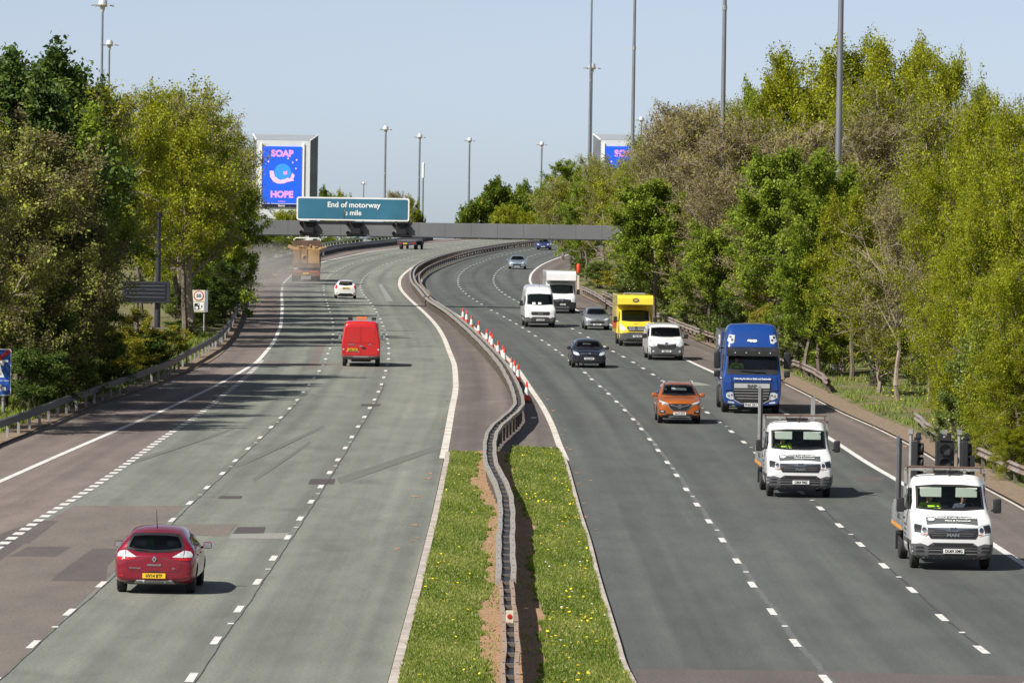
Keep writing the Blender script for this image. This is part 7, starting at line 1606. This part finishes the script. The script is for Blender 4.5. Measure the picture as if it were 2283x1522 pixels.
a, b = B.patch('roof_lamp', [(.78, 3.02), (.74, 3.34), (.98, 3.36), (1.06, 3.10), (.90, 2.98)], M['lens'], '+x', .014, mirror=True)
for o_, sg in ((a, 1), (b, -1)):
    for yy, zz in ((.86, 3.14), (.93, 3.26)): B.patch('reflector', [(sg * (yy + .05 * math.cos(t)), zz + .05 * math.sin(t)) for t in np.linspace(0, 6.28, 13)[:-1]][::sg], M['black'], '+x', .022, o_)
B.patch('roof_hatch', [(-1.05, -.35), (-1.05, .35), (-1.5, .35), (-1.5, -.35)], M['cabin'], '+z', .02)
hx, hn = B.hit(0, 3.10, '+x'); u = Vector((0, 1, 0)); vv = hn.cross(u).normalized(); F = Matrix((u, vv, hn)).transposed().to_4x4(); F.translation = hx + hn * .02; text('GMD', .15, M['inkw'], v, 'lettering', F, bold=.012, sx=1.2)
for sg in (-1, 1):
    o_ = MB().box(-.12, .10, -.14, .14, -.42, .30).build('wing_mirror', M['black'], v, True, bevel=.06, seg=3); o_.location = (-.18, sg * 1.50, 2.35); MB().box(-.08, .10, -.13, .13, -.78, -.50).build('lower_mirror', M['black'], o_, True, bevel=.06, seg=3)
    MB().tube([(-.1, -sg * .28, .45), (0, -sg * .1, .45), (0, 0, .25)], .03, 6).tube([(0, 0, -.7), (0, -sg * .12, -.88), (-.1, -sg * .3, -.90)], .022, 6).build('mirror_arm', M['black'], o_)
interior(v, -1.05, 1.05, 1.05, (-.18, -.65), 1, (-.62, .62), zd=1.84, steer=(-.70, -.62, 1.90)); MB().box(-2.05, -2.0, -1.1, 1.1, .9, 3.4).build('bulkhead', M['bulkhead'], v)
for sg in (-1, 1):
    wheel(v, -1.38, sg * 1.08, .50, .32, M['darkgrey'], 10, sg); wheel(v, -6.3, sg * 1.0, .50, .5, M['darkgrey'], 10, sg)
    B.patch('cab_stripe', [(-.3, 1.42), (-2.1, 1.42), (-2.1, 1.50), (-.3, 1.50)], M['inkw'], '+y' if sg > 0 else '-y', .005, skirt=False); MB().box(-2.1, -1.95, sg * 1.0 - .25, sg * 1.0 + .25, .25, .9).build('mudguard', M['black'], v)
    MB().box(-4.4, -2.4, sg * 1.1 - .1, sg * 1.1 + .1, .35, .95).build('side_skirt', P_TRUCK, v, bevel=.02)
MB().box(-8.2, -2.3, -.45, .45, .7, .95).build('chassis', M['black'], v); B.finish()
cb = MB().box(-8.3, -2.75, -1.25, 1.25, 1.1, 3.45).build('cargo_body', paint('paint_body_blue', (.035, .055, .16), .1, .4), v, bevel=.03)
for k, (t_, z) in enumerate((('GMD', 3.0), ('GMD', 2.0))): text(t_, .6 if k == 0 else .35, M['inkw'], cb, 'lettering', facing(-4.2, -1.262, z, (0, -1, 0)), bold=.02)
seat_person(v, 'lorry driver in a yellow hi-vis vest at the wheel of the blue lorry', -1.0, -.62, 1.55, 'hivis')

# --- tipper lorry raising dust, seen from behind
v = drive('tipper_lorry', 'dusty tan and brown tipper lorry trailing dust, seen from behind', 'lorry', 682, 627, L1.off(-1.75), -7.6, True)
M_TAN = mk('tipper_tan', (.33, .205, .095), .9, 0, .25, 1.2, dirt=(.17, .10, .055), dirtamt=.8, detail=8); M_BRN = mk('tipper_dirt', (.14, .085, .06), .9, 0, .35, 1.6, detail=8)
MB().box(-8.6, -2.9, -1.28, 1.28, 1.25, 2.55).build('tipper_body', M_BRN, v, bevel=.03)
tg = MB().box(-8.70, -8.62, -1.22, 1.05, 1.62, 2.95).build('tailgate', M_TAN, v, bevel=.03)
for y in (-.08, .55): MB().box(-8.74, -8.70, y - .03, y + .03, 1.65, 2.92).build('tailgate_rib', M_BRN, tg)
MB().box(-8.72, -8.64, -1.3, 1.3, 1.25, 1.60).build('tail_beam', M_BRN, v, bevel=.02)
g = np.random.default_rng(4); b = MB()
for i in range(46):
    x, y, z = g.uniform(-8.5, -3.2), g.uniform(-1.05, 1.0), g.uniform(2.5, 3.0); q = g.uniform(.15, .4); b.tube([(x, y, z), (x + g.normal(0, .5), y + g.normal(0, .5), z + g.normal(.05, .15))], q * .5, 6)
b.build('load', M_TAN, v, True); MB().box(-3.05, -2.95, -1.27, 1.27, 1.3, 3.65).build('body_bulkhead', M_BRN, v)
MB().tube([(-2.92, -1.22, 1.5), (-2.92, -1.22, 3.72), (-2.92, -1.05, 3.85), (-2.92, 1.05, 3.85), (-2.92, 1.22, 3.72), (-2.92, 1.22, 1.5)], .05, 8).build('headboard_frame', M['white'], v, True)
B = Body([st(-2.6, .6, 1.2, 1.7, 3.45, 1.24, 1.22, 1.08, .03), st(-2.4, .5, 1.2, 1.7, 3.65, 1.26, 1.23, 1.1, .04), st(-1.0, .5, 1.2, 1.7, 3.65, 1.26, 1.23, 1.1, .04), st(-.2, .5, 1.2, 1.7, 2.7, 1.26, 1.22, 1.08, .03), st(0, .5, 1, 1.4, 1.7, 1.2, 1.15, 1.0, .02)], P_DIRTY, v, 'cab', 2); B.finish()
MB().box(-1.5, -1.2, -.5, .1, 3.68, 3.82).build('roof_beacon', M['white'], v, bevel=.03)
MB().box(-8.5, -.6, -.5, .5, .6, 1.2).build('chassis', M['black'], v); o_ = MB().box(-8.72, -8.6, -1.25, 1.25, .50, .98).build('tail_light_beam', M_BRN, v)
for y in (-.75, .75):
    MB().box(-8.75, -8.72, y - .38, y + .38, .84, .98).build('rear_marker_board', mk('board_red_orange', (.48, .10, .04), .7, 0, .2, 3) if y < 0 else bpy.data.materials['board_red_orange'], v)
    MB().box(-8.75, -8.72, y * 1.25 - .14, y * 1.25 + .14, .60, .74).build('tail_light', M['redlens'], v); MB().box(-8.5, -8.4, y - .3, y + .3, .15, .75).build('mudflap', M['black'], v)
MB().box(-8.70, -8.66, -.5, .4, .36, .42).build('under_run_bar', M['galv'], v); plate(v, -8.74, 0, .74, '', M['platey'], -1)
for x in (-1.3, -6.3, -7.6):
    for sg in (-1, 1): wheel(v, x, sg * 1.0, .5, .52 if x < -2 else .3, M['darkgrey'], 8, sg)
for sg in (-1, 1): mirror(v, -.4, sg * 1.45, 2.4, M['black'], .2, .5, .14)
# --- flatbed recovery lorry in the distance
v = drive('flatbed_lorry', 'dark flatbed recovery lorry with amber light bar driving away on the far bend', 'lorry', 911, 556, L1.off(.6), -5.6, True, dh=.10)
MB().box(-7.0, -2.3, -1.25, 1.25, 1.05, 1.22).build('flat_deck', M['rail_dark'], v); MB().box(-7.05, -6.95, -1.25, 1.25, .62, 1.12).build('tail_ramp', mk('lorry_dark', (.04, .04, .05), .6, .1, .2), v)
for y in (-.9, .9): MB().box(-7.09, -7.05, y - .2, y + .2, .75, .9).build('tail_light', M['redlens'], v)
plate(v, -7.08, .2, .78, '', M['platey'], -1); MB().box(-6.8, -.4, -.4, .4, .55, 1.0).build('chassis', M['black'], v)
B = Body([st(-2.1, .6, 1.1, 1.5, 2.35, 1.12, 1.1, .98, .03), st(-2.0, .5, 1.1, 1.5, 2.5, 1.14, 1.11, 1.0, .04), st(-.9, .5, 1.1, 1.5, 2.5, 1.14, 1.11, 1.0, .04), st(-.2, .5, 1.1, 1.5, 1.9, 1.14, 1.1, .98, .03), st(0, .5, .9, 1.2, 1.5, 1.1, 1.05, .9, .02)], bpy.data.materials['lorry_dark'], v, 'cab', 2); B.finish()
MB().box(-1.5, -1.2, -.9, -.35, 2.53, 2.70).build('light_bar', M['amber'], v, bevel=.03); MB().box(-2.35, -2.25, -1.2, 1.2, 1.2, 1.9).build('headboard', bpy.data.materials['lorry_dark'], v)
for x in (-1.1, -5.6):
    for sg in (-1, 1): wheel(v, x, sg * .95, .42, .4 if x < -2 else .25, M['darkgrey'], 8, sg)
# ---------------------------------------------------------------- dust behind the tipper lorry
tr = bpy.data.objects['tipper_lorry'].matrix_basis; pc = at(660, 640)
dm = bpy.data.materials.new('dust_air'); dm.use_nodes = True; t = dm.node_tree; N, L = t.nodes, t.links; N.remove(N['Principled BSDF'])
vp = N.new('ShaderNodeVolumePrincipled'); vp.inputs['Color'].default_value = (.84, .79, .75, 1); vp.inputs['Anisotropy'].default_value = .1
tc = N.new('ShaderNodeTexCoord'); nz = N.new('ShaderNodeTexNoise'); nz.inputs['Scale'].default_value = .35; nz.inputs['Detail'].default_value = 4; L.new(tc.outputs['Object'], nz.inputs['Vector'])
ln = N.new('ShaderNodeVectorMath'); ln.operation = 'LENGTH'; mp = N.new('ShaderNodeMapping'); mp.inputs['Scale'].default_value = (1 / 7.0, 1 / 42.0, 1 / 3.2); L.new(tc.outputs['Object'], mp.inputs[0]); L.new(mp.outputs[0], ln.inputs[0])
mr = N.new('ShaderNodeMapRange'); mr.inputs[1].default_value = 1.0; mr.inputs[2].default_value = .1; L.new(ln.outputs['Value'], mr.inputs[0])
r2 = N.new('ShaderNodeMapRange'); r2.inputs[1].default_value = .36; r2.inputs[2].default_value = .70; L.new(nz.outputs['Fac'], r2.inputs[0])
mu = N.new('ShaderNodeMath'); mu.operation = 'MULTIPLY'; L.new(mr.outputs[0], mu.inputs[0]); L.new(r2.outputs[0], mu.inputs[1]); m2 = N.new('ShaderNodeMath'); m2.operation = 'MULTIPLY'; m2.inputs[1].default_value = .10; L.new(mu.outputs[0], m2.inputs[0]); L.new(m2.outputs[0], vp.inputs['Density'])
L.new(vp.outputs[0], N['Material Output'].inputs['Volume'])
V, F = [], []; nu, nv = 16, 9
b = MB().lathe([(math.sin(a) + 1e-3, -math.cos(a)) for a in np.linspace(.05, math.pi - .05, 9)], (0, 0, 0), 16)
V = [(x * 7.0, y * 42.0, z * 3.2) for x, y, z in b.v]
o = mesh('dust_cloud', V, b.f, dm, None, True); o.location = (float(at(640, 650).x) - 3.0, 440.0, float(roadz(448)) + 1.4)
tag(o, 'haze of brown dust hanging behind the tipper lorry over the hard shoulder', 'dust', None, 'stuff')
# lay the ivy trunk's name apart from its parts
